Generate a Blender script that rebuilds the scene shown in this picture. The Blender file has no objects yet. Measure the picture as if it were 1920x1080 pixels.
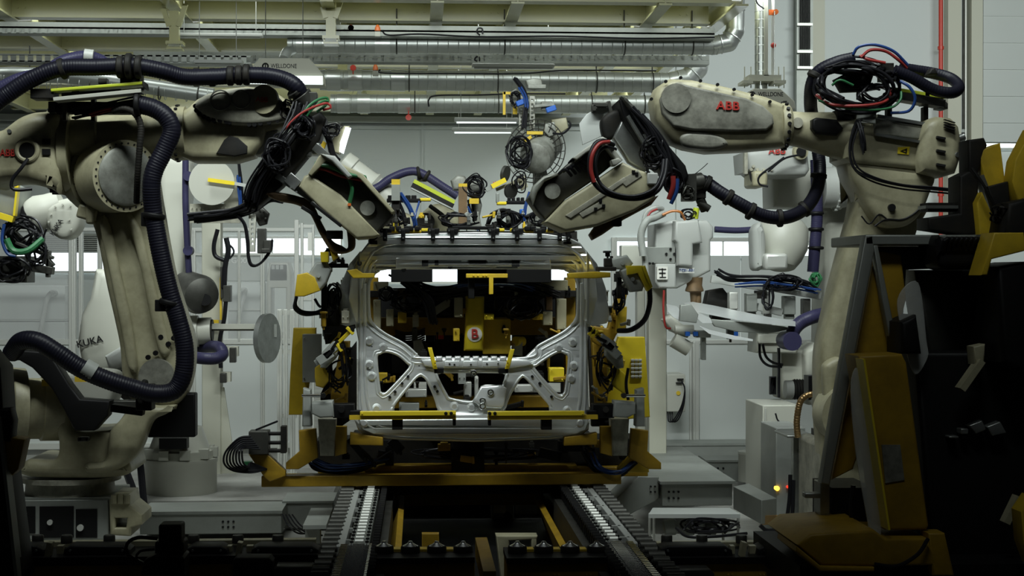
import bpy, bmesh, math, random, re
from mathutils import Vector as V, Matrix as M
random.seed(7)
SC = bpy.context.scene
COL = SC.collection
# ---------------------------------------------------------------- camera, world, lights, exposure
F = 2900.0                                    # focal length in pixels of the 1920 px wide frame
CAM = V((0, 0, 1.5))
YAW = math.atan(175 / F)
PITCH = math.atan(20 / F)
ROT = M.Rotation(-YAW, 3, 'Z') @ M.Rotation(math.pi / 2 - PITCH, 3, 'X')
cd = bpy.data.cameras.new('camera')
cd.sensor_width = 36.0
cd.lens = F / 1920 * 36.0
cd.clip_end = 200
cam = bpy.data.objects.new('camera', cd)
cam.location = CAM
cam.rotation_euler = ROT.to_euler()
COL.objects.link(cam)
SC.camera = cam
SC.view_settings.view_transform = 'Standard'
SC.view_settings.look = 'None'
SC.view_settings.gamma = 1.0
SC.view_settings.exposure = 0.0
w = bpy.data.worlds.new('hall_air')
SC.world = w
w.use_nodes = True
w.node_tree.nodes['Background'].inputs[0].default_value = (0.55, 0.6, 0.62, 1)
w.node_tree.nodes['Background'].inputs[1].default_value = 0.010


def area(name, loc, target, sx, sy, watts, col=(0.92, 1.0, 0.98), spread=180):
    l = bpy.data.lights.new(name, 'AREA')
    l.shape = 'RECTANGLE'
    l.size = sx
    l.size_y = sy
    l.energy = watts
    l.color = col
    l.spread = math.radians(spread)
    o = bpy.data.objects.new(name, l)
    o.location = loc
    o.rotation_euler = (V(target) - V(loc)).to_track_quat('-Z', 'Y').to_euler()
    COL.objects.link(o)
    return o


for yy, ty, wt in ((16.85, 17.2, 55), (18.7, 19.2, 50), (20.6, 21.6, 50), (22.4, 24.0, 50), (25.2, 28.4, 95)):      # unseen fill lights in the platform bays, added to brighten beams and back wall
    area('bay_tube_light', (-0.6, yy, 4.56), (-0.6, ty, 1.0), 11.0, 0.3, wt)
area('cell_fill_light', (1.2, 9.0, 5.6), (1.2, 14.0, 0.5), 9, 1.2, 36, spread=112)  # unseen fill aimed at the machines behind the jig, off the front robots
area('right_wall_fill_light', (8.5, 17.0, 7.0), (8.5, 28.0, 4.0), 6, 1.2, 730)  # unseen fill brightening the right of the back wall
area('aisle_tube_light', (-0.4, 5.9, 5.1), (-0.4, 11.0, 2.4), 5.4, 0.3, 172, spread=124)  # added front fill for the tailgate and the front robots
area('aisle_tube_light_rear', (2.1, 7.3, 4.8), (1.9, 9.6, 0.4), 1.6, 0.25, 15, spread=75)  # added fill for the low cabinets and wireways at right
area('aisle_tube_light_robot', (-1.9, 8.9, 4.4), (-2.15, 10.2, 0.3), 1.2, 0.25, 12, spread=60)  # added fill for the white drum behind the left robot
area('aisle_tube_light_side', (0.9, 3.4, 5.2), (2.3, 6.2, 1.9), 1.6, 0.25, 3.2, spread=50)  # added weak fill on the right foreground fixture

# ---------------------------------------------------------------- helpers


def P(x, y, Y):
    d = ROT @ V(((x - 960) / F, -(y - 540) / F, -1))
    return CAM + d * (Y / d.y)


def G(x, y, z):                                # the point of a pixel's ray at height z
    d = ROT @ V(((x - 960) / F, -(y - 540) / F, -1))
    return CAM + d * ((z - CAM.z) / d.z)


def U(Y):
    return Y / F


MATS = {}


DULL = ('black', 'black_rough', 'hose', 'hose_violet', 'cable', 'ink', 'dark_steel')


def mat(name, col, rough=0.5, metal=0.0, dirt=0.0, dcol=(0.06, 0.055, 0.04), scale=6, bump=0.0, emit=0, alpha=1, trans=0, streak=False):
    m = bpy.data.materials.new(name)
    m.use_nodes = True
    nt = m.node_tree
    n = nt.nodes
    p = n['Principled BSDF']
    p.inputs['Roughness'].default_value = rough
    p.inputs['Metallic'].default_value = metal
    p.inputs['Base Color'].default_value = (*col, 1)
    if name in DULL:
        p.inputs['Specular IOR Level'].default_value = 0.22
    if trans:
        p.inputs['Transmission Weight'].default_value = trans
        p.inputs['IOR'].default_value = 1.05
    if alpha < 1:
        p.inputs['Alpha'].default_value = alpha
    if emit:
        p.inputs['Emission Color'].default_value = (*col, 1)
        p.inputs['Emission Strength'].default_value = emit
    if dirt or bump:
        tc = n.new('ShaderNodeTexCoord')
        nz = n.new('ShaderNodeTexNoise')
        nz.inputs['Scale'].default_value = scale
        nz.inputs['Detail'].default_value = 8
        nz.inputs['Roughness'].default_value = 0.68
        if streak:
            mp = n.new('ShaderNodeMapping')
            mp.inputs['Scale'].default_value = (1, 1, 0.25)
            nt.links.new(tc.outputs['Object'], mp.inputs['Vector'])
            nt.links.new(mp.outputs[0], nz.inputs['Vector'])
        else:
            nt.links.new(tc.outputs['Object'], nz.inputs['Vector'])
        if dirt:
            r = n.new('ShaderNodeValToRGB')
            r.color_ramp.elements[0].position = 0.40
            r.color_ramp.elements[1].position = 0.68
            r.color_ramp.elements[0].color = (0, 0, 0, 1)
            r.color_ramp.elements[1].color = (dirt, dirt, dirt, 1)
            nt.links.new(nz.outputs[0], r.inputs[0])
            mx = n.new('ShaderNodeMix')
            mx.data_type = 'RGBA'
            mx.inputs[6].default_value = (*col, 1)
            mx.inputs[7].default_value = (*dcol, 1)
            nt.links.new(r.outputs[0], mx.inputs[0])
            nt.links.new(mx.outputs[2], p.inputs['Base Color'])
        if bump:
            bp = n.new('ShaderNodeBump')
            bp.inputs['Strength'].default_value = bump
            bp.inputs['Distance'].default_value = 0.01
            nt.links.new(nz.outputs[0], bp.inputs['Height'])
            nt.links.new(bp.outputs[0], p.inputs['Normal'])
    MATS[name] = m
    return m


mat('concrete', (0.34, 0.34, 0.31), 0.6, dirt=0.6, scale=1.5)
mat('wall', (0.62, 0.66, 0.64), 0.7, dirt=0.10, dcol=(0.5, 0.52, 0.48), scale=0.6)
mat('wall_trim', (0.55, 0.55, 0.45), 0.6)
mat('beam', (0.50, 0.49, 0.25), 0.2, dirt=0.25, dcol=(0.35, 0.32, 0.2), scale=1.2)
mat('duct', (0.55, 0.58, 0.55), 0.38, 0.75, dirt=0.3, dcol=(0.3, 0.32, 0.3), scale=3)
mat('duct_plain', (0.65, 0.68, 0.65), 0.3, 0.8)
mat('cream', (0.45, 0.425, 0.28), 0.42, dirt=0.6, dcol=(0.15, 0.135, 0.075), scale=5, bump=0.05)
mat('cream_dirty', (0.46, 0.45, 0.36), 0.5, dirt=0.65, dcol=(0.10, 0.10, 0.075), scale=11, bump=0.12)
mat('grime', (0.30, 0.30, 0.25), 0.45, dirt=0.9, dcol=(0.07, 0.07, 0.055), scale=7, bump=0.2)
mat('cast_grey', (0.30, 0.31, 0.27), 0.5, 0.2, dirt=0.7, scale=10)
mat('white', (0.47, 0.475, 0.41), 0.42, dirt=0.15, dcol=(0.4, 0.4, 0.33), scale=3)
mat('white_clean', (0.44, 0.455, 0.425), 0.45)
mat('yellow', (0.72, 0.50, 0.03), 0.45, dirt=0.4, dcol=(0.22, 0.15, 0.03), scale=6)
mat('yellow_shaded', (0.40, 0.245, 0.014), 0.5, dirt=0.5, dcol=(0.13, 0.08, 0.012), scale=7)  # jig yellow darkened for the shaded parts, with oily dirt
mat('yellow_bright', (0.85, 0.66, 0.03), 0.4, dirt=0.15, dcol=(0.4, 0.3, 0.03), scale=8)
mat('lime', (0.50, 0.58, 0.04), 0.4)
mat('black', (0.008, 0.008, 0.008), 0.5)
mat('black_rough', (0.013, 0.013, 0.012), 0.6, dirt=0.4, dcol=(0.04, 0.033, 0.022), scale=12)
mat('hose', (0.009, 0.009, 0.016), 0.42)
mat('hose_violet', (0.035, 0.033, 0.075), 0.4)
mat('cable', (0.012, 0.012, 0.014), 0.35)
mat('cable_blue', (0.02, 0.06, 0.22), 0.35)
mat('cable_red', (0.30, 0.03, 0.025), 0.4)
mat('cable_green', (0.03, 0.16, 0.06), 0.4)
mat('cable_orange', (0.5, 0.17, 0.03), 0.4)
mat('sheet', (0.82, 0.85, 0.84), 0.36, 0.6, dirt=0.25, dcol=(0.5, 0.52, 0.48), scale=4, bump=0.02)
mat('steel', (0.42, 0.44, 0.42), 0.35, 0.8, dirt=0.4, dcol=(0.15, 0.15, 0.13), scale=12)
mat('bright_steel', (0.75, 0.76, 0.74), 0.2, 1.0)
mat('dark_steel', (0.09, 0.09, 0.08), 0.45, 0.6, dirt=0.5, dcol=(0.03, 0.03, 0.025), scale=10)
mat('alu', (0.62, 0.63, 0.58), 0.4, 0.35)
mat('galv', (0.34, 0.36, 0.33), 0.5, 0.45, dirt=0.4, dcol=(0.22, 0.23, 0.2), scale=5)
mat('grey_box', (0.36, 0.38, 0.35), 0.5, dirt=0.2, scale=5)
mat('panel', (0.56, 0.59, 0.56), 0.5, dirt=0.12, dcol=(0.45, 0.47, 0.42), scale=1.2)
mat('red', (0.55, 0.05, 0.03), 0.4)
mat('text_red', (0.50, 0.04, 0.03), 0.5)
mat('ink', (0.015, 0.015, 0.015), 0.5)
mat('pale_ink', (0.8, 0.8, 0.76), 0.5)
mat('blue', (0.02, 0.12, 0.5), 0.4)
mat('orange', (0.65, 0.15, 0.03), 0.4)
mat('brass', (0.5, 0.33, 0.15), 0.35, 0.8)
mat('copper_arm', (0.22, 0.14, 0.07), 0.45, 0.3, dirt=0.6, scale=8)
mat('plastic_clear', (0.8, 0.82, 0.8), 0.12, alpha=0.22)
mat('plastic_film', (0.75, 0.78, 0.75), 0.2, alpha=0.35, bump=0.5, scale=14)
mat('daylight', (0.86, 0.95, 1.0), 0.5, emit=2.2)
mat('lamp_on', (0.9, 1.0, 0.97), 0.5, emit=0.95)
mat('lamp_amber', (1.0, 0.55, 0.05), 0.5, emit=3.0)
mat('lamp_red', (1.0, 0.05, 0.02), 0.5, emit=1.0)
mat('paper', (0.75, 0.75, 0.68), 0.6)


NAMES = {'cover_bolts': 'bolt_row', 'flange_bolts': 'bolt_ring', 'turntable_bolts': 'bolt_ring', 'elbow_bolts': 'bolt_ring', 'collar_bolts': 'bolt_ring', 'chain_plates': 'plate_chain',
         'chain_rollers': 'roller_chain', 'plate_bolts': 'bolt_row', 'riser_cables': 'riser_cable', 'coupling_pins': 'coupling_pin', 'wrist_fittings': 'wrist_fitting', 'base_cables': 'cable_bundle',
         'top_cables': 'cable_bundle', 'coiled_cables': 'cable_coil', 'plug_cables': 'plug_cable', 'floor_cables': 'floor_cable'}
KEEP = re.compile('lettering|bolt|hole|chain|cage|symbol|roller_chain|groove|slot|notch|riser|marking|perforated|guide_roller')


def catmull(pts, closed=False, step=0.012):
    n = len(pts)
    out = []
    rng = range(n if closed else n - 1)
    for i in rng:
        if closed:
            a, b, c, d = pts[(i - 1) % n], pts[i], pts[(i + 1) % n], pts[(i + 2) % n]
        else:
            b, c = pts[i], pts[i + 1]
            a = pts[i - 1] if i else b * 2 - c
            d = pts[i + 2] if i + 2 < n else c * 2 - b
        k = max(2, int((c - b).length / step))
        for j in range(k):
            t = j / k
            out.append(0.5 * ((2 * b) + (c - a) * t + (2 * a - 5 * b + 4 * c - d) * t * t + (3 * b - a - 3 * c + d) * t ** 3))
    if not closed:
        out.append(pts[-1])
    return out


class B:
    """collects shapes and links them as ONE mesh object"""

    def __init__(s):
        s.v = []
        s.f = []
        s.mi = []
        s.st = []
        s.sf = []
        s.cur = 0

    def clusters(s):
        """the separate pieces, largest first: shapes whose boxes touch belong together"""
        n = len(s.st)
        if n < 2:
            return [s]
        ends = s.st[1:] + [len(s.v)]
        fe = s.sf[1:] + [len(s.f)]
        bb = []
        for i in range(n):
            vs = s.v[s.st[i]:ends[i]]
            bb.append(([min(v[k] for v in vs) - .003 for k in range(3)], [max(v[k] for v in vs) + .003 for k in range(3)]))
        par = list(range(n))

        def root(i):
            while par[i] != i:
                i = par[i]
            return i
        for i in range(n):
            for j in range(i):
                if all(bb[i][0][k] <= bb[j][1][k] and bb[j][0][k] <= bb[i][1][k] for k in range(3)):
                    par[root(i)] = root(j)
        grp = {}
        for i in range(n):
            grp.setdefault(root(i), []).append(i)
        out = []
        for g in grp.values():
            c = B()
            for i in g:
                o = len(c.v)
                c.st.append(o)
                c.sf.append(len(c.f))
                c.v += s.v[s.st[i]:ends[i]]
                for f, m in zip(s.f[s.sf[i]:fe[i]], s.mi[s.sf[i]:fe[i]]):
                    c.f.append([k - s.st[i] + o for k in f])
                    c.mi.append(m)
            out.append(c)

        def dg(c):
            return math.dist([min(v[k] for v in c.v) for k in range(3)], [max(v[k] for v in c.v) for k in range(3)])
        out.sort(key=lambda c: -dg(c))
        if len(out) > 1 and dg(out[0]) < .04:
            return [s]
        return out

    def add(s, vs, fs):
        o = len(s.v)
        s.st.append(o)
        s.sf.append(len(s.f))
        s.v += [V(p) for p in vs]
        for f in fs:
            s.f.append([i + o for i in f])
            s.mi.append(s.cur)
        return s

    def box(s, c, size, rot=None):
        h = V(size) / 2
        vs = []
        for a in (-1, 1):
            for b in (-1, 1):
                for d in (-1, 1):
                    p = V((a * h.x, b * h.y, d * h.z))
                    if rot is not None:
                        p = rot @ p
                    vs.append(V(c) + p)
        return s.add(vs, [(0, 1, 3, 2), (4, 6, 7, 5), (0, 4, 5, 1), (2, 3, 7, 6), (0, 2, 6, 4), (1, 5, 7, 3)])

    def bx(s, x0, y0, x1, y1, Y, d):
        a, b = P(x0, y0, Y), P(x1, y1, Y)
        return s.box(((a.x + b.x) / 2, Y + d / 2, (a.z + b.z) / 2), (abs(b.x - a.x), d, abs(b.z - a.z)))

    def bar(s, p, q, w, h, up=(0, 0, 1)):
        p, q = V(p), V(q)
        d = (q - p)
        L = d.length
        d.normalize()
        u = V(up)
        if abs(d.dot(u)) > 0.98:
            u = V((0, 1, 0))
        side = d.cross(u).normalized()
        u = side.cross(d)
        rot = M((side, d, u)).transposed()
        return s.box((p + q) / 2, (w, L, h), rot)

    def barp(s, a, b, w, h):                   # pixel ends (x, y, Y), width across the picture in pixels, depth in metres
        p, q = P(*a), P(*b)
        return s.bar(p, q, w * U((a[2] + b[2]) / 2), h, up=(0, 1, 0))

    def cyl(s, p, q, r, r2=None, n=20):
        p, q = V(p), V(q)
        r2 = r if r2 is None else r2
        d = (q - p).normalized()
        u = d.orthogonal().normalized()
        w_ = d.cross(u)
        vs = []
        for c, rr in ((p, r), (q, r2)):
            for i in range(n):
                a = 2 * math.pi * i / n
                vs.append(c + (u * math.cos(a) + w_ * math.sin(a)) * rr)
        fs = [(i, (i + 1) % n, n + (i + 1) % n, n + i) for i in range(n)]
        fs += [tuple(range(n - 1, -1, -1)), tuple(range(n, 2 * n))]
        return s.add(vs, fs)

    def cylp(s, a, b, r, r2=None, n=20):
        u = U((a[2] + b[2]) / 2)
        return s.cyl(P(*a), P(*b), r * u, None if r2 is None else r2 * u, n)

    def disc(s, x, y, Y, r, d, n=24):          # a cylinder facing the camera side
        p = P(x, y, Y)
        return s.cyl(p, p + V((0, d, 0)), r * U(Y), n=n)

    def lathe(s, p, q, prof, n=24):            # prof: (t along p-q, radius m)
        p, q = V(p), V(q)
        d = (q - p)
        u = d.orthogonal().normalized()
        w_ = d.normalized().cross(u)
        vs = []
        for t, r in prof:
            for i in range(n):
                a = 2 * math.pi * i / n
                vs.append(p + d * t + (u * math.cos(a) + w_ * math.sin(a)) * r)
        k = len(prof)
        fs = []
        for j in range(k - 1):
            fs += [(j * n + i, j * n + (i + 1) % n, (j + 1) * n + (i + 1) % n, (j + 1) * n + i) for i in range(n)]
        fs += [tuple(range(n - 1, -1, -1)), tuple(range((k - 1) * n, k * n))]
        return s.add(vs, fs)

    def ring(s, c, axis, R_, r, n=32, m=8):
        c, ax = V(c), V(axis).normalized()
        u = ax.orthogonal().normalized()
        w_ = ax.cross(u)
        vs = []
        for i in range(n):
            a = 2 * math.pi * i / n
            d = u * math.cos(a) + w_ * math.sin(a)
            for j in range(m):
                b = 2 * math.pi * j / m
                vs.append(c + d * (R_ + r * math.cos(b)) + ax * r * math.sin(b))
        fs = [(i * m + j, ((i + 1) % n) * m + j, ((i + 1) % n) * m + (j + 1) % m, i * m + (j + 1) % m) for i in range(n) for j in range(m)]
        return s.add(vs, fs)

    def ball(s, c, r, sc=(1, 1, 1), n=14, m=10):
        c = V(c)
        vs = [c + V((0, 0, r * sc[2]))]
        for j in range(1, m):
            t = math.pi * j / m
            for i in range(n):
                a = 2 * math.pi * i / n
                vs.append(c + V((r * sc[0] * math.sin(t) * math.cos(a), r * sc[1] * math.sin(t) * math.sin(a), r * sc[2] * math.cos(t))))
        vs.append(c - V((0, 0, r * sc[2])))
        fs = [(0, 1 + i, 1 + (i + 1) % n) for i in range(n)]
        for j in range(m - 2):
            fs += [(1 + j * n + i, 1 + (j + 1) * n + i, 1 + (j + 1) * n + (i + 1) % n, 1 + j * n + (i + 1) % n) for i in range(n)]
        e = len(vs) - 1
        fs += [(e, 1 + (m - 2) * n + (i + 1) % n, 1 + (m - 2) * n + i) for i in range(n)]
        return s.add(vs, fs)

    def tubew(s, pts, r, n=10, rib=0.0, step=None, closed=False, taper=None):
        pts = [V(p) for p in pts]
        st = step or (max(0.0045, r * 0.10) if rib else max(0.012, r * 1.2))
        c = catmull(pts, closed, st)
        k = len(c)
        t = [(c[(i + 1) % k if closed else min(i + 1, k - 1)] - c[i - 1 if (i or closed) else 0]).normalized() for i in range(k)]
        u = t[0].orthogonal().normalized()
        vs = []
        for i in range(k):
            u = (u - t[i] * u.dot(t[i]))
            u = u.normalized() if u.length > 1e-6 else t[i].orthogonal().normalized()
            w_ = t[i].cross(u)
            rr = r * (1 + (rib * .5 if i % 3 == 0 else -rib * 0.2)) if rib else r
            if taper:
                rr *= 1 + (taper - 1) * i / k
            for j in range(n):
                a = 2 * math.pi * j / n
                vs.append(c[i] + (u * math.cos(a) + w_ * math.sin(a)) * rr)
        fs = [(i * n + j, i * n + (j + 1) % n, ((i + 1) % k) * n + (j + 1) % n, ((i + 1) % k) * n + j) for i in range(k if closed else k - 1) for j in range(n)]
        if not closed:
            fs += [tuple(range(n - 1, -1, -1)), tuple(range((k - 1) * n, k * n))]
        return s.add(vs, fs)

    def tube(s, pts, r, **kw):                 # pixel points (x, y, Y), radius in pixels
        Ym = sum(p[2] for p in pts) / len(pts)
        return s.tubew([P(*p) for p in pts], r * U(Ym), **kw)

    def plate(s, out, Y, d, bev=0.0, holes=(), sm=0, dep=None, cuts=(), res=2, dense=0):
        """a closed outline in pixels at distance Y, thickness d metres, rounded edge bev metres"""
        u = U(Y)
        cu = bpy.data.curves.new('tmp', 'CURVE')
        cu.dimensions = '2D'
        cu.fill_mode = 'BOTH'
        k = 0.01
        ex = d / u * k / 2
        bv = min(bev / u * k, ex * 0.98)
        cu.extrude = max(ex - bv, 0)
        cu.bevel_depth = bv
        cu.bevel_resolution = res
        cu.offset = -bv
        for loop in [out] + list(holes):
            pts = [V((x, -y, 0)) for x, y in loop]
            if sm:
                pts = catmull(pts, True, max(2.5, sm))
            elif dense:
                pp = []
                for i, a in enumerate(pts):
                    b = pts[(i + 1) % len(pts)]
                    m = max(1, int((b - a).length / dense))
                    pp += [a.lerp(b, j / m) for j in range(m)]
                pts = pp
            sp = cu.splines.new('POLY')
            sp.points.add(len(pts) - 1)
            for i, p in enumerate(pts):
                sp.points[i].co = (p.x * k, p.y * k, 0, 1)
            sp.use_cyclic_u = True
        ob = bpy.data.objects.new('tmp', cu)
        me = bpy.data.meshes.new_from_object(ob)
        bm = bmesh.new()
        bm.from_mesh(me)
        bmesh.ops.remove_doubles(bm, verts=bm.verts, dist=1e-5)
        for cy in cuts:
            bmesh.ops.bisect_plane(bm, geom=bm.verts[:] + bm.edges[:] + bm.faces[:], plane_co=(0, -cy * k, 0), plane_no=(0, 1, 0))
        bm.verts.index_update()
        vs = []
        for v in bm.verts:
            px, py = v.co.x / k, -v.co.y / k
            yy = Y + (dep(px, py) if dep else 0)
            p = P(px, py, yy)
            p.y += (ex - v.co.z) / k * u
            vs.append(p)
        fs = [[v.index for v in f.verts] for f in bm.faces]
        bm.free()
        bpy.data.objects.remove(ob)
        bpy.data.curves.remove(cu)
        bpy.data.meshes.remove(me)
        return s.add(vs, fs)

    def bolts(s, pts, Y, r, d=0.012):
        for x, y in pts:
            p = P(x, y, Y)
            s.cyl(p - V((0, d, 0)), p + V((0, 0.003, 0)), r * U(Y), n=8)
        return s

    def turn(s, i0, pivot, axis, deg):
        """turn the points added since index i0 about a pivot"""
        R_ = M.Rotation(math.radians(deg), 3, V(axis))
        pv = V(pivot)
        for i in range(i0, len(s.v)):
            s.v[i] = pv + R_ @ (s.v[i] - pv)
        return s

    def text(s, txt, x, y, Y, h, rot=0, ext=0.003, bold=0.0, yaw=0, sx=1.0):
        cu = bpy.data.curves.new('tmp', 'FONT')
        cu.body = txt
        cu.align_x = 'CENTER'
        cu.align_y = 'CENTER'
        cu.size = h * U(Y) * 1.4
        cu.extrude = ext
        cu.offset = bold * cu.size * .3
        ob = bpy.data.objects.new('tmp', cu)
        me = bpy.data.meshes.new_from_object(ob)
        c = P(x, y, Y)
        R_ = M.Rotation(math.radians(yaw), 3, 'Z') @ M.Rotation(math.radians(rot), 3, 'Y') @ M.Rotation(math.pi / 2, 3, 'X')
        vs = [c + R_ @ V((v.co.x * sx, v.co.y, v.co.z)) for v in me.vertices]
        fs = [list(p.vertices) for p in me.polygons]
        s.add(vs, fs)
        bpy.data.objects.remove(ob)
        bpy.data.curves.remove(cu)
        bpy.data.meshes.remove(me)
        return s

    def to(s, name, mats, parent=None, label=None, cat=None, group=None, kind=None, bev=0.0, ang=35, base=None):
        if isinstance(mats, str):
            mats = [mats]
        if parent is None:
            xs = [v.x for v in s.v]
            ys = [v.y for v in s.v]
            zs = [v.z for v in s.v]
            org = V(base) if base else V(((min(xs) + max(xs)) / 2, (min(ys) + max(ys)) / 2, min(zs)))
        else:
            r = parent
            while r.parent:
                r = r.parent
            org = r.location.copy()
        name = NAMES.get(name, name)
        if parent is not None and kind is None and not KEEP.search(name):
            got = s.clusters()
            if len(got) > 1:
                done = [c.to(name, mats, parent, label, cat, group, kind, bev, ang) for c in got]
                return done[0]
        me = bpy.data.meshes.new(name)
        me.from_pydata([v - org for v in s.v], [], s.f)
        for m in mats:
            me.materials.append(MATS[m])
        me.polygons.foreach_set('material_index', s.mi)
        bm = bmesh.new()
        bm.from_mesh(me)
        bmesh.ops.recalc_face_normals(bm, faces=bm.faces)
        bm.to_mesh(me)
        bm.free()
        me.polygons.foreach_set('use_smooth', [True] * len(me.polygons))
        me.set_sharp_from_angle(angle=math.radians(ang))
        o = bpy.data.objects.new(name, me)
        COL.objects.link(o)
        if parent is None:
            o.location = org
        else:
            o.parent = parent
        if bev:
            md = o.modifiers.new('edge', 'BEVEL')
            md.width = bev
            md.segments = 2
            md.limit_method = 'ANGLE'
            md.angle_limit = math.radians(40)
        for k, v in (('label', label), ('category', cat), ('group', group), ('kind', kind)):
            if v:
                o[k] = v
        return o


def T(name, label, cat, loc, group=None):
    o = bpy.data.objects.new(name, None)
    o.empty_display_size = 0.1
    o.location = loc
    COL.objects.link(o)
    o['label'] = label
    o['category'] = cat
    if group:
        o['group'] = group
    return o


def copy_tree(o, off, parent=None):
    c = o.copy()
    COL.objects.link(c)
    if parent:
        c.parent = parent
    else:
        c.location = o.location + V(off)
    for ch in list(o.children):
        copy_tree(ch, off, c)
    return c


def tangle(b, cx, cy, Y, rx, ry, n, r=2.0, dy=0.12, turns=1.0):
    """a loose knot of cable loops round (cx, cy)"""
    for i in range(n):
        a0 = random.uniform(0, 6.28)
        k = random.uniform(0.45, 1.0)
        pts = []
        m = random.choice((6, 7, 8))
        for j in range(m):
            a = a0 + j * 6.28 * turns / m * random.uniform(0.8, 1.2)
            pts.append((cx + rx * k * math.cos(a) * random.uniform(.8, 1.1), cy + ry * k * math.sin(a) * random.uniform(.8, 1.1), Y + random.uniform(-dy, dy)))
        b.tube(pts, r * random.uniform(0.7, 1.2), n=6)
    return b


def strands(b, pts, Y, n, r, spread, n_=6):
    """n cables running side by side through pixel points"""
    for i in range(n):
        o = random.uniform(-1, 1)
        o2 = random.uniform(-1, 1)
        b.tube([(p[0] + spread * (o + random.uniform(-.3, .3)), p[1] + spread * (o2 + random.uniform(-.3, .3)), (p[2] if len(p) > 2 else Y) + o2 * spread * U(Y)) for p in pts], r * random.uniform(.75, 1.15), n=n_)
    return b
# ================================================================ the setting
B().box((1.5, 14, -0.05), (30, 34, 0.1)).to('floor', 'concrete', kind='structure')
b = B()
wl = B()
wl.box((2, 28.7, 4.5), (34, 0.3, 9))
wl.to('wall_back', 'wall', kind='structure')
tr = B()
for x in (-40, 350, 792, 1270):
    a = P(x, 300, 28.5)
    tr.box((a.x, 28.53, 4.5), (0.035, 0.06, 9))
for y in (235,):
    a = P(0, y, 28.5)
    tr.box((2, 28.52, a.z), (20, 0.08, 0.06))
tr.to('trim_1', 'wall', kind='structure')
tr = B()
tr.bx(-60, 213, 1235, 232, 28.3, 0.2)
tr.to('trim_2', 'panel', kind='structure')
tr = B()                                        # pillars at the right of the back wall
tr.bx(1521, -60, 1546, 470, 28.3, 0.25)
tr.bx(1778, -60, 1802, 470, 28.3, 0.25)
tr.bx(1822, -60, 1842, 470, 28.2, 0.35)
tr.to('trim_3', 'wall_trim', kind='structure')
B().bx(1806, -60, 1819, 470, 28.5, 0.06).to('trim_4', 'dark_steel', kind='structure')
d = B()
d.bx(1844, -60, 2200, 266, 28.2, 0.2)
for i in range(5):
    d.bx(1844, 30 + 50 * i, 2200, 32 + 50 * i, 28.18, 0.05)
d.to('door_1', 'panel', kind='structure', bev=0.01)
for i, (x0, y0, x1, y1) in enumerate(((30, 474, 205, 508), (380, 447, 640, 478), (696, 505, 1078, 528), (1150, 450, 1562, 479), (1825, 270, 2100, 277))):  # third: added glowing strip for pale patches; last: light gap under the door
    B().bx(x0, y0, x1, y1, 28.46, 0.06).to('window_%d' % (i + 1), 'daylight', kind='structure')
    f = B()
    f.bx(x0 - 3, y0 - 4, x1 + 3, y0, 28.42, 0.1)
    f.bx(x0 - 3, y1, x1 + 3, y1 + 4, 28.42, 0.1)
    k = max(1, int((x1 - x0) / 90))
    for j in range(k + 1):
        xx = x0 + (x1 - x0) * j / k
        f.bx(xx - 1.5, y0, xx + 1.5, y1, 28.42, 0.1)
    f.to('window_frame', 'alu', bpy.data.objects['window_%d' % (i + 1)])
sh = B()                                        # corrugated shutter above the left window
for i in range(9):
    sh.bx(80, 440 + 3.8 * i, 200, 442.6 + 3.8 * i, 28.3, 0.05)
sh.bx(80, 438, 200, 474, 28.36, 0.05)
sh.to('roller_shutter', 'grey_box', label='grey corrugated roller shutter above the bright window on the far left', cat='shutter')

# roof frame of cream steel beams over the rear half
zb = 4.4
fr = T('steel_platform_frame', 'cream painted steel beam grid overhead at the back of the hall', 'frame', (0.5, 16.3, zb))
XL, XR = -7.0, G(1378, 4, zb).x


def ibeam(b, p, q, dp, fw):
    p, q = V(p), V(q)
    z = V((0, 0, 1))
    b.bar(p + z * 0.011, q + z * 0.011, fw, 0.022)
    b.bar(p + z * (dp - 0.011), q + z * (dp - 0.011), fw, 0.022)
    b.bar(p + z * dp / 2, q + z * dp / 2, 0.014, dp - 0.044)


for py in (3, 42, 100, 128, 165, 210):
    Yb = G(800, py, zb).y
    b = B()
    ibeam(b, (XL, Yb, zb), (XR, Yb, zb), 0.42, 0.2)
    for xx in (40, 330, 618, 819, 966, 1225, 1345):
        X = G(xx, 15, zb).x
        for i in range(2):
            for j in range(3):
                b.cyl((X - .16 + .08 * i - .05, Yb - 0.02, zb + 0.12 + .09 * j), (X - .16 + .08 * i - .05, Yb, zb + 0.12 + .09 * j), 0.014, n=6)
    b.to('main_beam', 'beam', fr)
for xx, yy in ((30, 40), (819, 15), (966, 15), (1225, 30), (1345, 45), (-330, 40), (330, 15), (618, 15)):
    X = G(xx, yy, zb).x
    b = B()
    ibeam(b, (X, 16.2, zb - 0.03), (X, 27.4, zb - 0.03), 0.3, 0.14)
    b.to('cross_beam', 'beam', fr)
b = B()
b.box(((XL + XR) / 2, 21.9, zb + 0.46), (XR - XL, 11.4, 0.05))
b.to('deck', 'beam', fr)
for k, (x, y0, y1, Y) in enumerate(((326, 20, 92, 16.6), (620, 4, 82, 16.6), (642, 84, 168, 19.6), (652, 160, 208, 21.6))):
    b = B()
    b.bx(x - 9, y0, x + 9, y1 - 14, Y, 0.1)
    b.bx(x - 16, y1 - 16, x + 16, y1 - 10, Y - .05, 0.2)
    b.bx(x - 14, y1 - 4, x + 14, y1, Y - .05, 0.2)
    b.bx(x - 13, y1 - 16, x - 11, y1, Y, 0.02)
    b.bx(x + 11, y1 - 16, x + 13, y1, Y, 0.02)
    b.bar(P(x - 9, y0 + 30, Y), P(x - 22, y0 - 12, Y), 0.05, 0.05)
    b.bar(P(x + 9, y0 + 30, Y), P(x + 22, y0 - 12, Y), 0.05, 0.05)
    b.to('hanger_bracket', 'beam', fr)
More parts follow.
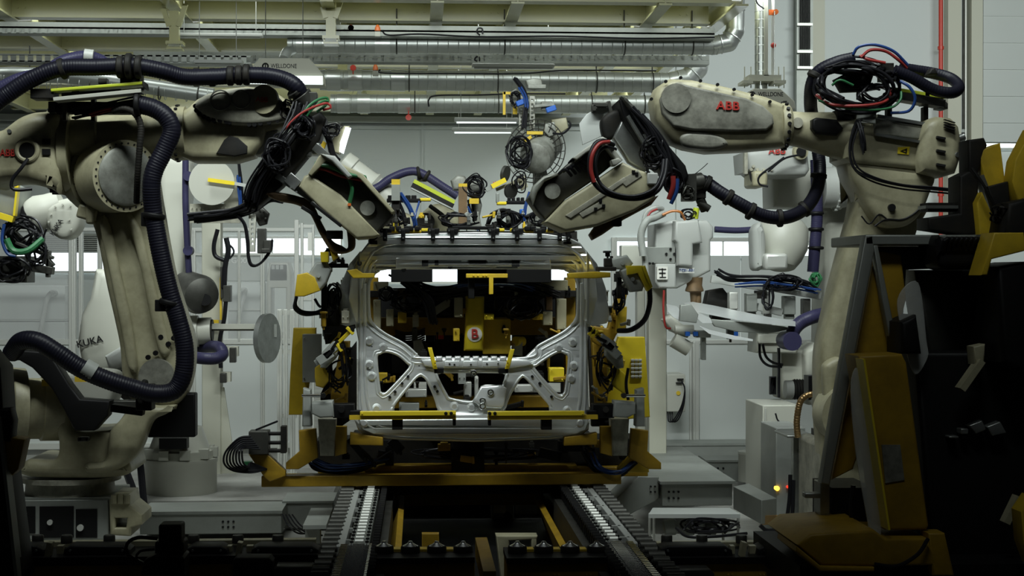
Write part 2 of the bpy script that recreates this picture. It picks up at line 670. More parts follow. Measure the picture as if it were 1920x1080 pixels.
# long galvanised cable trays under the beams
for k, (y, x0, x1, Y, h, lab) in enumerate(((57, -60, 1340, 17.3, 5, 'long perforated steel cable tray in front, just above the upper duct'),
                                            (109, 250, 1330, 18.8, 5, 'long steel cable tray between the upper and middle ducts'),
                                            (110, -60, 470, 16.6, 7, 'grey steel cable tray running along the far left under the beams'))):
    b = B()
    b.bx(x0, y - h, x1, y - h + 1.5, Y, 0.02)
    b.bx(x0, y + h - 2, x1, y + h, Y, 0.25)
    b.bx(x0, y - h, x1, y - h + 1.5, Y + 0.23, 0.02)
    n = int((x1 - x0) / 16)
    for i in range(n):
        b.bx(x0 + 16 * i, y - h, x0 + 16 * i + 10, y + h, Y, 0.015)
    b.to('cable_tray', 'galv', label=lab, cat='cable tray')

# spiral ducts


def duct(lab, pts, r, elbow=None):
    t = T('spiral_duct', lab, 'duct', P(*pts[0]))
    b = B()
    b.tube(pts, r, n=20, step=0.4)
    a, c = P(*pts[0]), P(*pts[-1])
    n = int((c - a).length / 0.115)
    ax = (c - a).normalized()
    for i in range(n):
        b.ring(a + (c - a) * (i + .5) / n, ax, r * U(pts[0][2]) + 0.001, 0.0045, n=20, m=5)
    b.to('duct_pipe', 'duct', t)
    for x in (0.02, 0.08, 0.2):
        b = B()
        p = a + (c - a) * x
        b.cyl(p, p + ax * 0.17, r * U(pts[0][2]) * 1.07, n=24)
        b.to('sleeve', 'duct_plain', t)
    for x in (0.25, 0.5, 0.78, 0.94):
        b = B()
        p = a + (c - a) * x
        b.ring(p, ax, r * U(pts[0][2]) + 0.006, 0.008, n=20, m=5)
        b.cyl(p + V((0, 0, r * U(pts[0][2]))), p + V((0, 0, r * U(pts[0][2]) + 0.3)), 0.008, n=6)
        b.to('hanger_rod', 'dark_steel', t)
    if elbow:
        b = B()
        m = len(elbow)
        pv = [P(*e) for e in elbow]
        rr = r * U(elbow[0][2]) * 1.05
        for i in range(m - 1):
            b.cyl(pv[i], pv[i + 1], rr, n=20)
            b.ball(pv[i + 1], rr * 1.005, n=20, m=12)
            b.ring(pv[i] + (pv[i + 1] - pv[i]) * .5, pv[i + 1] - pv[i], rr, .008, n=20, m=5)
        b.to('elbow', 'duct_plain', t)
    return t


duct('upper spiral duct with an elbow turning up at the right end', [(540, 82, 17.6), (950, 84, 17.6), (1345, 86, 17.6)], 17,
     [(1335, 86, 17.6), (1366, 80, 17.6), (1378, 58, 17.6), (1379, -20, 17.6)])
duct('middle spiral duct curving up behind the right robot wrist', [(600, 150, 19.6), (950, 152, 19.6), (1262, 155, 19.6)], 19,
     [(1255, 155, 19.6), (1290, 148, 19.6), (1308, 128, 19.6), (1310, 105, 19.6)])
duct('lower spiral duct, lowest of the three, behind the tall blue gripper', [(620, 194, 21.4), (950, 195, 21.4), (1245, 196, 21.4)], 17)
b = B()
b.tube([(532, 112, 17.4), (538, 98, 17.5), (552, 90, 17.6)], 10, n=16)
b.to('duct_end', 'duct_plain', label='short bright duct bend above the left hanging sign', cat='duct')
duct('greyish duct at the far left behind the hoses', [(-60, 142, 17.2), (120, 142, 17.2), (400, 180, 17.2)], 14)
# cables looping along the ducts
for lab, pts in (('black cable draped along the top of the upper duct', [(716, 58, 17.3), (730, 66, 17.3), (790, 64, 17.3), (900, 69, 17.3), (1050, 68, 17.3), (1200, 72, 17.3), (1340, 70, 17.3)]),
                 ('black cable draped along the top of the middle duct', [(712, 130, 19.3), (722, 137, 19.3), (850, 138, 19.3), (980, 138, 19.3), (1060, 132, 19.3), (1230, 133, 19.3)]),
                 ('black cable hooked over the left end of the lower duct', [(804, 200, 21.1), (804, 187, 21.1), (820, 179, 21.1), (900, 178, 21.1), (960, 176, 21.1), (1060, 176, 21.1)]),
                 ('small cable coil hanging by the upper cable tray', [(900, 66, 17.2), (894, 60, 17.2), (897, 53, 17.2), (904, 54, 17.2), (905, 64, 17.2)]),
                 ('small cable coil hanging by the middle cable tray', [(895, 115, 18.7), (890, 112, 18.7), (894, 106, 18.7), (899, 108, 18.7), (899, 115, 18.7)])):
    B().tube(pts, 1.6, n=6).to('cable', 'cable', label=lab, cat='cable')
# red discs and orange beacons on the ducts
for x, y, Y, lab in ((658, 52, 17.3, 'red round knob above the upper duct'), (662, 127, 19.3, 'red round knob above the middle duct'),
                     (766, 220, 21.2, 'red round knob hanging under the lower duct')):
    b = B()
    b.disc(x, y, Y, 5.5, 0.03)
    b.bx(x - 1, y - (12 if y > 200 else 0), x + 1, y + (3 if y > 200 else 12), Y + .01, .2 if y > 200 else .02)
    b.to('valve_knob', 'red', label=lab, cat='knob')
for x, y, Y, lab in ((708, 54, 17.3, 'orange beacon on the upper duct beside the red knob'), (704, 128, 19.3, 'orange beacon on the middle duct beside the red knob')):
    t = T('warning_beacon', lab, 'beacon', P(x, y + 14, Y))
    b = B()
    p = P(x, y + 4, Y)
    b.lathe(p, P(x, y - 8, Y), [(0, .034), (.5, .03), (.9, .016), (1, .005)], n=12)
    b.to('beacon_lens', 'orange', t)
    B().bx(x - 5, y + 5, x + 5, y + 14, Y - .03, .06).to('beacon_base', 'white', t)
# tube lights hanging under the frame
for x0, x1, y, Y, lit, lab in ((885, 1040, 123, 18.6, 0, 'tube light hanging under the middle cable tray'),
                               (333, 492, 66, 17.0, 0, 'pale tube light between the two left hanger brackets'),
                               (852, 972, 225, 20.5, 1, 'tube light glowing white under the lower duct'),
                               (848, 962, 244, 22.5, 1, 'lower of two glowing tube lights, just above the back wall ledge'),
                               (362, 455, 116, 16.4, 0, 'tube light over the left robot hose beside the hanging sign')):
    t = T('tube_light', lab, 'light', P((x0 + x1) / 2, y, Y))
    b = B()
    b.bx(x0, y - 5, x1, y + 3, Y, .12)
    for xx in (x0 + 12, x1 - 12):
        q = P(xx, y - 5, Y + .06)
        b.cyl(q, (q.x, q.y, 4.86), .005, n=6)
    b.to('light_housing', 'white_clean', t, bev=.01)
    b = B()
    b.cylp((x0 + 4, y + 4, Y + .06), (x1 - 4, y + 4, Y + .06), 2.4, n=12)
    b.to('tube', 'lamp_on' if lit else 'white_clean', t)

# back wall services on the right
t = T('cable_riser', 'tall grey cable riser with dark ribbed cables on the back wall', 'cable riser', P(1510, 250, 28.2))
B().bx(1494, -60, 1524, 460, 28.25, .12).to('backplate', 'galv', t)
for y0, y1 in ((-40, 42), (50, 92), (101, 124)):
    b = B()
    for i in range(6):
        b.cylp((1501 + 3.4 * i, y0, 28.2), (1501 + 3.4 * i, y1, 28.2), 1.3, n=6)
    b.to('riser_cables', 'black', t)
b = B()
for y in (46, 97, 127):
    b.bx(1495, y - 3, 1524, y + 2, 28.14, .06)
b.to('clamp_rail', 'alu', t)
t = T('fire_pipe', 'red vertical fire pipe on the back wall behind the right robot', 'pipe', P(1764, 440, 28.2))
B().cylp((1764, -60, 28.2), (1764, 440, 28.2), 4.2, n=12).to('pipe', 'red', t)
for y in (90, 250, 365):
    B().cylp((1764, y - 3, 28.2), (1764, y + 3, 28.2), 6, n=12).to('coupling', 'red', t)
B().cylp((1811, -60, 28.3), (1811, 460, 28.3), 2, n=8).to('conduit', 'alu', label='thin pale conduit in the dark slot of the right pillars', cat='pipe')
# the round white post that carries the right hanging sign
t = T('hanging_post', 'round pale duct post dropping from above to the right sign', 'post', P(1432, 165, 17.0))
b = B()
b.cylp((1427, -60, 17.0), (1427, 172, 17.0), 12, n=20)
for i in range(10):
    b.ring(P(1427, i * 16 + 6, 17), (0, 0, 1), 12 * U(17), .004, n=20, m=5)
b.to('duct_pipe', 'duct_plain', t)
B().bx(1434, -60, 1440, 142, 16.85, .05).to('support_bar', 'wall_trim', t)
B().bx(1448, -60, 1452, 150, 16.9, .04).to('conduit', 'alu', t)
b = B()
b.bx(1405, 140, 1465, 152, 16.75, .3)
b.plate([(1432, 142), (1437, 128), (1442, 142)], 16.75, .02)
for x in (1396, 1408, 1460, 1470):
    b.cylp((x, 125, 16.9), (x, 165, 16.9), 1, n=6)
b.bx(1394, 150, 1412, 156, 16.7, .3)
b.bx(1452, 150, 1474, 156, 16.7, .3)
b.to('sign_bracket', 'wall_trim', t)
b = B()
b.disc(1455, 22, 16.8, 5, .05)
b.bx(1442, 18, 1455, 28, 16.85, .03)
b.to('beacon', 'orange', t)
B().ball(P(1450, 85, 16.8), .03).to('indicator', 'red', t)
b = B()
b.tube([(1416, -10, 16.7), (1420, 6, 16.7), (1432, 16, 16.8)], 1.5, n=6)
b.to('cable', 'cable', t)


def hanging_sign(lab, x0, x1, y0, y1, Y, tx, ty, th, lit):
    t = T('hanging_sign', lab, 'sign', P((x0 + x1) / 2, y1, Y))
    c = (y1 - y0)
    b = B()
    b.plate([(x0 + 28, y0), (x1 - 28, y0), (x1 - 2, y0 + c * .62), (x1, y1), (x0, y1), (x0 + 2, y0 + c * .62)], Y, .35, .012)
    b.to('housing', 'wall_trim', t)
    b = B()
    b.text('WELLDONE', tx, ty, Y - .004, th, bold=.012, sx=.8)
    x = tx - th * 4.3
    b.ring(P(x, ty, Y - .004), (0, 1, 0), th * .62 * U(Y), .008, n=20, m=4)
    b.bx(x - 1.2, ty - th * .7, x + 1.2, ty + th * .5, Y - .006, .01)
    b.to('lettering', 'ink', t)
    if lit:
        B().bx(x0 + 3, y0 + c * .66, x1 - 3, y1, Y - .03, .05).to('lit_panel', 'lamp_on', t)
    for x in (x0 + 40, x1 - 40):
        q = P(x, y0, Y + .17)
        B().cyl(q, (q.x, q.y, 4.42), .005, n=6).to('hanger_wire', 'steel', t)
    return t


hanging_sign('cream hanging light sign with dark lettering above the left robot', 458, 608, 109, 158, 16.15, 532, 124, 8, 1)
hanging_sign('cream hanging sign with dark lettering on the round post at right', 1386, 1492, 166, 204, 16.6, 1445, 177, 8, 0)
# ================================================================ fences and the machines behind the cell
YF = 13.2


def fence(lab, posts, rails, panels, clears):
    t = T('safety_fence', lab, 'fence', P(sum(p[0] for p in posts) / len(posts), 850, YF))
    for x, w_, y0, y1 in posts:
        b = B()
        b.bx(x - w_ / 2, y0, x + w_ / 2, y1, YF, .06)
        b.bx(x - w_ * .12, y0 + 1, x + w_ * .12, y1 - 1, YF - .006, .02)
        b.to('post', 'alu', t, bev=.004)
    for x0, x1, y, h in rails:
        B().bx(x0, y - h / 2, x1, y + h / 2, YF + .005, .05).to('rail', 'alu', t, bev=.004)
    for x0, y0, x1, y1 in panels:
        B().bx(x0, y0, x1, y1, YF + .02, .015).to('panel', 'panel', t)
    for x0, y0, x1, y1 in clears:
        B().bx(x0, y0, x1, y1, YF + .025, .006).to('clear_panel', 'plastic_clear', t)
    return t


fence('aluminium safety fence with clear upper panels behind the left robot', [(135, 14, 425, 850), (151, 8, 425, 850), (186, 8, 430, 850), (362, 10, 430, 850), (448, 5, 432, 640), (492, 8, 432, 850), (-20, 12, 425, 850)],
      [(-20, 560, 430, 8), (-20, 560, 641, 9), (-20, 560, 836, 8), (360, 560, 477, 5)],
      [(-20, 646, 130, 834), (190, 646, 360, 834), (366, 646, 556, 834)], [(-20, 434, 130, 638), (190, 434, 360, 638), (366, 434, 488, 638), (494, 434, 556, 638)])
fence('aluminium safety fence with white panels behind the right gun column', [(1152, 10, 445, 850), (1240, 8, 445, 640), (1302, 18, 640, 835), (1299, 4, 640, 835), (1556, 10, 445, 850)],
      [(1150, 1560, 449, 8), (1150, 1560, 641, 7), (1150, 1560, 832, 8)],
      [(1158, 645, 1292, 830), (1312, 645, 1552, 830), (1156, 480, 1236, 638), (1244, 480, 1388, 638), (1391, 480, 1552, 638)], [(1158, 453, 1236, 478), (1244, 453, 1552, 478)])
# open fence gate
t = T('fence_gate', 'narrow aluminium fence gate standing open left of the tailgate', 'gate', P(570, 850, 12.4))
for x, w_, y0, y1 in ((556, 9, 412, 872), (566, 6, 418, 872), (587, 5, 424, 872)):
    B().bx(x - w_ / 2, y0, x + w_ / 2, y1, 12.4, .05).to('post', 'alu', t, bev=.004)
for y in (424, 560, 640):
    B().bx(556, y - 3, 589, y + 3, 12.41, .04).to('rail', 'alu', t)
B().bx(568, 428, 585, 640, 12.42, .006).to('clear_panel', 'plastic_clear', t)
B().bx(577, 436, 585, 470, 12.38, .01).to('notice', 'paper', t)
# aluminium upright frame nearer the jig
t = T('aluminium_frame', 'upright aluminium profile frame left of the yellow side panel', 'frame', P(535, 905, 10.6))
for x, w_ in ((524, 9), (535, 8), (548, 9)):
    b = B()
    b.bx(x - w_ / 2, 580, x + w_ / 2, 900, 10.6, .05)
    b.bx(x - 1, 582, x + 1, 900, 10.59, .02)
    b.to('post', 'alu', t, bev=.003)
for y in (586, 660, 780, 890):
    B().bx(520, y - 4, 556, y + 4, 10.62, .04).to('crossbar', 'alu', t)

# boxes and shelves seen through the clear panels
t = T('pipe_cabinet', 'low grey cabinet with white pipes behind the far left clear panel', 'cabinet', P(65, 640, 14.6))
B().bx(-30, 535, 122, 600, 14.6, .5).to('body', 'panel', t, bev=.01)
B().bx(-30, 604, 122, 818, 14.62, .5).to('lower_body', 'panel', t, bev=.01)
b = B()
b.tube([(97, 548, 14.5), (88, 560, 14.5), (80, 600, 14.4), (74, 632, 14.4)], 4.5, n=10)
b.disc(98, 550, 14.5, 6, .1)
b.to('pipe', 'white_clean', t)
t = T('pipe_cabinet', 'grey cabinet with a white pipe handle behind the cream post', 'cabinet', P(460, 640, 14.6))
B().bx(428, 530, 490, 818, 14.6, .5).to('body', 'panel', t, bev=.01)
B().bx(428, 580, 490, 582, 14.58, .1).to('seam', 'alu', t)
b = B()
b.tube([(456, 545, 14.5), (458, 552, 14.5), (450, 585, 14.45), (446, 620, 14.4)], 4.5, n=10)
b.disc(456, 545, 14.5, 6, .1)
b.to('pipe', 'white_clean', t)
t = T('control_cabinet', 'grey control cabinet with pale lettering behind the clear fence panel', 'cabinet', P(450, 530, 15))
B().bx(425, 478, 492, 528, 15, .5).to('body', 'galv', t, bev=.01)
B().text('TGO0', 444, 489, 14.995, 10, bold=.015).to('lettering', 'pale_ink', t)
t = T('machine_housing', 'pale machine housing with square openings behind the fence left of the gate', 'machine', P(523, 640, 15))
b = B()
b.plate([(505, 492), (540, 492), (546, 515), (546, 808), (500, 808), (500, 520)], 15, .4, .02, holes=[[(510, 500), (534, 500), (534, 522), (510, 522)], [(508, 540), (536, 540), (536, 625), (508, 625)]])
b.to('housing', 'white', t)
for x in (512, 520, 528):
    B().bx(x - 3, 497, x + 3, 505, 14.98, .05).to('button_box', 'grey_box', t)

# ---------------------------------------------------------------- left white robot (behind)
t = T('industrial_robot', 'large white robot arm on a white drum behind the left front robot', 'robot', P(335, 955, 10.2))
b = B()
b.plate([(352, 300), (300, 300), (302, 420), (310, 520), (330, 640), (346, 640), (340, 560), (346, 480), (350, 400)], 10.1, .3, .05, sm=6)
b.to('boom', 'white', t)
b = B()
b.plate([(176, 504), (205, 506), (235, 560), (330, 640), (330, 700), (180, 705), (150, 680), (143, 640), (150, 590), (166, 560)], 9.6, .5, .06)
b.to('shoulder_cover', 'white', t)
b = B()
b.plate([(195, 668), (225, 650), (260, 645), (260, 690), (230, 690), (205, 700)], 9.4, .2, .03)
b.to('shoulder_trim', 'white_clean', t)
B().text('KUKA', 168, 641, 9.59, 13, bold=.03, rot=-14).to('lettering', 'ink', t)
b = B()
b.disc(250, 720, 9.4, 34, .3)
b.to('axis_drum', 'black_rough', t)
p = P(339, 955, 10)
r = 66 * U(10)
b = B()
b.lathe(P(339, 957, 10), P(339, 858, 10), [(0, r * .98), (.02, r), (.9, r), (.93, r * 1.02), (1, r * 1.02), (1.0, .05)], n=40)
b.to('pedestal', 'white', t)
b = B()
b.lathe(P(337, 858, 10), P(337, 800, 10), [(0, r * .95), (.25, r * .95), (.3, r * .85), (1, r * .62), (1.02, .1)], n=40)
for i in range(10):
    a = i * .628
    b.box(P(337, 853, 10) + V((math.cos(a) * r * .93, math.sin(a) * r * .93, .02)), (.06, .06, .06))
b.to('base_ring', 'white', t)
b = B()
b.bx(298, 822, 350, 842, 9.72, .1)
b.to('base_opening', 'black', t)
b = B()
b.lathe(P(330, 622, 9.9), P(400, 620, 9.9), [(0, .10), (.6, .10), (.62, .085), (.95, .085)], n=24)
b.to('wrist_housing', 'white', t)
B().cylp((383, 620, 9.9), (399, 620, 9.9), 21, n=28).to('wrist_flange', 'black_rough', t)
b = B()
b.lathe(P(348, 540, 10.0), P(382, 556, 9.7), [(0, .07), (.1, .115), (.75, .125), (.9, .11), (1, .05)], n=28)
b.to('motor', 'dark_steel', t)
B().disc(384, 562, 9.7, 11, .05).to('motor_cap', 'black', t)
b = B()
b.tube([(348, 300, 9.9), (348, 380, 9.9), (352, 470, 9.9), (356, 540, 9.9)], 6, n=10)
for y in (330, 470):
    b.disc(352, y, 9.85, 9, .08)
b.to('cable_hose', 'hose_violet', t)
b = B()
b.tube([(352, 668, 9.7), (380, 672, 9.6), (404, 672, 9.6), (417, 665, 9.65), (412, 652, 9.7), (390, 650, 9.9), (360, 655, 10)], 11, n=14, rib=.03)
b.to('hose_loop', 'hose_violet', t)
b = B()
b.barp((398, 612, 9.9), (492, 612, 9.9), 9, .08)
b.barp((398, 618, 9.92), (488, 618, 9.92), 4, .05)
b.to('tool_shaft', 'white', t)
b = B()
b.cylp((496, 634, 9.9), (506, 634, 9.9), 46, n=40)
i0 = 0
b.turn(i0, P(500, 634, 9.9), (0, 0, 1), -22)
b.to('tool_disc', 'steel', t)
b = B()
b.bx(486, 608, 519, 632, 9.95, .1)
b.to('tool_clamp', 'galv', t)
t0 = t

# hoses and pedestal cables by the drum
b = B()
strands(b, [(228, 860, 9.3), (240, 900, 9.2), (262, 950, 9.1)], 9.2, 3, 6, 6)
strands(b, [(258, 840, 9.4), (264, 890, 9.4), (270, 950, 9.3)], 9.4, 3, 6, 5)
b.to('floor_hose', 'cable', label='dark hoses dropping to the floor left of the white drum', cat='hose', kind='stuff')

# ---------------------------------------------------------------- white round target disc with handling frame
t = T('disc_gripper', 'handling tool with a big white round disc and a yellow ruler bar', 'gripper', P(396, 420, 9.6))
b = B()
b.disc(397, 342, 9.55, 42, .02, n=48)
b.to('round_plate', 'white', t)
b = B()
b.barp((390, 337, 9.53), (440, 344, 9.53), 7, .012)
b.to('ruler', 'yellow_bright', t)
B().barp((440, 344, 9.53), (462, 348, 9.53), 6, .012).to('ruler_tip', 'white_clean', t)
b = B()
b.bx(356, 382, 460, 398, 9.62, .04)
b.bx(356, 402, 450, 418, 9.66, .04)
b.plate([(420, 350), (442, 330), (452, 396), (420, 396)], 9.64, .03)
b.bolts([(360 + 8 * i, 390) for i in range(12)], 9.61, 1.6)
b.to('perforated_bar', 'cream_dirty', t)
b = B()
strands(b, [(360, 412, 9.5), (400, 408, 9.5), (440, 400, 9.5), (470, 390, 9.45), (500, 370, 9.45), (520, 372, 9.4)], 9.5, 10, 2.6, 8)
strands(b, [(440, 398, 9.5), (458, 418, 9.5), (464, 450, 9.5), (466, 480, 9.5), (472, 497, 9.5), (488, 494, 9.5), (506, 470, 9.5), (510, 450, 9.5)], 9.5, 3, 2, 2)
strands(b, [(445, 300, 9.6), (450, 350, 9.6), (452, 395, 9.6)], 9.6, 4, 2.2, 5)
b.to('cable_bundle', 'cable', t, kind='stuff')
b = B()
strands(b, [(447, 330, 9.55), (449, 360, 9.55), (452, 390, 9.55)], 9.5, 3, 2, 4)
b.to('blue_cable', 'cable_blue', t)
b = B()
b.plate([(466, 402), (480, 402), (478, 472), (468, 472)], 9.5, .04, .003, holes=[[(471, 410 + 9 * i), (475, 410 + 9 * i), (475, 414 + 9 * i), (471, 414 + 9 * i)] for i in range(6)])
b.to('perforated_post', 'white', t)
b = B()
b.plate([(470, 396), (490, 386), (505, 400), (500, 420), (486, 424)], 9.55, .06, .01)
b.bx(482, 428, 498, 475, 9.5, .08)
b.bx(494, 450, 508, 470, 9.48, .06)
b.bx(490, 466, 506, 474, 9.45, .06)
b.bolts([(486, 392), (494, 398), (498, 410)], 9.54, 2)
b.to('clamp_head', 'dark_steel', t, bev=.004)

# ---------------------------------------------------------------- cream post with brace behind the left robot
t = T('machine_column', 'cream steel column with a slanted brace behind the left robot', 'column', P(400, 905, 10.9))
b = B()
b.bx(378, 398, 414, 905, 10.9, .14)
b.to('post', 'wall_trim', t, bev=.006)
b = B()
b.plate([(413, 725), (420, 727), (446, 905), (413, 905)], 10.93, .03, .004)
b.to('brace_plate', 'wall_trim', t)
B().bx(370, 905, 470, 911, 10.8, .4).to('foot_plate', 'galv', t)
b = B()
b.bx(414, 650, 446, 668, 10.85, .08)
b.bx(414, 698, 432, 716, 10.85, .08)
b.to('bracket', 'wall_trim', t)
b = B()
b.bx(430, 652, 442, 680, 10.78, .06)
b.bx(412, 700, 424, 718, 10.8, .06)
b.bx(413, 500, 422, 560, 10.8, .1)
b.bx(418, 535, 432, 566, 10.78, .1)
b.to('valve_box', 'dark_steel', t, bev=.004)
b = B()
b.tube([(408, 430, 10.8), (401, 460, 10.8), (404, 480, 10.8), (420, 488, 10.8)], 4, n=8)
b.tube([(424, 446, 10.8), (428, 470, 10.8), (422, 500, 10.8), (420, 540, 10.8)], 5, n=8)
b.tube([(424, 455, 10.8), (436, 465, 10.8), (438, 475, 10.8), (430, 485, 10.8)], 2, n=6)
b.tube([(424, 560, 10.8), (420, 600, 10.8), (412, 640, 10.8), (414, 690, 10.8)], 4, n=8)
b.to('post_cable', 'cable', t)
b = B()
b.bx(412, 520, 416, 600, 10.82, .05)
b.bx(376, 600, 410, 606, 10.8, .05)
b.to('yellow_guard', 'yellow', t)

# ---------------------------------------------------------------- far left wrist with a gripper
t = T('industrial_robot', 'small white robot wrist at the far left edge holding a dark gripper', 'robot', P(40, 600, 9.4))
b = B()
b.lathe(P(58, 408, 9.4), P(118, 384, 9.4), [(0, .10), (.3, .115), (.6, .10), (1, .09)], n=28)
b.to('forearm', 'white', t)
b = B()
i0 = len(b.v)
b.plate([(80, 392), (100, 378), (140, 370), (150, 392), (146, 425), (132, 444), (112, 448), (90, 430)], 9.3, .22, .04, sm=5)
b.bolts([(104, 388), (118, 384), (132, 386), (96, 402), (92, 416), (130, 412), (134, 430)], 9.29, 1.8)
b.to('wrist', 'white', t)
B().text('KUKA', 106, 426, 9.285, 9, bold=.03, rot=-58).to('lettering', 'ink', t)
B().cylp((52, 412, 9.4), (60, 407, 9.4), 34, n=28).to('tool_flange', 'black', t)
t = T('cable_gripper', 'dark cable covered gripper hanging at the far left edge', 'gripper', P(30, 560, 9.3))
b = B()
b.plate([(-20, 350), (10, 340), (36, 352), (30, 398), (20, 412), (-20, 398)], 9.2, .3, .01)
b.to('tool_box', 'galv', t)
b = B()
b.barp((-20, 335, 9.15), (36, 350, 9.15), 8, .03)
b.barp((-20, 398, 9.15), (26, 412, 9.15), 11, .05)
b.barp((34, 350, 9.15), (28, 405, 9.15), 4, .05)
b.to('yellow_frame', 'yellow_bright', t)
b = B()
tangle(b, 42, 440, 9.25, 45, 40, 16, 2.2, .12)
tangle(b, 18, 505, 9.25, 38, 26, 14, 2.2, .12)
tangle(b, 70, 475, 9.2, 22, 26, 7, 2, .1)
b.to('cable_bundle', 'cable', t, kind='stuff')
b = B()
b.barp((10, 420, 9.3), (45, 455, 9.3), 10, .06)
b.bx(-20, 480, 50, 530, 9.2, .2)
b.barp((50, 500, 9.2), (100, 508, 9.2), 14, .08)
b.barp((80, 480, 9.2), (98, 500, 9.2), 12, .06)
b.barp((92, 470, 9.2), (90, 520, 9.2), 6, .06)
b.barp((30, 455, 9.2), (100, 484, 9.2), 6, .05)
b.to('gripper_frame', 'dark_steel', t, bev=.004)
b = B()
b.tube([(12, 448, 9.1), (25, 470, 9.1), (52, 470, 9.1), (80, 448, 9.15)], 6, n=8)
b.to('green_hose', 'cable_green', t)
b = B()
b.tube([(8, 420, 9.1), (4, 450, 9.1), (14, 475, 9.1), (30, 480, 9.1)], 3, n=8)
b.to('blue_hose', 'cable_blue', t)

# ---------------------------------------------------------------- machines seen over the tailgate
t = T('industrial_robot', 'cream robot forearm sloping behind the left welding gun', 'robot', P(700, 640, 10.6))
b = B()
b.lathe(P(640, 302, 10.6), P(735, 378, 10.6), [(0, .05), (.03, .085), (.2, .09), (.22, .08), (.55, .085), (.6, .10), (.65, .085), (1, .09)], n=28)
b.to('forearm', 'white', t)
b = B()
b.tube([(640, 365, 10.5), (700, 355, 10.5), (732, 335, 10.5), (765, 322, 10.5), (790, 325, 10.5), (830, 350, 10.5), (858, 368, 10.5)], 8, n=12, rib=.04)
b.to('cable_hose', 'hose_violet', t)
b = B()
b.ring(P(785, 324, 10.5), (1, 0, .2), 9 * U(10.5), .012)
b.ring(P(800, 330, 10.5), (1, 0, -.6), 9 * U(10.5), .012)
b.bx(782, 326, 800, 340, 10.5, .05)
b.to('hose_clamp', 'black_rough', t)
b = B()
b.plate([(790, 400), (815, 382), (845, 388), (862, 412), (860, 440), (840, 448), (780, 448), (776, 420)], 10.65, .3, .05, sm=5)
b.plate([(700, 405), (730, 395), (765, 400), (790, 420), (790, 450), (700, 450)], 10.8, .3, .05, sm=5)
b.to('body', 'cream', t)
b = B()
b.disc(798, 416, 10.6, 17, .06)
b.tube([(806, 386, 10.6), (834, 408, 10.55), (844, 430, 10.55), (838, 452, 10.6)], 4, n=8)
b.to('motor', 'black_rough', t)
t['label'] = 'cream robot forearm and body with arched hose behind the left welding gun'
t = T('cable_tray', 'lime green topped cable tray sloping behind the jig centre', 'cable tray', P(812, 380, 10.4))
b = B()
b.barp((776, 340, 10.4), (852, 380, 10.4), 7, .1)
b.to('cover', 'lime', t)
b = B()
b.barp((772, 348, 10.4), (850, 387, 10.4), 8, .12)
b.to('tray', 'black_rough', t)
b = B()
b.barp((771, 353, 10.39), (848, 392, 10.39), 2.5, .1)
b.to('edge_rail', 'white_clean', t)

t = T('spot_gripper', 'grey wire wrapped gripper head standing behind the jig top centre', 'gripper', P(872, 432, 10.0))
b = B()
b.plate([(845, 338), (858, 328), (872, 330), (880, 346), (872, 358), (850, 356)], 10, .1, .02)
b.plate([(884, 362), (898, 360), (904, 385), (896, 425), (884, 425)], 10, .08, .01)
b.plate([(880, 338), (905, 338), (908, 358), (898, 372), (880, 366)], 10.05, .08, .01)
b.to('head', 'cast_grey', t)
b = B()
b.bx(860, 344, 876, 350, 9.9, .08)
b.to('cap', 'yellow', t)
B().bx(860, 350, 876, 424, 9.9, .08).to('post', 'copper_arm', t)
b = B()
tangle(b, 890, 350, 9.95, 22, 24, 9, 1.6, .06)
strands(b, [(880, 380, 9.95), (886, 405, 9.95), (896, 430, 9.95)], 9.95, 4, 1.8, 5)
b.to('cable_bundle', 'cable', t, kind='stuff')
b = B()
b.bx(880, 372, 898, 382, 9.9, .05)
b.to('yellow_block', 'yellow', t)
b = B()
strands(b, [(880, 388, 9.9), (888, 408, 9.9), (898, 430, 9.9)], 9.9, 2, 1.8, 3)
b.to('blue_cable', 'cable_blue', t)

t = T('tagged_gripper', 'small gripper with a bright yellow tag and two round grey suction plates', 'gripper', P(950, 372, 9.9))
b = B()
b.barp((922, 350, 9.9), (948, 337, 9.9), 9, .03)
b.to('yellow_tag', 'yellow_bright', t)
B().barp((911, 356, 9.92), (922, 350, 9.92), 8, .04).to('tip', 'galv', t)
B().text('N', 928, 343, 9.895, 6, bold=.03, rot=-26).to('lettering', 'text_red', t)
b = B()
b.plate([(970, 335), (984, 330), (990, 350), (978, 358)], 9.95, .04, .006)
b.barp((930, 356, 9.95), (978, 336, 9.95), 6, .03)
b.to('arm_plate', 'cream', t)
for x, y, ang in ((950, 326, 60), (960, 358, 40)):
    b = B()
    p = P(x, y, 9.95)
    d = M.Rotation(math.radians(ang), 3, 'Z') @ V((0, 1, .2))
    b.cyl(p, p + d * .02, 15 * U(9.95), n=28)
    b.to('suction_plate', 'dark_steel', t)
b = B()
tangle(b, 975, 340, 9.9, 16, 22, 5, 1.4, .05)
b.to('cable_bundle', 'cable', t, kind='stuff')

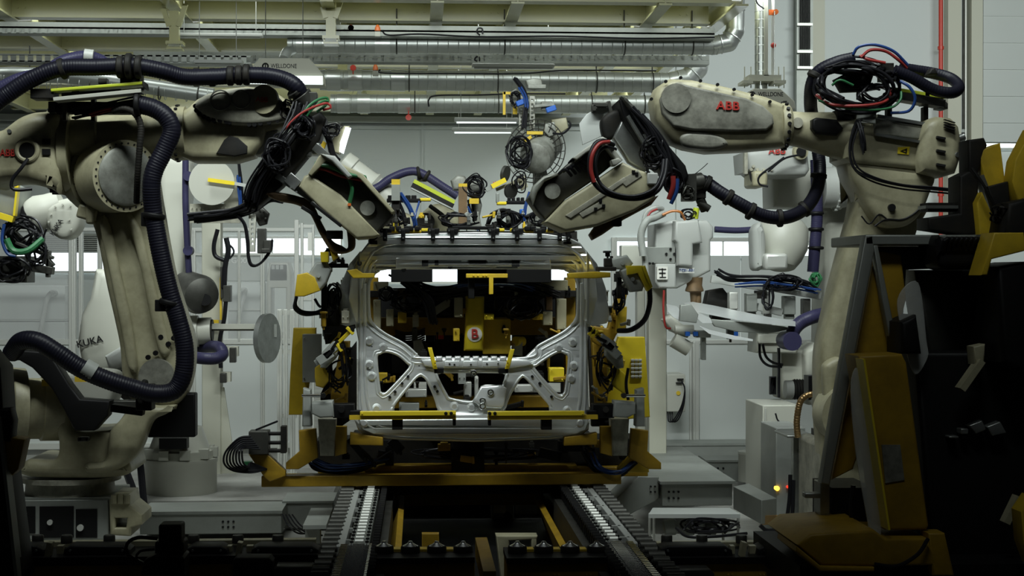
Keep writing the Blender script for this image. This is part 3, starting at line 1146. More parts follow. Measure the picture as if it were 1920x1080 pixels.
# tall tool with wire cage
t = T('cage_gripper', 'tall handling tool with perforated posts, blue grippers and a round wire cage', 'gripper', P(990, 340, 10.8))
for x in (978, 998):
    b = B()
    b.plate([(x - 5, 180), (x + 5, 180), (x + 5, 250), (x - 5, 250)], 10.8, .05, .004, holes=[[(x - 2, 186 + 8 * i), (x + 2, 186 + 8 * i), (x + 2, 190 + 8 * i), (x - 2, 190 + 8 * i)] for i in range(8)])
    b.to('perforated_post', 'white', t)
b = B()
for k, R_ in enumerate((60, 52, 42, 30, 18)):
    b.ring(P(1004, 283, 10.7 + .03 * k), (.5, 1, -.1), R_ * U(10.7), .004, n=36, m=5)
for i in range(24):
    a = i * math.pi / 12
    ax = V((.5, 1, -.1)).normalized()
    u = ax.orthogonal().normalized()
    q = ax.cross(u)
    c = P(1004, 283, 10.7)
    d = u * math.cos(a) + q * math.sin(a)
    b.cyl(c + ax * .1, c + d * 60 * U(10.7), .003, n=5)
b.to('wire_cage', 'dark_steel', t)
b = B()
b.lathe(P(1000, 300, 10.6), P(1030, 270, 10.9), [(0, .05), (.1, .11), (.3, .12), (.35, .10), (.6, .11), (.62, .1), (1, .1)], n=28)
b.to('motor', 'cast_grey', t)
b = B()
b.plate([(985, 150), (1000, 146), (1016, 148), (1018, 162), (1004, 168), (990, 164)], 10.8, .1, .01)
b.plate([(958, 172), (968, 165), (976, 180), (968, 205), (958, 196)], 10.8, .06, .006)
b.bx(990, 158, 1024, 166, 10.75, .05)
b.bx(1015, 190, 1035, 206, 10.75, .05)
b.barp((1000, 200, 10.75), (1040, 196, 10.75), 6, .05)
b.plate([(1022, 232), (1040, 228), (1044, 252), (1030, 256), (1020, 246)], 10.7, .06, .006)
b.to('tool_block', 'cast_grey', t, bev=.004)
b = B()
q = P(1012, 300, 11.0)
b.cyl(q, (q.x, q.y, 0), .05, n=16)
b.to('support_post', 'cast_grey', t)
for x0, y0, x1, y1 in ((968, 196, 988, 188), (1024, 208, 1042, 202)):
    B().barp((x0, y0, 10.7), (x1, y1, 10.7), 10, .06).to('blue_gripper', 'blue', t, bev=.005)
b = B()
b.bx(943, 172, 948, 215, 10.85, .03)
b.bx(944, 172, 972, 177, 10.85, .03)
b.bx(962, 200, 970, 214, 10.8, .04)
b.bx(988, 246, 1018, 252, 10.7, .04)
b.barp((982, 266, 10.65), (996, 256, 10.65), 6, .03)
b.to('yellow_bracket', 'yellow', t)
b = B()
strands(b, [(966, 146, 10.7), (980, 165, 10.7), (987, 190, 10.7), (984, 215, 10.7), (982, 240, 10.7)], 10.7, 5, 2, 4)
tangle(b, 975, 285, 10.6, 30, 36, 12, 1.7, .1)
tangle(b, 965, 185, 10.75, 12, 18, 5, 1.4, .05)
b.tube([(1036, 250, 10.6), (1056, 250, 10.6), (1070, 236, 10.6), (1066, 226, 10.6)], 2, n=6)
b.to('cable_bundle', 'cable', t, kind='stuff')
b = B()
strands(b, [(975, 162, 10.65), (985, 180, 10.65), (988, 200, 10.65)], 10.65, 3, 1.8, 3)
b.to('blue_cable', 'cable_blue', t)
b = B()
b.plate([(1034, 224), (1062, 220), (1066, 240), (1048, 252), (1034, 250)], 10.9, .08, .01)
b.to('cream_bracket', 'cream', t)
# clear guard and bits behind the right gun head
t = T('bent_guard', 'pale bent plastic guard with a small clamp behind the right tool plate', 'guard', P(1110, 270, 7.9))
b = B()
b.plate([(1086, 232), (1100, 214), (1130, 196), (1142, 205), (1140, 250), (1092, 272)], 7.9, .01, .003)
b.to('guard', 'panel', t)
b = B()
b.bx(1112, 192, 1140, 200, 7.85, .05)
b.bx(1110, 196, 1118, 208, 7.85, .05)
b.barp((1140, 190, 7.9), (1147, 225, 7.9), 7, .05)
b.to('clamp', 'dark_steel', t, bev=.003)

# ---------------------------------------------------------------- right spot welder head on a column
t = T('pedestal_welder', 'white faceted welding head on a cream column right of the jig', 'welder', P(1235, 865, 10.3))
b = B()
b.plate([(1228, 420), (1264, 412), (1290, 414), (1325, 412), (1338, 425), (1338, 445), (1333, 450), (1333, 508), (1310, 520), (1270, 541), (1236, 541), (1228, 528)], 9.95, .35, .02)
b.to('housing', 'white_clean', t)
b = B()
b.plate([(1266, 414), (1310, 412), (1318, 455), (1300, 458), (1300, 500), (1270, 498), (1270, 455), (1264, 450)], 9.85, .12, .02)
b.plate([(1228, 493), (1268, 493), (1268, 540), (1236, 540), (1228, 528)], 9.9, .08, .015)
b.to('front_cover', 'white_clean', t)
B().bx(1212, 463, 1266, 494, 9.9, .06).to('mounting_plate', 'galv', t, bev=.003)
b = B()
b.bolts([(1249, 476), (1257, 467), (1264, 476), (1257, 486), (1218, 494), (1224, 494)], 9.9, 2.4)
b.to('bolt', 'black', t)
b = B()
b.bx(1232, 500, 1252, 524, 9.88, .03)
b.to('warning_plate', 'paper', t)
b = B()
b.bx(1235, 504, 1249, 505.5, 9.875, .01)
b.bx(1241, 503, 1243, 520, 9.875, .01)
b.bx(1236, 511, 1248, 513, 9.875, .01)
b.bx(1237, 519, 1249, 520.5, 9.875, .01)
b.to('printed_symbol', 'ink', t)
b = B()
b.bx(1274, 502, 1302, 512, 9.88, .03)
b.to('name_plate', 'paper', t)
B().text('TC01-R01', 1288, 507, 9.876, 5, bold=.01).to('lettering', 'cable_blue', t)
b = B()
b.bx(1217, 540, 1250, 870, 10.3, .14)
b.to('column', 'wall_trim', t, bev=.006)
B().bx(1206, 868, 1262, 876, 10.2, .35).to('foot_plate', 'galv', t)
b = B()
b.plate([(1165, 460), (1196, 460), (1210, 500), (1212, 870), (1195, 870), (1195, 545), (1165, 545)], 10.5, .12, .01)
b.to('rear_panel', 'white', t)
b = B()
b.tube([(1206, 480, 9.8), (1202, 440, 9.8), (1212, 415, 9.8), (1228, 408, 9.85), (1244, 400, 9.9)], 7, n=12, rib=.05)
b.tube([(1212, 540, 9.85), (1210, 500, 9.85), (1208, 465, 9.85)], 6, n=10, rib=.05)
b.tube([(1205, 425, 9.85), (1212, 400, 9.85), (1228, 390, 9.85), (1242, 392, 9.9)], 5, n=10, rib=.05)
b.to('grey_hose', 'grey_box', t)
b = B()
b.tube([(1210, 420, 9.82), (1218, 400, 9.82), (1232, 392, 9.84)], 2.2, n=8)
b.tube([(1245, 544, 9.9), (1244, 580, 9.9), (1248, 612, 9.9), (1258, 616, 9.9)], 2.2, n=8)
b.to('red_hose', 'cable_red', t)
b = B()
b.tube([(1242, 403, 9.85), (1260, 396, 9.85), (1276, 398, 9.85), (1284, 412, 9.9)], 2.4, n=8)
b.to('orange_cable', 'cable_orange', t)
b = B()
tangle(b, 1290, 402, 9.95, 16, 12, 6, 1.3, .05)
b.to('cable_bundle', 'cable', t, kind='stuff')
b = B()
b.cylp((1303, 410, 9.95), (1306, 390, 9.95), 6, n=12)
b.to('connector', 'lime', t)
b = B()
b.lathe(P(1302, 520, 10), P(1302, 572, 10), [(0, .055), (.3, .05), (.45, .06), (.5, .06), (.55, .03), (1, .024)], n=20)
b.cylp((1308, 520, 10), (1308, 568, 10), 7, n=14)
b.to('electrode', 'copper_arm', t)
b = B()
b.plate([(1244, 600), (1260, 622), (1290, 634), (1300, 620), (1280, 608), (1258, 590)], 10, .15, .02)
b.cylp((1262, 637, 10), (1292, 655, 10), 14, n=16)
b.cylp((1265, 618, 10), (1300, 618, 10), 9, n=16)
b.to('lower_arm', 'white', t)
b = B()
b.bx(1305, 620, 1333, 633, 9.95, .1)
b.bx(1316, 633, 1324, 675, 9.98, .06)
b.to('cylinder', 'galv', t, bev=.003)
for x in (1290, 1305, 1380):
    B().bx(x - 4, 622, x + 4, 630, 9.93, .04).to('blue_fitting', 'blue', t)
b = B()
b.tube([(1340, 430, 10.2), (1380, 432, 10.2), (1420, 430, 10.2)], 6, n=10, rib=.04)
b.to('feed_hose', 'hose_violet', t)

# ---------------------------------------------------------------- right rear white robot with a panel gripper
t = T('industrial_robot', 'white robot behind the right front robot, holding a panel gripper', 'robot', P(1560, 900, 10.6))
b = B()
b.plate([(1395, 285), (1410, 280), (1515, 276), (1520, 318), (1512, 330), (1420, 330), (1410, 322), (1398, 322)], 10.2, .4, .04)
b.to('arm_housing', 'white_clean', t)
b = B()
b.plate([(1450, 318), (1600, 310), (1612, 340), (1612, 600), (1560, 760), (1545, 700), (1548, 400), (1520, 390), (1452, 388)], 10.6, .4, .04)
b.to('lower_arm', 'white', t)
B().text('ABB', 1457, 283, 10.19, 13, bold=.045).to('lettering', 'text_red', t)
b = B()
b.lathe(P(1540, 352, 10.5), P(1608, 350, 10.5), [(0, .14), (.35, .14), (.37, .155), (.5, .155), (.52, .145), (.9, .13), (1, .08)], n=36)
for i in range(18):
    a = i * .349
    b.cyl(P(1563, 351.6, 10.5) + V((0, math.cos(a) * .157, math.sin(a) * .157)), P(1569, 351.6, 10.5) + V((0, math.cos(a) * .157, math.sin(a) * .157)), .008, n=6)
b.to('elbow_drum', 'white_clean', t)
b = B()
b.bx(1412, 320, 1440, 350, 10.1, .3)
b.to('motor_block', 'cream', t, bev=.02)
b = B()
b.bolts([(1412, 312), (1420, 318), (1432, 318), (1408, 318), (1446, 318)], 10.2, 3)
b.bx(1396, 280, 1402, 326, 10.15, .05)
b.to('bolt', 'cream_dirty', t)
b = B()
i0 = len(b.v)
b.lathe(P(1466, 415, 10.2), P(1466, 502, 10.1), [(0, .10), (.08, .15), (.2, .175), (.6, .17), (.85, .13), (1, .09)], n=36)
b.to('wrist', 'white', t)
b = B()
b.plate([(1414, 430), (1430, 418), (1438, 450), (1434, 500), (1416, 505), (1413, 470)], 9.95, .2, .05, sm=4)
b.to('wrist_cover', 'white_clean', t)
B().bx(1434, 475, 1478, 506, 9.9, .2).to('tool_mount', 'alu', t, bev=.02)
b = B()
b.tube([(1530, 300, 10.4), (1532, 400, 10.4), (1528, 460, 10.4), (1524, 510, 10.4)], 11, n=14, rib=.04)
b.to('cable_hose', 'hose_violet', t)
b = B()
for y in (400, 430, 465):
    b.ring(P(1530, y, 10.4), (0, 0, 1), 12 * U(10.4), .012)
b.to('hose_clamp', 'black', t)
b = B()
b.tube([(1470, 295, 10.1), (1450, 310, 10.1), (1424, 330, 10.1), (1424, 345, 10.1), (1440, 350, 10.1)], 2, n=6)
b.tube([(1500, 290, 10.1), (1470, 298, 10.1), (1440, 322, 10.1)], 2, n=6)
b.tube([(1406, 322, 10.15), (1410, 340, 10.15), (1420, 348, 10.15)], 2, n=6)
b.to('cable', 'cable', t)
b = B()
b.disc(1502, 285, 10.15, 14, .1)
b.to('end_cap', 'cream', t)
B().disc(1503, 284, 10.13, 9, .05).to('end_cap_hole', 'black', t)
# base and motors below
b = B()
b.plate([(1420, 625), (1495, 622), (1500, 648), (1494, 664), (1418, 662)], 10.0, .3, .02)
b.bx(1422, 640, 1500, 643, 9.98, .05)
b.to('beam_cover', 'white', t)
b = B()
b.bx(1466, 656, 1520, 750, 10.1, .3)
b.plate([(1510, 660), (1535, 640), (1548, 700), (1540, 760), (1512, 760)], 10.0, .3, .03)
b.to('gearbox', 'white', t, bev=.02)
b = B()
b.cylp((1472, 730, 9.9), (1486, 730, 9.9), 17, n=24)
b.to('motor_end', 'white_clean', t)
b = B()
b.cylp((1486, 730, 9.9), (1518, 730, 9.9), 18, n=24)
for i in range(6):
    b.ring(P(1490 + 5 * i, 730, 9.9), (1, 0, 0), 18 * U(9.9), .006, n=24, m=5)
b.to('motor', 'black_rough', t)
b = B()
b.tube([(1484, 655, 9.6), (1486, 625, 9.6), (1500, 606, 9.6), (1525, 594, 9.6), (1552, 588, 9.7)], 13, n=14, rib=.04)
b.disc(1486, 640, 9.5, 18, .2)
b.to('thick_hose', 'hose_violet', t)
b = B()
b.tube([(1424, 645, 9.8), (1426, 670, 9.8), (1440, 685, 9.8), (1466, 688, 9.8)], 2.5, n=6)
b.tube([(1430, 645, 9.8), (1436, 668, 9.8), (1450, 680, 9.8), (1468, 684, 9.8)], 2.5, n=6)
b.barp((1460, 652, 9.8), (1460, 745, 9.8), 4, .03)
b.plate([(1444, 706), (1456, 706), (1456, 740), (1444, 740)], 9.8, .04, .006, holes=[[(1447, 710), (1453, 710), (1453, 736), (1447, 736)]])
b.to('cable', 'cable', t)

t = T('panel_gripper', 'perforated beam gripper with vacuum units under the right rear robot', 'gripper', P(1435, 600, 9.9))
for (x0, y0), (x1, y1) in (((1333, 523), (1440, 540)), ((1428, 536), (1538, 555)), ((1420, 575), (1466, 586))):
    b = B()
    b.barp((x0, y0, 9.9), (x1, y1, 9.9), 14, .05)
    b.to('perforated_beam', 'white_clean', t, bev=.003)
    b = B()
    n = int((x1 - x0) / 8)
    for i in range(n):
        tt = (i + .5) / n
        b.bolts([(x0 + (x1 - x0) * tt, y0 + (y1 - y0) * tt)], 9.9, 1.7, .004)
    b.to('hole_row', 'ink', t)
for x0, y0, x1, y1, m in ((1368, 548, 1384, 580, 'alu'), (1400, 550, 1420, 585, 'galv'), (1470, 555, 1492, 590, 'galv'), (1432, 545, 1444, 590, 'alu'), (1506, 560, 1520, 590, 'dark_steel')):
    b = B()
    b.bx(x0, y0, x1, y1, 9.85, .08)
    b.bx(x0 + 2, y1, x1 - 2, y1 + 8, 9.87, .05)
    b.to('vacuum_unit', m, t, bev=.005)
b = B()
b.plate([(1328, 545), (1356, 540), (1372, 560), (1366, 600), (1340, 590), (1322, 572)], 9.95, .12, .01)
b.bx(1335, 585, 1370, 600, 9.9, .1)
b.bx(1420, 545, 1438, 560, 9.85, .1)
b.to('valve_block', 'black_rough', t)
for x, y0, y1 in ((1441, 588, 615), (1370, 612, 636)):
    b = B()
    b.bx(x - 6, y0, x + 6, y1, 9.75, .05)
    b.bx(x - 2, y1, x + 2, y1 + 6, 9.76, .02)
    b.to('locating_pin', 'dark_steel', t, bev=.003)
b = B()
strands(b, [(1345, 510, 9.8), (1365, 520, 9.8), (1400, 522, 9.8), (1440, 522, 9.8), (1500, 530, 9.8), (1530, 545, 9.8)], 9.8, 8, 2, 6)
tangle(b, 1470, 530, 9.8, 40, 16, 10, 1.6, .08)
tangle(b, 1440, 555, 9.75, 12, 30, 6, 1.6, .05)
b.to('cable_bundle', 'cable', t, kind='stuff')
b = B()
strands(b, [(1380, 535, 9.78), (1430, 532, 9.78), (1480, 536, 9.78), (1535, 545, 9.78)], 9.8, 3, 1.8, 4)
b.to('blue_cable', 'cable_blue', t)
b = B()
tangle(b, 1530, 524, 9.8, 12, 14, 7, 2, .05)
b.to('green_cable', 'cable_green', t)
t = T('silver_panel', 'curved silver sheet metal part held by the right rear gripper', 'panel', P(1380, 630, 9.6))
b = B()
dep = lambda x, y: -(y - 600) * .010
b.plate([(1282, 568), (1300, 566), (1340, 573), (1400, 586), (1440, 594), (1492, 602), (1492, 612), (1440, 608), (1380, 600), (1330, 590), (1294, 582)], 9.6, .02, .006, dep=dep, dense=10)
b.plate([(1250, 570), (1270, 574), (1276, 584), (1282, 602), (1264, 596), (1252, 584)], 9.6, .02, .006, dep=dep, dense=10)
b.plate([(1306, 584), (1332, 596), (1336, 606), (1318, 606), (1308, 598)], 9.6, .02, .006, dep=dep, dense=10)
b.plate([(1310, 610), (1330, 618), (1380, 630), (1412, 636), (1412, 640), (1370, 636), (1330, 626)], 9.6, .02, .006, dep=dep, dense=10)
b.to('outer_skin', 'sheet', t)
b = B()
b.plate([(1276, 572), (1296, 570), (1310, 590), (1306, 606), (1274, 602)], 9.58, .04, .006)
b.plate([(1330, 598), (1420, 606), (1470, 612), (1488, 616), (1440, 626), (1380, 622), (1340, 612)], 9.62, .03, .006)
b.to('inner_frame', 'galv', t)

# ---------------------------------------------------------------- floor level behind right
def wireway(lab, x0, y0, x1, y1, Y, d, bolts=()):
    t = T('wireway', lab, 'wireway', P((x0 + x1) / 2, y1, Y))
    b = B()
    b.bx(x0, y0, x1, y1, Y, d)
    b.to('trough', 'galv', t, bev=.004)
    b = B()
    b.bx(x0 - 1, y0 - 2, x1 + 1, y0 + 1, Y - .01, d + .02)
    b.to('lid', 'galv', t)
    if bolts:
        b = B()
        b.bolts(bolts, Y, 2.2, .006)
        b.to('bolt', 'ink', t)
    return t


wireway('long far wireway along the foot of the right fence', 1250, 834, 1434, 866, 12.9, .3, [(1258 + 8 * i, 844 + 8 * j) for i in range(4) for j in range(2)])
wireway('grey wireway in front of the white drum, low right', 1325, 865, 1436, 905, 11.2, .3, [(1336 + 10 * i, 878 + 10 * j) for i in range(3) for j in range(2)])
b = B()
t = T('wireway', 'wide flat topped wireway running towards the camera right of the jig', 'wireway', P(1305, 950, 8.9))
p0, p1 = P(1241, 907, 8.9), P(1373, 948, 8.9)
b.box(((p0.x + p1.x) / 2, 8.9 + .9, (p0.z + p1.z) / 2), (p1.x - p0.x, 1.8, p0.z - p1.z))
b.to('trough', 'galv', t, bev=.004)
b = B()
b.box(((p0.x + p1.x) / 2, 8.9 + .89, p0.z + .008), (p1.x - p0.x + .03, 1.84, .016))
b.to('lid', 'galv', t)
b = B()
b.bolts([(1254 + 9 * i, 922 + 12 * j) for i in range(3) for j in range(2)], 8.9, 2.2, .006)
b.to('bolt', 'ink', t)
t = T('wireway', 'short wireway branching off to the right of the flat topped wireway', 'wireway', P(1420, 965, 8.4))
b = B()
vs = [G(1375, 912, p0.z), G(1404, 906, p0.z), G(1456, 934, p0.z), G(1428, 938, p0.z)]
n = 4
b.add(vs + [v - V((0, 0, .13)) for v in vs], [(0, 1, 2, 3), (7, 6, 5, 4)] + [(i, (i + 1) % 4, 4 + (i + 1) % 4, 4 + i) for i in range(4)])
b.to('trough', 'galv', t, bev=.003)
b = B()
q = G(1442, 936, p0.z)
b.box(q + V((.0, -.01, -.11)), (.085, .02, .05))
b.to('rust_end', 'brass', t)
t = T('wireway', 'sloping wireway elbow dropping towards the roller track right of the jig', 'wireway', P(1180, 960, 8.9))
b = B()
b.plate([(1196, 894), (1236, 894), (1236, 935), (1168, 972), (1150, 966), (1152, 938)], 8.95, .3, .006)
b.to('trough', 'galv', t)
b = B()
b.bolts([(1220, 912), (1228, 912), (1220, 922), (1228, 922)], 8.95, 2, .006)
b.to('bolt', 'ink', t)
b = B()
b.bx(1232, 900, 1244, 945, 9.3, .1)
t = T('white_drum', 'round cream pedestal drum low on the right behind the cabinet', 'pedestal', P(1406, 902, 11.0))
b = B()
r = 24 * U(11.0)
b.lathe(P(1408, 902, 11.0), P(1408, 846, 11.0), [(0, r), (.9, r), (.92, r * 1.03), (1, r * 1.02), (1.001, .02)], n=36)
b.to('drum', 'white', t)
# low white table
t = T('low_table', 'low pale steel table with thin legs right of the roller track', 'table', P(1302, 1010, 8.0))
b = B()
vs = [G(1216, 964, .31), G(1224, 952, .31), G(1368, 952, .31), G(1388, 964, .31)]
b.add(vs + [v - V((0, 0, .02)) for v in vs], [(0, 1, 2, 3), (7, 6, 5, 4)] + [(i, (i + 1) % 4, 4 + (i + 1) % 4, 4 + i) for i in range(4)])
b.to('tabletop', 'panel', t)
for x, y in ((1218, 962), (1226, 954), (1356, 954), (1384, 962)):
    q = G(x, y, .30)
    B().cyl(q, (q.x, q.y, 0.05), .007, n=8).to('leg', 'alu', t)
b = B()
tangle(b, 1330, 985, 7.7, 60, 16, 8, 2.4, .15)
b.tube([(1268, 990, 7.6), (1290, 1006, 7.5), (1340, 1006, 7.5), (1400, 1000, 7.6)], 3, n=8)
b.to('floor_cables', 'cable', label='loose black and grey cables lying under the low table', cat='cable', kind='stuff')
for i, x in enumerate((1255, 1290, 1330)):
    b = B()
    b.lathe(P(x - 12, 990, 7.9), P(x + 14, 986, 7.9), [(0, .02), (.1, .04), (.8, .045), (1, .03)], n=16)
    b.to('air_cylinder', 'galv', label=('first', 'second', 'third')[i] + ' short grey air cylinder from the left under the low table', cat='cylinder', group='air cylinders under the low table')
# electrical boxes and cabinets right
t = T('switch_box', 'white switch box with black cables on the right fence panel', 'box', P(1265, 800, 12.9))
B().bx(1251, 702, 1285, 772, 12.9, .32).to('body', 'white', t, bev=.006)
B().disc(1272, 737, 12.89, 4, .02).to('warning_sign', 'yellow', t)
b = B()
for k in range(3):
    b.tube([(1252 + 4 * k, 772, 12.95), (1254 + 4 * k, 790, 12.9), (1264 + 4 * k, 786, 12.85), (1278 + 2 * k, 760, 12.8), (1284, 730, 12.8), (1278, 714, 12.85)], 1.4, n=6)
b.bx(1270, 710, 1282, 712, 12.87, .05)
b.bx(1268, 717, 1280, 719, 12.87, .05)
b.to('cable', 'cable', t)
t = T('control_cabinet', 'tall grey control cabinet behind the right front fixture', 'cabinet', P(1455, 960, 9.4))
B().bx(1430, 760, 1500, 960, 9.4, .5).to('body', 'white', t, bev=.006)
B().bx(1434, 766, 1436, 958, 9.39, .02).to('edge_trim', 'alu', t)
b = B()
b.tube([(1454, 775, 9.3), (1460, 790, 9.3), (1480, 797, 9.25)], 1.6, n=6)
b.to('cable', 'cable', t)
t = T('control_cabinet', 'shorter grey cabinet with small amber and red lamps low on the right', 'cabinet', P(1478, 990, 8.8))
B().bx(1455, 802, 1510, 1013, 8.8, .4).to('body', 'grey_box', t, bev=.006)
B().disc(1457.5, 916, 8.79, 4.5, .03, n=12).to('amber_lamp', 'lamp_amber', t)
B().disc(1477, 913, 8.79, 2.5, .03, n=12).to('red_lamp', 'lamp_red', t)
t = T('cable_stand', 'small steel stand with coiled brown hose beside the grey cabinet', 'stand', P(1505, 1010, 8.3))
b = B()
b.bx(1476, 817, 1530, 821, 8.3, .3)
b.bx(1488, 820, 1498, 1010, 8.35, .06)
b.bx(1505, 850, 1530, 910, 8.4, .2)
b.to('frame', 'steel', t, bev=.003)
b = B()
b.tube([(1496, 820, 8.2), (1494, 790, 8.2), (1500, 755, 8.2), (1512, 742, 8.2), (1530, 738, 8.2)], 6, n=12, rib=.14)
b.to('coiled_hose', 'brass', t)
b = B()
b.barp((1524, 745, 8.2), (1542, 806, 8.2), 9, .05)
b.plate([(1545, 760), (1565, 758), (1568, 820), (1550, 830)], 8.2, .1, .01)
b.to('lever', 'alu', t)
b = B()
b.bx(1516, 705, 1540, 750, 8.2, .1)
b.bx(1528, 805, 1544, 835, 8.15, .08)
b.tube([(1482, 890, 8.1), (1480, 940, 8.1), (1470, 985, 8.1), (1440, 995, 8.1), (1425, 985, 8.1)], 4, n=8)
b.tube([(1488, 900, 8.05), (1486, 960, 8.05), (1480, 1000, 8.05)], 4, n=8)
b.to('cable', 'cable', t)
# wireways on the left floor
wireway('long grey wireway in front of the white drum on the left', 262, 962, 528, 1000, 8.9, .35, [(418 + 10 * i, 978 + 10 * j) for i in range(3) for j in range(2)])
wireway('grey wireway end joining behind the left roller track', 530, 942, 625, 990, 9.2, .35)
b = B()
b.bx(255, 940, 620, 958, 9.6, 1.6)
b.to('floor_platform', 'concrete', label='flat grey plinth under the white drum and cream column', cat='plinth')
b = B()
for k in range(4):
    b.tube([(530 + 6 * k, 965, 8.7), (540 + 8 * k, 985, 8.6), (560 + 9 * k, 1000, 8.5), (590 + 5 * k, 998 + 2 * k, 8.5)], 1.6, n=6)
b.to('floor_cables', 'cable', label='thin black cables curling at the wireway end left of the roller track', cat='cable', kind='stuff')
b = B()
b.bx(568, 985, 612, 992, 8.0, .6)
b.bx(572, 992, 600, 1024, 8.1, .1)
b.to('step_bracket', 'galv', label='flat grey bracket plate beside the left roller track', cat='bracket')
# ================================================================ tailgate, jig, conveyor
YT = 8.3


def dep(x, y):                                  # the glass half of the tailgate rakes towards the camera
    d = 0.0
    if y < 610:
        d -= (610 - y) * U(YT) * .5
    else:
        d -= (min(y, 782) - 610) * U(YT) * .17
    if y > 782:
        d += (y - 782) * U(YT) * .2
    d += ((x - 887) / 215.0) ** 2 * -.05
    return d


CUTS = tuple(range(448, 820, 14))
t = T('tailgate', 'bare silver sheet metal car tailgate clamped upright in the yellow jig', 'tailgate', P(888, 822, YT))
W = [(693, 535), (694, 590), (700, 606), (722, 624), (760, 645), (784, 666), (790, 670), (984, 670), (1008, 648), (1055, 622), (1074, 605), (1081, 590), (1082, 535), (1076, 518), (1060, 507), (1035, 504), (735, 504), (712, 508), (700, 518)]
L1 = [(707, 670), (712, 664), (724, 660), (745, 666), (764, 682), (767, 690), (724, 736), (715, 736), (712, 728)]
R1 = [(1066, 670), (1060, 664), (1050, 660), (1032, 668), (1006, 686), (1003, 692), (1046, 740), (1056, 738), (1060, 728)]
L2 = [(739, 764), (742, 756), (782, 708), (792, 706), (800, 714), (813, 742), (820, 764), (820, 774), (740, 774)]
R2 = [(1030, 764), (1027, 756), (986, 710), (978, 708), (970, 718), (955, 744), (948, 764), (948, 774), (1030, 774)]
C1 = [(820, 703), (832, 699), (940, 699), (948, 704), (944, 718), (940, 724), (905, 724), (886, 752), (846, 747), (838, 740)]
OUT = [(672, 640), (664, 600), (652, 560), (660, 510), (672, 478), (690, 455), (716, 442), (760, 438), (890, 435), (1020, 438), (1064, 444), (1088, 455), (1106, 478), (1118, 510), (1122, 560), (1110, 600), (1102, 640), (1103, 720), (1105, 785), (1098, 806), (1080, 814), (1030, 818), (890, 822), (750, 818), (700, 814), (680, 806), (672, 790), (671, 720)]
b = B()
b.plate(OUT, YT, .03, .01, holes=[W, L1, R1, L2, R2, C1], dep=dep, cuts=CUTS, dense=8)
b.to('inner_panel', 'sheet', t, ang=50)


def ridge(b, loop, r, off=0.0, closed=True, Yo=0.0):
    pts = [V((x, y, 0)) for x, y in loop]
    c = catmull(pts, closed, 6)
    if off:
        cen = sum((p for p in c), V((0, 0, 0))) / len(c)
        n = len(c)
        c2 = []
        for i, p in enumerate(c):
            tt = (c[(i + 1) % n] - c[i - 1])
            nn = V((tt.y, -tt.x, 0))
            if nn.length > 1e-6:
                nn.normalize()
            if nn.dot(p - cen) < 0:
                nn = -nn
            c2.append(p + nn * off)
        c = c2
    b.tubew([P(p.x, p.y, YT + dep(p.x, p.y) + Yo) for p in c], r, n=8, closed=closed, step=.02)


b = B()
for lp in (W, L1, R1, L2, R2, C1):
    ridge(b, lp, .0085, 1.5)
ridge(b, W, .006, 11)
ridge(b, L1, .005, 7)
ridge(b, R1, .005, 7)
b.to('hole_flange', 'sheet', t, ang=60)
b = B()
ridge(b, [(684, 530), (684, 600), (684, 700), (690, 760), (705, 790), (745, 802), (890, 806), (1030, 802), (1072, 790), (1086, 760), (1090, 700), (1090, 600), (1090, 530)], .010, closed=False)
ridge(b, [(676, 600), (676, 700), (680, 770), (695, 800), (745, 812), (890, 816), (1030, 812), (1082, 800), (1096, 770), (1098, 700), (1098, 600)], .007, closed=False)
ridge(b, [(700, 470), (740, 456), (890, 452), (1035, 456), (1075, 470), (1096, 500), (1100, 560)], .012, closed=False)
ridge(b, [(690, 520), (700, 490), (740, 474), (890, 470), (1035, 474), (1078, 490), (1086, 520)], .012, closed=False)
ridge(b, [(676, 540), (684, 500), (700, 470)], .010, closed=False)
ridge(b, [(705, 798), (760, 792), (850, 790)], .006, closed=False)
ridge(b, [(925, 790), (1010, 792), (1066, 798)], .006, closed=False)
b.to('pressed_rib', 'sheet', t, ang=60)
# outer skin seen at both flanks and along the bottom lip
b = B()
b.plate([(640, 530), (655, 495), (676, 470), (676, 606), (650, 612), (628, 604), (626, 592)], YT, .02, .006, dep=lambda x, y: dep(x, y) - .02 + (676 - x) * .004, dense=10)
b.plate([(1100, 470), (1120, 495), (1136, 540), (1143, 590), (1138, 606), (1112, 612), (1100, 606)], YT, .02, .006, dep=lambda x, y: dep(x, y) - .02 + (x - 1100) * .004, dense=10)
b.to('side_skin', 'sheet', t, ang=60)
b = B()
b.plate([(664, 786), (676, 800), (700, 811), (760, 818), (890, 822), (1030, 818), (1080, 813), (1100, 800), (1106, 788), (1104, 806), (1088, 818), (1030, 824), (890, 829), (750, 825), (690, 819), (672, 808)], YT + .06, .03, .008, dep=dep, dense=10)
b.to('bottom_lip', 'sheet', t, ang=60)
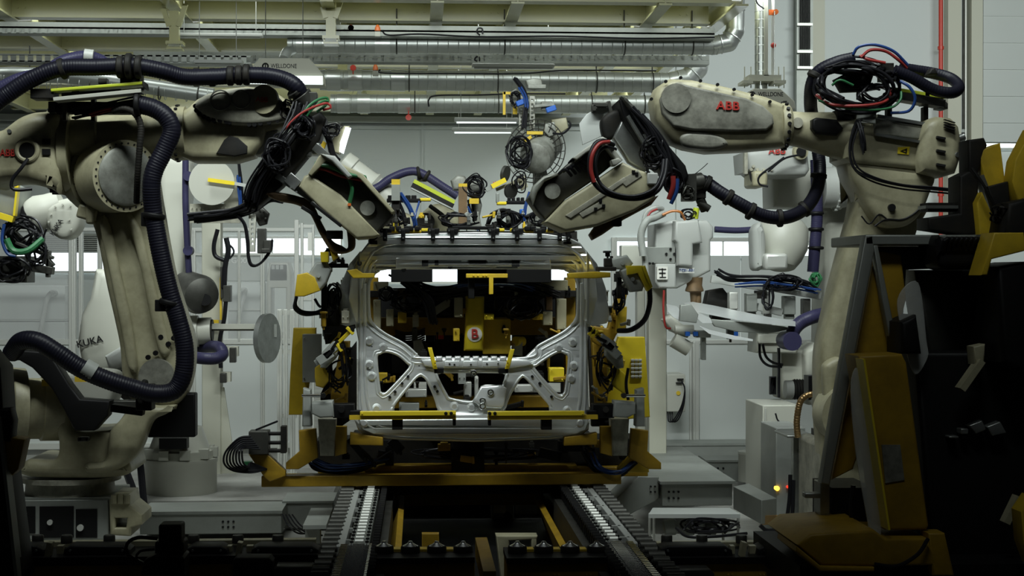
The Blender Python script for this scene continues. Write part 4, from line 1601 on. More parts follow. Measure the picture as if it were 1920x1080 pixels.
# belt rail with tabs
b = B()
dz = lambda x, y: dep(x, y) - .025
b.plate([(790, 675), (830, 671), (965, 671), (990, 674), (1000, 684), (960, 690), (820, 690), (796, 686)], YT, .03, .008, dep=dz)
for x in (823, 841, 858, 875, 892, 909, 926, 943):
    b.plate([(x - 5, 668), (x + 6, 668), (x + 8, 678), (x - 7, 678)], YT, .05, .008, dep=lambda x, y: dep(x, y) - .035)
for x0, x1 in ((833, 862), (868, 896), (904, 935)):
    b.plate([(x0, 676), (x1, 676), (x1, 688), (x0, 688)], YT, .04, .006, dep=lambda x, y: dep(x, y) - .04)
b.to('belt_rail', 'sheet', t)
b = B()
for x0, y0 in ((843, 682), (852, 683), (883, 683), (913, 682), (934, 682), (697, 650), (1078, 650), (690, 690), (1072, 560), (866, 792), (872, 796), (880, 793), (892, 796), (903, 793), (880, 787), (786, 686)):
    p = P(x0, y0, YT + dep(x0, y0) - .042)
    b.box(p, (.009, .009, .005))
for x0, y0 in ((765, 706), (754, 719), (731, 745), (741, 735), (998, 706), (1012, 719), (1034, 744), (815, 725), (820, 734)):
    p = P(x0, y0, YT + dep(x0, y0) - .012)
    b.cyl(p, p + V((0, .01, 0)), .0075, n=12)
b.to('slot_hole', 'ink', t)
# latch reinforcement plate
b = B()
b.plate([(886, 752), (902, 724), (940, 722), (950, 728), (946, 760), (940, 766), (912, 764), (900, 762)], YT, .03, .01, dep=lambda x, y: dep(x, y) - .035, dense=8)
b.to('latch_bracket', 'sheet', t)
b = B()
for x, y in ((920, 736), (905, 752), (888, 700), (905, 762)):
    p = P(x, y, YT + dep(x, y) - .045)
    b.ring(p, (0, 1, 0), .014, .005, n=16, m=6)
b.to('latch_boss', 'bright_steel', t)
# round pressed bosses
for x, y in ((692, 640), (692, 684), (697, 706), (706, 766), (718, 652), (1074, 642), (1076, 686), (1071, 710), (1064, 770), (1048, 653), (852, 762), (884, 764), (770, 788), (831, 790), (936, 789), (1003, 790), (682, 793), (1088, 793)):
    p = P(x, y, YT + dep(x, y) - .004)
    b = B()
    b.lathe(p + V((0, .006, 0)), p - V((0, .012, 0)), [(0, .026), (.5, .022), (1, .014), (1.001, .004)], n=20)
    b.to('pressed_boss', 'sheet', t)
# hinge reinforcement under the top edge
b = B()
b.plate([(742, 483), (800, 480), (806, 502), (742, 504)], YT, .04, .008, dep=lambda x, y: dep(x, y) - .03)
b.plate([(975, 480), (1032, 483), (1034, 504), (970, 502)], YT, .04, .008, dep=lambda x, y: dep(x, y) - .03)
b.plate([(862, 478), (926, 478), (936, 492), (930, 502), (866, 500)], YT, .04, .008, dep=lambda x, y: dep(x, y) - .03, holes=[[(880, 484), (912, 484), (914, 496), (878, 496)]])
b.to('hinge_plate', 'sheet', t)
b = B()
for x0, y0, x1, y1 in ((791, 485, 803, 499), (960, 488, 974, 500), (815, 486, 822, 498), (880, 485, 911, 495)):
    b.bx(x0, y0, x1, y1, YT + dep(800, 490) - .036, .02)
b.to('hinge_slot', 'ink', t)
b = B()
for x, y in ((832, 478), (844, 500), (945, 478), (757, 506), (674, 494)):
    p = P(x, y, YT + dep(x, y) - .012)
    b.cyl(p, p + V((0, .01, 0)), .013, n=14)
b.to('bright_hole', 'bright_steel', t)

# ---------------------------------------------------------------- the yellow jig
J = T('welding_jig', 'large yellow welding jig on rollers that clamps the silver tailgate', 'jig', P(860, 912, 8.5))


def jp(name, m, b, bev=.004, parent=J):
    return b.to(name, m, parent, bev=bev)


b = B()
b.bx(490, 893, 1165, 908, 8.25, .12)
jp('front_beam', 'yellow_shaded', b)
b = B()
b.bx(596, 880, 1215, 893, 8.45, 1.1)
jp('base_table', 'yellow_shaded', b)
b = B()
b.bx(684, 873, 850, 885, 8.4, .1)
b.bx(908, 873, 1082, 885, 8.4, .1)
jp('base_bar', 'yellow_shaded', b)
b = B()
b.bx(847, 820, 908, 895, 8.36, .2)
b.bx(640, 905, 1100, 925, 8.5, .9)
jp('center_block', 'black', b)
b = B()
a, c = P(690, 452, 8.62), P(1085, 452, 8.62)
b.box(((a.x + c.x) / 2, 9.15, a.z), (c.x - a.x, 1.0, .03))
b.box(((a.x + c.x) / 2, 8.75, a.z + .03), (c.x - a.x, .1, .06))
jp('shade_plate', 'black_rough', b)  # added plate hidden behind the top bar, keeps overhead light off the rear
# rear upright frame
b = B()
for x in (700, 1070):
    b.bx(x - 9, 520, x + 9, 880, 9.3, .14)
b.bx(690, 596, 1085, 628, 9.45, .12)
b.bx(690, 744, 1085, 764, 9.4, .12)
b.bx(700, 820, 1080, 834, 9.1, .12)
jp('rear_frame', 'yellow_shaded', b)
b = B()
b.bx(690, 545, 1085, 557, 9.2, .16)
b.bx(700, 640, 830, 668, 9.6, .1)
b.bx(700, 834, 1080, 880, 8.9, .4)
b.bx(735, 556, 760, 700, 9.5, .3)
b.bx(815, 560, 850, 700, 9.5, .3)
b.bx(965, 560, 1010, 700, 9.5, .3)
b.bx(690, 700, 720, 780, 9.5, .3)
b.bx(800, 700, 900, 745, 9.8, .2)
b.bx(930, 690, 1000, 745, 9.8, .2)
jp('rear_block', 'black_rough', b)
b = B()
b.plate([(686, 540), (1092, 540), (1092, 800), (686, 800)], 9.75, .05, .003, holes=[[(742, 616), (798, 616), (798, 662), (742, 662)], [(957, 616), (991, 616), (991, 665), (957, 665)],
        [(776, 716), (806, 716), (806, 734), (776, 734)], [(966, 718), (1052, 718), (1052, 736), (966, 736)], [(868, 708), (898, 708), (898, 750), (868, 750)]])
jp('dark_backing', 'black', b, 0)  # black sheet put in for the deep shade at the jig rear
b = B()
b.plate([(874, 556), (908, 556), (908, 600), (906, 658), (870, 658), (873, 600)], 9.05, .12, .02)
jp('center_post', 'yellow_bright', b, 0)
b = B()
b.bx(905, 598, 957, 664, 9.15, .05)
jp('wide_plate', 'yellow', b)
b = B()
b.disc(890, 627, 9.045, 14, .006, n=32)
s_ = b.to('letter_disc', 'paper', J)
B().text('B', 890, 627, 9.04, 18, bold=.04).to('lettering', 'text_red', s_)
for x0, y0, x1, y1, m in ((700, 562, 714, 622, 'cream'), (724, 580, 738, 612, 'cream'), (746, 585, 762, 606, 'yellow'), (852, 558, 868, 595, 'cream'), (850, 616, 862, 640, 'yellow'), (908, 588, 926, 600, 'yellow_bright'), (1000, 588, 1018, 600, 'yellow'),
                          (1018, 584, 1036, 610, 'cream'), (1044, 560, 1062, 618, 'cream'), (1024, 556, 1036, 582, 'copper_arm'), (700, 700, 726, 718, 'yellow'), (1030, 690, 1058, 716, 'yellow_bright'), (745, 540, 760, 560, 'copper_arm'), (1015, 525, 1065, 545, 'cream'), (700, 528, 728, 544, 'cream'),
                          (760, 730, 800, 745, 'alu'), (965, 722, 1000, 736, 'alu'), (870, 716, 884, 745, 'alu'), (890, 706, 897, 750, 'alu'), (748, 756, 786, 772, 'grey_box')):
    b = B()
    b.bx(x0, y0, x1, y1, 9.0 if y0 < 640 else 8.9, .1)
    b.bolts([(x0 + 4, y0 + 4), (x1 - 4, y1 - 4)], 8.99 if y0 < 640 else 8.89, 1.6)
    jp('support_block', m, b)
b = B()
b.text('B', 822, 580, 9.48, 10, bold=.02)
b.bx(818, 612, 832, 622, 9.48, .02)
b.bx(818, 627, 832, 636, 9.48, .02)
jp('red_marking', 'red', b, 0)
for x0 in (744, 957):
    b = B()
    b.bx(x0, 615, x0 + 52 if x0 < 800 else x0 + 34, 660, 10.6, .05)
    jp('pale_shield', 'panel', b)
b = B()
for k in range(7):
    b.tube([(742, 620 + 4 * k, 9.4), (760, 624 + 4 * k, 9.35), (780, 622 + 4 * k, 9.35), (796, 616 + 4 * k, 9.4)], 1.8, n=6)
jp('curved_cable', 'cable', b, 0)
b = B()
b.plate([(775, 640), (790, 636), (796, 655), (790, 668), (776, 664)], 9.2, .08, .008)
b.plate([(968, 636), (980, 640), (980, 668), (962, 666), (960, 652)], 9.2, .08, .008)
jp('small_cylinder', 'grey_box', b, 0)
b = B()
b.cylp((966, 640, 9.2), (980, 640, 9.25), 9, n=20)
jp('yellow_cap', 'yellow_bright', b, 0)
b = B()
strands(b, [(760, 520, 9.0), (790, 540, 9.0), (830, 548, 9.0), (880, 540, 9.0), (940, 532, 9.0), (1000, 540, 9.0), (1040, 552, 9.0)], 9.0, 16, 2, 12)
strands(b, [(735, 510, 8.9), (770, 530, 8.9), (800, 560, 8.9), (812, 600, 9.0)], 9.0, 8, 3, 8)
tangle(b, 980, 575, 9.0, 40, 26, 14, 1.6, .08)
tangle(b, 770, 565, 9.0, 40, 22, 10, 1.6, .08)
tangle(b, 725, 550, 9.0, 20, 16, 6, 1.6, .05)
b.to('cable_bundle', 'cable', J, kind='stuff')
b = B()
strands(b, [(850, 540, 8.98), (900, 534, 8.98), (960, 534, 8.98), (1000, 545, 8.98)], 9.0, 4, 1.6, 8)
strands(b, [(585, 862, 8.3), (620, 876, 8.25), (680, 872, 8.3), (725, 862, 8.4)], 8.3, 6, 2, 6)
strands(b, [(1108, 850, 8.3), (1125, 878, 8.25), (1160, 884, 8.2), (1188, 866, 8.3)], 8.3, 5, 2, 5)
b.to('blue_cable', 'cable_blue', J)
b = B()
strands(b, [(580, 855, 8.32), (600, 875, 8.3), (660, 880, 8.3), (700, 868, 8.35), (730, 850, 8.4)], 8.3, 9, 2.2, 6)
strands(b, [(1095, 845, 8.3), (1120, 880, 8.3), (1160, 890, 8.3), (1192, 868, 8.3)], 8.3, 8, 2.2, 5)
b.to('base_cables', 'cable', J, kind='stuff')
# vertical tooling behind the upper hole
b = B()
b.bx(874, 513, 952, 521, 8.7, .06)
b.bx(917, 520, 925, 552, 8.7, .05)
b.bolts([(888, 517), (896, 517), (906, 517), (912, 517)], 8.7, 2)
jp('top_tool_bar', 'yellow', b)
b = B()
b.bx(878, 521, 890, 560, 8.75, .06)
b.bx(733, 496, 811, 529, 8.75, .1)  # black blocks added to mask most of the glowing strip behind
b.bx(858, 500, 952, 532, 8.85, .1)
b.bx(950, 498, 1034, 530, 8.75, .1)
b.bx(900, 480, 912, 488, 8.75, .1)
jp('tool_block', 'black', b)
# bars in front of the tailgate
for x0, x1 in ((675, 855), (915, 1096)):
    b = B()
    b.bx(x0, 772, x1, 779, 8.02, .05)
    b.bolts([(x0 + 4, 775.5), (x1 - 4, 775.5)], 8.02, 1.6)
    o = jp('guide_bar', 'yellow_bright', b)
    b = B()
    b.bx(x0 - (20 if x0 < 800 else 0), 779, x1 + (25 if x0 > 800 else 0), 786, 8.03, .08)
    b.to('bar_flange', 'yellow', o)
    b = B()
    for xx in ((x0 + 60, x0 + 80), (x1 - 6 if x0 < 800 else x0 + 0, x1 if x0 < 800 else x0 + 6)) if x0 < 800 else ((x0 + 100, x0 + 120), (x0, x0 + 6)):
        b.bx(xx[0], 784, xx[1], 806 if xx[1] - xx[0] > 10 else 798, 8.05, .06)
    xb = x1 - 14 if x0 < 800 else x0 + 8
    b.bolts([(xb - 5, 775), (xb + 5, 775)], 8.015, 3.5)
    b.to('rubber_pad', 'black', o, bev=.003)
for x0, y0, x1, y1 in ((806, 652, 816, 692), (961, 655, 951, 692)):
    b = B()
    b.plate([(x0 - 4, y0), (x0 + 4, y0), (x1 + 4, y1), (x1 - 4, y1)], 8.1, .04, .004)
    b.bolts([(x1, y1 - 8), (x1, y1 - 14)], 8.1, 1.8)
    o = jp('finger_clamp', 'yellow_bright', b, 0)
    s_ = 1 if x0 < 900 else -1
    b = B()
    b.bx(min(x1 - 2 * s_, x1 + 16 * s_), 690, max(x1 - 2 * s_, x1 + 16 * s_), 700, 8.12, .08)
    b.to('finger_pad', 'black', o, bev=.003)
# left and right side clamps
for pts, m, nm in (([(1046 + 19, 512), (1115, 509), (1145, 511), (1145, 520), (1115, 522), (1066, 522)], 'yellow', 'side_strip'), ([(650, 507), (668, 504), (680, 512), (702, 512), (702, 521), (662, 522)], 'yellow', 'side_strip'),
                   ([(1175, 498), (1205, 498), (1222, 540), (1215, 546), (1196, 512), (1176, 516)], 'yellow_bright', 'side_bracket'), ([(1200, 500), (1210, 498), (1224, 538), (1216, 545)], 'yellow_bright', 'side_bracket'),
                   ([(557, 515), (575, 511), (590, 520), (600, 545), (570, 556), (552, 556)], 'yellow', 'side_bracket'), ([(600, 472), (616, 472), (616, 492), (602, 492)], 'yellow_bright', 'tag_plate'), ([(618, 468), (628, 464), (634, 482), (624, 490)], 'yellow', 'tag_plate')):
    b = B()
    b.plate(pts, 8.0, .08, .005)
    jp(nm, m, b, 0)
for pts, Y in (([(580, 510), (592, 492), (612, 490), (622, 505), (612, 530), (600, 545), (584, 540), (576, 524)], 8.02), ([(1164, 508), (1180, 500), (1190, 504), (1208, 535), (1205, 546), (1184, 548), (1170, 522)], 8.02), ([(1144, 486), (1176, 478), (1188, 494), (1176, 506), (1150, 504)], 8.05)):
    b = B()
    b.plate(pts, Y, .1, .012)
    b.bolts([(sum(p[0] for p in pts) / len(pts), sum(p[1] for p in pts) / len(pts))], Y, 4)
    jp('clamp_body', 'grey_box', b, 0)
b = B()
b.bx(614, 494, 652, 502, 8.05, .08)
b.bx(610, 498, 622, 510, 8.05, .08)
b.bx(1120, 500, 1156, 508, 8.05, .08)
b.bx(1134, 484, 1148, 500, 8.05, .06)
b.bx(1158, 520, 1166, 560, 8.1, .06)
b.bx(602, 520, 612, 600, 8.15, .08)
b.bx(612, 545, 636, 612, 8.3, .1)
jp('clamp_arm', 'black_rough', b)
# tall yellow side panels
b = B()
b.plate([(550, 615), (592, 615), (592, 640), (570, 778), (541, 778), (544, 700)], 8.7, .08, .006)
jp('side_panel', 'yellow', b, 0)
b = B()
b.bx(567, 627, 601, 717, 8.6, .12)
b.bolts([(570, 634), (570, 708)], 8.6, 1.5)
jp('junction_box', 'grey_box', b)
b = B()
b.plate([(1160, 632), (1209, 632), (1219, 782), (1180, 786), (1130, 760), (1140, 700)], 8.7, .08, .006)
o = jp('side_panel', 'yellow_bright', b, 0)
b = B()
for i in range(5):
    for j in range(3):
        b.bx(1184 + 7 * j, 673 + 7.6 * i, 1189 + 7 * j, 679 + 7.6 * i, 8.69, .01)
    b.bx(1183, 674 + 7.6 * i, 1204, 676 + 7.6 * i, 8.685, .01)
b.to('vent_slot', 'paper', o)
# posts of clamps at both sides
for pts, m, Y in (([(590, 690), (600, 680), (618, 690), (620, 710), (606, 728), (592, 724), (590, 708)], 'yellow', 8.3), ([(1140, 690), (1160, 690), (1178, 706), (1172, 740), (1152, 726), (1142, 712)], 'yellow_bright', 8.3),
                  ([(604, 610), (664, 600), (668, 614), (640, 640), (610, 646)], 'black_rough', 8.5), ([(620, 700), (668, 640), (668, 780), (640, 800), (604, 800), (600, 740)], 'black_rough', 8.75),
                  ([(1102, 610), (1130, 610), (1160, 650), (1170, 800), (1110, 800)], 'black_rough', 8.75), ([(620, 740), (640, 640), (656, 640), (650, 780), (622, 780)], 'yellow_shaded', 8.65), ([(1110, 640), (1124, 630), (1146, 700), (1136, 780), (1118, 780)], 'yellow_shaded', 8.65),
                  ([(1106, 610), (1140, 616), (1152, 570), (1166, 540), (1178, 545), (1160, 620), (1140, 660), (1110, 640)], 'yellow_shaded', 8.5), ([(1160, 575), (1176, 575), (1174, 625), (1156, 625)], 'yellow', 8.4), ([(608, 545), (622, 545), (630, 640), (612, 640)], 'yellow_shaded', 8.6)):
    b = B()
    b.plate(pts, Y, .08, .008)
    jp('side_support', m, b, 0)
# cylinder clamps aimed at the tailgate edge


def clamp(x0, y0, x1, y1, w_=16, m='grey_box'):
    """pneumatic clamp: body at (x0, y0), yellow jaw reaching to (x1, y1)"""
    dx, dy = x1 - x0, y1 - y0
    L = math.hypot(dx, dy)
    dx, dy = dx / L, dy / L
    b = B()
    b.barp((x0 - dx * 18, y0 - dy * 18, 8.12), (x0 + dx * 14, y0 + dy * 14, 8.12), w_, .09)
    b.barp((x0 - dx * 24, y0 - dy * 24, 8.14), (x0 - dx * 18, y0 - dy * 18, 8.14), w_ * .7, .07)
    b.bolts([(x0 - dx * 8 - dy * 4, y0 - dy * 8 + dx * 4), (x0 + dx * 6 + dy * 4, y0 + dy * 6 - dx * 4)], 8.12, 2)
    o = jp('toggle_clamp', m, b)
    b = B()
    b.barp((x0 + dx * 12, y0 + dy * 12, 8.13), (x1, y1, 8.1), w_ * .45, .05)
    b.barp((x1 - dx * 4 - dy * 8, y1 - dy * 4 + dx * 8, 8.09), (x1 - dx * 4 + dy * 10, y1 - dy * 4 - dx * 10, 8.09), 6, .04)
    b.to('jaw', 'yellow_bright', o, bev=.003)
    b = B()
    b.bx(x1 - 3, y1 - 5, x1 + 4, y1 + 4, 8.07, .05)
    b.barp((x0, y0, 8.1), (x0 + dx * 20 + dy * 4, y0 + dy * 20 - dx * 4, 8.1), 5, .06)
    b.to('pad', 'black', o)


for a in ((622, 655, 660, 618), (612, 668, 640, 650), (1146, 655, 1112, 622), (1136, 640, 1106, 618)):
    clamp(*a)
b = B()
b.plate([(604, 660), (624, 640), (636, 650), (630, 672), (612, 690), (600, 690)], 8.2, .1, .01)
b.plate([(1136, 656), (1148, 646), (1168, 668), (1170, 690), (1158, 692), (1136, 668)], 8.2, .1, .01)
jp('swing_cylinder', 'grey_box', b, 0)
# locating units at the lower corners
for s_, xs in ((1, 640), (-1, 1140)):
    b = B()
    xx = lambda v: 1780 / 2 + (v - 890) * s_ if False else (v if s_ == 1 else 1776 - v)
    b.plate([(xx(584), 755), (xx(624), 752), (xx(626), 782), (xx(600), 784), (xx(584), 776)], 8.05, .12, .01)
    b.plate([(xx(568), 728), (xx(582), 732), (xx(584), 800), (xx(566), 800)], 8.1, .1, .01)
    o = jp('locator_unit', 'grey_box', b, 0)
    b = B()
    b.bx(min(xx(624), xx(664)), 758, max(xx(624), xx(664)), 784, 8.08, .1)
    b.bx(min(xx(656), xx(676)), 770, max(xx(656), xx(676)), 780, 8.05, .06)
    b.to('locator_clamp', 'black', o, bev=.004)
    b = B()
    b.cylp((xx(566), 742, 8.05), (xx(606), 742, 8.05), 3, n=10)
    b.disc(xx(606), 742, 8.03, 5, .03)
    b.disc(xx(640), 768, 8.05, 6, .04)
    b.to('locator_pin', 'bright_steel', o)
    b = B()
    b.plate([(xx(596), 786), (xx(630), 786), (xx(626), 855), (xx(600), 855)], 8.2, .12, .008)
    b.to('locator_post', 'cream_dirty', o)
    b = B()
    b.plate([(xx(560), 808), (xx(592), 804), (xx(596), 858), (xx(560), 880), (xx(536), 880), (xx(536), 868), (xx(562), 846)], 8.22, .06, .005)
    b.plate([(xx(656), 812), (xx(718), 820), (xx(718), 836), (xx(656), 834)], 8.2, .08, .005)
    b.plate([(xx(628), 800), (xx(650), 800), (xx(650), 850), (xx(628), 856)], 8.24, .06, .005)
    b.to('gusset', 'yellow_shaded', o)
# left outrigger with connector box and looped hoses
b = B()
b.plate([(466, 852), (502, 852), (535, 884), (535, 893), (506, 904), (496, 896)], 8.2, .08, .006)
jp('outrigger', 'yellow_shaded', b, 0)
b = B()
b.bx(466, 809, 503, 852, 8.15, .12)
o = jp('connector_box', 'dark_steel', b)
b = B()
for y in (813, 830, 845):
    b.cylp((503, y, 8.2), (530, y, 8.2), 3.5, n=10)
b.bx(526, 800, 536, 850, 8.18, .08)
b.to('coupling_pins', 'black_rough', o)
b = B()
for k in range(7):
    b.tube([(470 + 3 * k, 818 + 4 * k, 8.12), (448 - 2 * k + 4 * k, 822 + 3 * k, 8.1), (424 + 5 * k, 846, 8.1 - .01 * k), (420 + 6 * k, 868, 8.1), (436 + 5 * k, 882 - k, 8.12), (470, 886 - 3 * k, 8.15), (500, 880, 8.2)], 1.9, n=8)
b.tube([(480, 806, 8.15), (500, 798, 8.2), (520, 790, 8.25)], 2, n=6)
b.to('looped_hose', 'cable', o)
b = B()
b.bx(456, 866, 472, 884, 8.25, .05)
b.to('green_terminal', 'cable_green', o)
b = B()
b.plate([(1180, 855), (1217, 868), (1217, 886), (1160, 886), (1160, 878)], 8.3, .08, .006)
jp('corner_foot', 'yellow', b, 0)
# row of small clamps along the top edge of the tailgate
ytop = YT + dep(890, 440) - .02
for x in (722, 756, 812, 848, 925, 970, 1012, 1050, 1066):
    b = B()
    b.bx(x - 4, 430, x + 4, 452, ytop - .03, .06)
    b.bx(x - 10, 428, x + 12, 436, ytop, .08)
    o = jp('top_clamp', 'black', b)
    b = B()
    b.bolts([(x, 446), (x - 6, 432)], ytop - .03, 1.6)
    b.to('bolt', 'steel', o)
for x0, x1, y, Y in ((718, 790, 434, 8.4), (790, 813, 431, 8.2), (925, 946, 431, 8.4), (957, 980, 431, 8.2), (985, 1050, 433, 8.4), (787, 808, 374, 9.0), (932, 950, 381, 9.0)):
    b = B()
    b.bx(x0, y - 3, x1, y + 3, Y, .06)
    jp('top_bar', 'yellow_bright' if x1 - x0 < 40 else 'yellow', b)
b = B()
for x in (735, 747, 762, 770, 782, 990, 1000, 1020, 1034, 1044):
    b.bx(x - 5, 424, x + 5, 432, 8.3, .1)
b.bx(848, 424, 926, 430, 8.05, .08)
b.bx(950, 376, 985, 382, 9.0, .1)
for x in (955, 963, 972, 980):
    b.bx(x - 3, 370, x + 3, 377, 9.0, .05)
b.bx(725, 372, 790, 379, 9.0, .08)
for x in (732, 765, 776):
    b.bx(x - 5, 366, x + 5, 374, 9.0, .08)
b.bx(692, 440, 708, 458, ytop, .1)
b.bx(1056, 440, 1072, 458, ytop, .1)
jp('top_tool', 'black', b)
for x, yt, m in ((742, 338, 'black_rough'), (930, 362, 'galv')):
    b = B()
    b.bx(x - 8, yt + 12, x + 8, 432, 8.9, .08)
    if x == 930:
        b = B()
        b.bx(930, 362, 936, 380, 9, .03)
    o = jp('tool_post', m, b)
    if x == 742:
        B().bx(x - 8, yt - 2, x + 8, yt + 8, 8.9, .08).to('post_cap', 'yellow', o)
        B().bx(x - 8, yt + 8, x + 8, yt + 38, 8.88, .09).to('post_sleeve', 'galv', o)
        B().bx(x - 5, 418, x + 5, 432, 8.87, .05).to('post_foot', 'yellow_bright', o)
b = B()
strands(b, [(752, 362, 8.9), (768, 385, 8.9), (778, 410, 8.9), (780, 425, 8.9)], 8.9, 4, 2, 4)
strands(b, [(788, 380, 8.95), (780, 405, 8.9), (778, 425, 8.9)], 8.9, 2, 2, 3)
strands(b, [(995, 362, 8.9), (986, 390, 8.9), (984, 420, 8.9)], 8.9, 3, 2, 3)
b.to('blue_top_cable', 'cable_blue', J)
b = B()
strands(b, [(745, 375, 8.92), (756, 400, 8.92), (762, 425, 8.92)], 8.9, 3, 2.4, 4)
tangle(b, 955, 412, 8.95, 26, 18, 8, 1.8, .08)
strands(b, [(912, 425, 8.95), (920, 405, 8.95), (940, 396, 8.95), (958, 404, 8.95), (962, 425, 8.95)], 8.95, 5, 2, 5)
b.to('top_cables', 'cable', J, kind='stuff')
b = B()
b.bx(975, 392, 985, 412, 9.0, .08)
jp('blue_valve', 'blue', b)
b = B()
b.bx(950, 398, 972, 430, 9.0, .1)
b.bx(990, 400, 1004, 430, 9.0, .1)
b.plate([(880, 400), (898, 396), (904, 430), (884, 430)], 9.1, .1, .01)
jp('valve_body', 'cast_grey', b)
# small tooling blocks, valves and stops all over the jig
def blocks(x0, y0, x1, y1, Y0, Y1, n, mats, lo=5, hi=18):
    for i in range(n):
        x, y, Y = random.uniform(x0, x1), random.uniform(y0, y1), random.uniform(Y0, Y1)
        w_, h = random.uniform(lo, hi), random.uniform(lo, hi) * random.choice((.6, 1, 1.6))
        b = B()
        k = random.random()
        if k < .45:
            b.bx(x - w_ / 2, y - h / 2, x + w_ / 2, y + h / 2, Y, .06)
            b.bx(x - w_ * .3, y - h / 2 - 4, x + w_ * .3, y - h / 2 + 1, Y + .01, .04)
            b.bolts([(x - w_ * .3, y), (x + w_ * .3, y)], Y, 1.3)
        elif k < .75:
            a = random.uniform(-.9, .9)
            b.barp((x - w_ * math.cos(a), y - w_ * math.sin(a), Y), (x + w_ * math.cos(a), y + w_ * math.sin(a), Y), h * .5, .05)
            b.barp((x + w_ * math.cos(a) - 4 * math.sin(a), y + w_ * math.sin(a) - 6, Y - .01), (x + w_ * math.cos(a), y + w_ * math.sin(a) + 6, Y - .01), 5, .06)
        else:
            b.cylp((x, y - h / 2, Y), (x, y + h / 2, Y), w_ * .28, n=14)
            b.cylp((x, y + h / 2 - 1, Y), (x, y + h / 2 + 6, Y), w_ * .12, n=10)
            b.bx(x - w_ * .4, y - h / 2 - 3, x + w_ * .4, y - h / 2 + 1, Y - .03, .06)
        b.to('tooling_block', random.choice(mats), J, bev=.003)


blocks(606, 610, 664, 800, 8.35, 8.7, 22, ['black_rough', 'black', 'grey_box', 'yellow_shaded', 'black', 'yellow', 'dark_steel'])
blocks(1110, 610, 1160, 800, 8.35, 8.7, 22, ['black_rough', 'black', 'grey_box', 'yellow_shaded', 'black', 'yellow', 'dark_steel'])
blocks(604, 470, 650, 600, 8.1, 8.5, 14, ['black_rough', 'black', 'grey_box', 'yellow_shaded', 'cream_dirty', 'dark_steel'])
blocks(1132, 470, 1180, 610, 8.15, 8.5, 12, ['black_rough', 'black', 'grey_box', 'yellow_shaded', 'cream_dirty', 'dark_steel'])
blocks(696, 535, 1080, 690, 8.95, 9.5, 44, ['black_rough', 'black', 'black', 'dark_steel', 'yellow_shaded', 'cream_dirty', 'grey_box'])
blocks(700, 690, 1070, 765, 8.7, 9.3, 26, ['black_rough', 'black', 'black', 'dark_steel', 'yellow_shaded', 'grey_box'])
blocks(600, 830, 1190, 866, 8.3, 8.5, 26, ['black_rough', 'black', 'dark_steel', 'black', 'yellow_shaded'], 8, 26)
blocks(708, 398, 1064, 428, 8.6, 9.1, 34, ['black_rough', 'black', 'grey_box', 'dark_steel', 'yellow', 'cream_dirty', 'steel'], 4, 12)
b = B()
b.bx(592, 826, 1195, 872, 8.52, .3)
b.bx(660, 816, 1110, 828, 8.6, .3)
jp('base_equipment', 'black_rough', b)
b = B()
tangle(b, 860, 412, 8.95, 40, 14, 7, 1.6, .08)
tangle(b, 1010, 410, 8.95, 24, 16, 6, 1.6, .08)
tangle(b, 740, 410, 8.95, 26, 14, 6, 1.6, .08)
tangle(b, 635, 690, 8.3, 24, 50, 8, 1.8, .06)
tangle(b, 1136, 690, 8.3, 20, 50, 8, 1.8, .06)
tangle(b, 625, 560, 8.2, 16, 40, 6, 1.8, .06)
tangle(b, 1160, 560, 8.25, 14, 36, 6, 1.8, .06)
tangle(b, 900, 850, 8.4, 140, 14, 8, 1.8, .05)
b.to('loose_cable', 'cable', J, kind='stuff')
# hoses at the right and left of the jig frame
b = B()
b.tube([(1218, 540, 8.1), (1218, 570, 8.1), (1208, 600, 8.15), (1184, 618, 8.2), (1160, 620, 8.3)], 5, n=10, rib=.04)
b.tube([(556, 556, 8.1), (554, 572, 8.1), (566, 584, 8.15), (590, 586, 8.2), (606, 580, 8.3)], 3.2, n=8)
b.tube([(556, 556, 8.12), (552, 578, 8.1), (570, 590, 8.15), (600, 588, 8.2)], 2.6, n=8)
b.tube([(1178, 690, 8.3), (1174, 720, 8.3), (1178, 750, 8.3)], 3, n=8)
b.tube([(590, 560, 8.3), (600, 575, 8.3), (612, 570, 8.3)], 2.6, n=8)
b.to('side_hose', 'cable', J)

# ---------------------------------------------------------------- conveyor tracks
ZR = .37


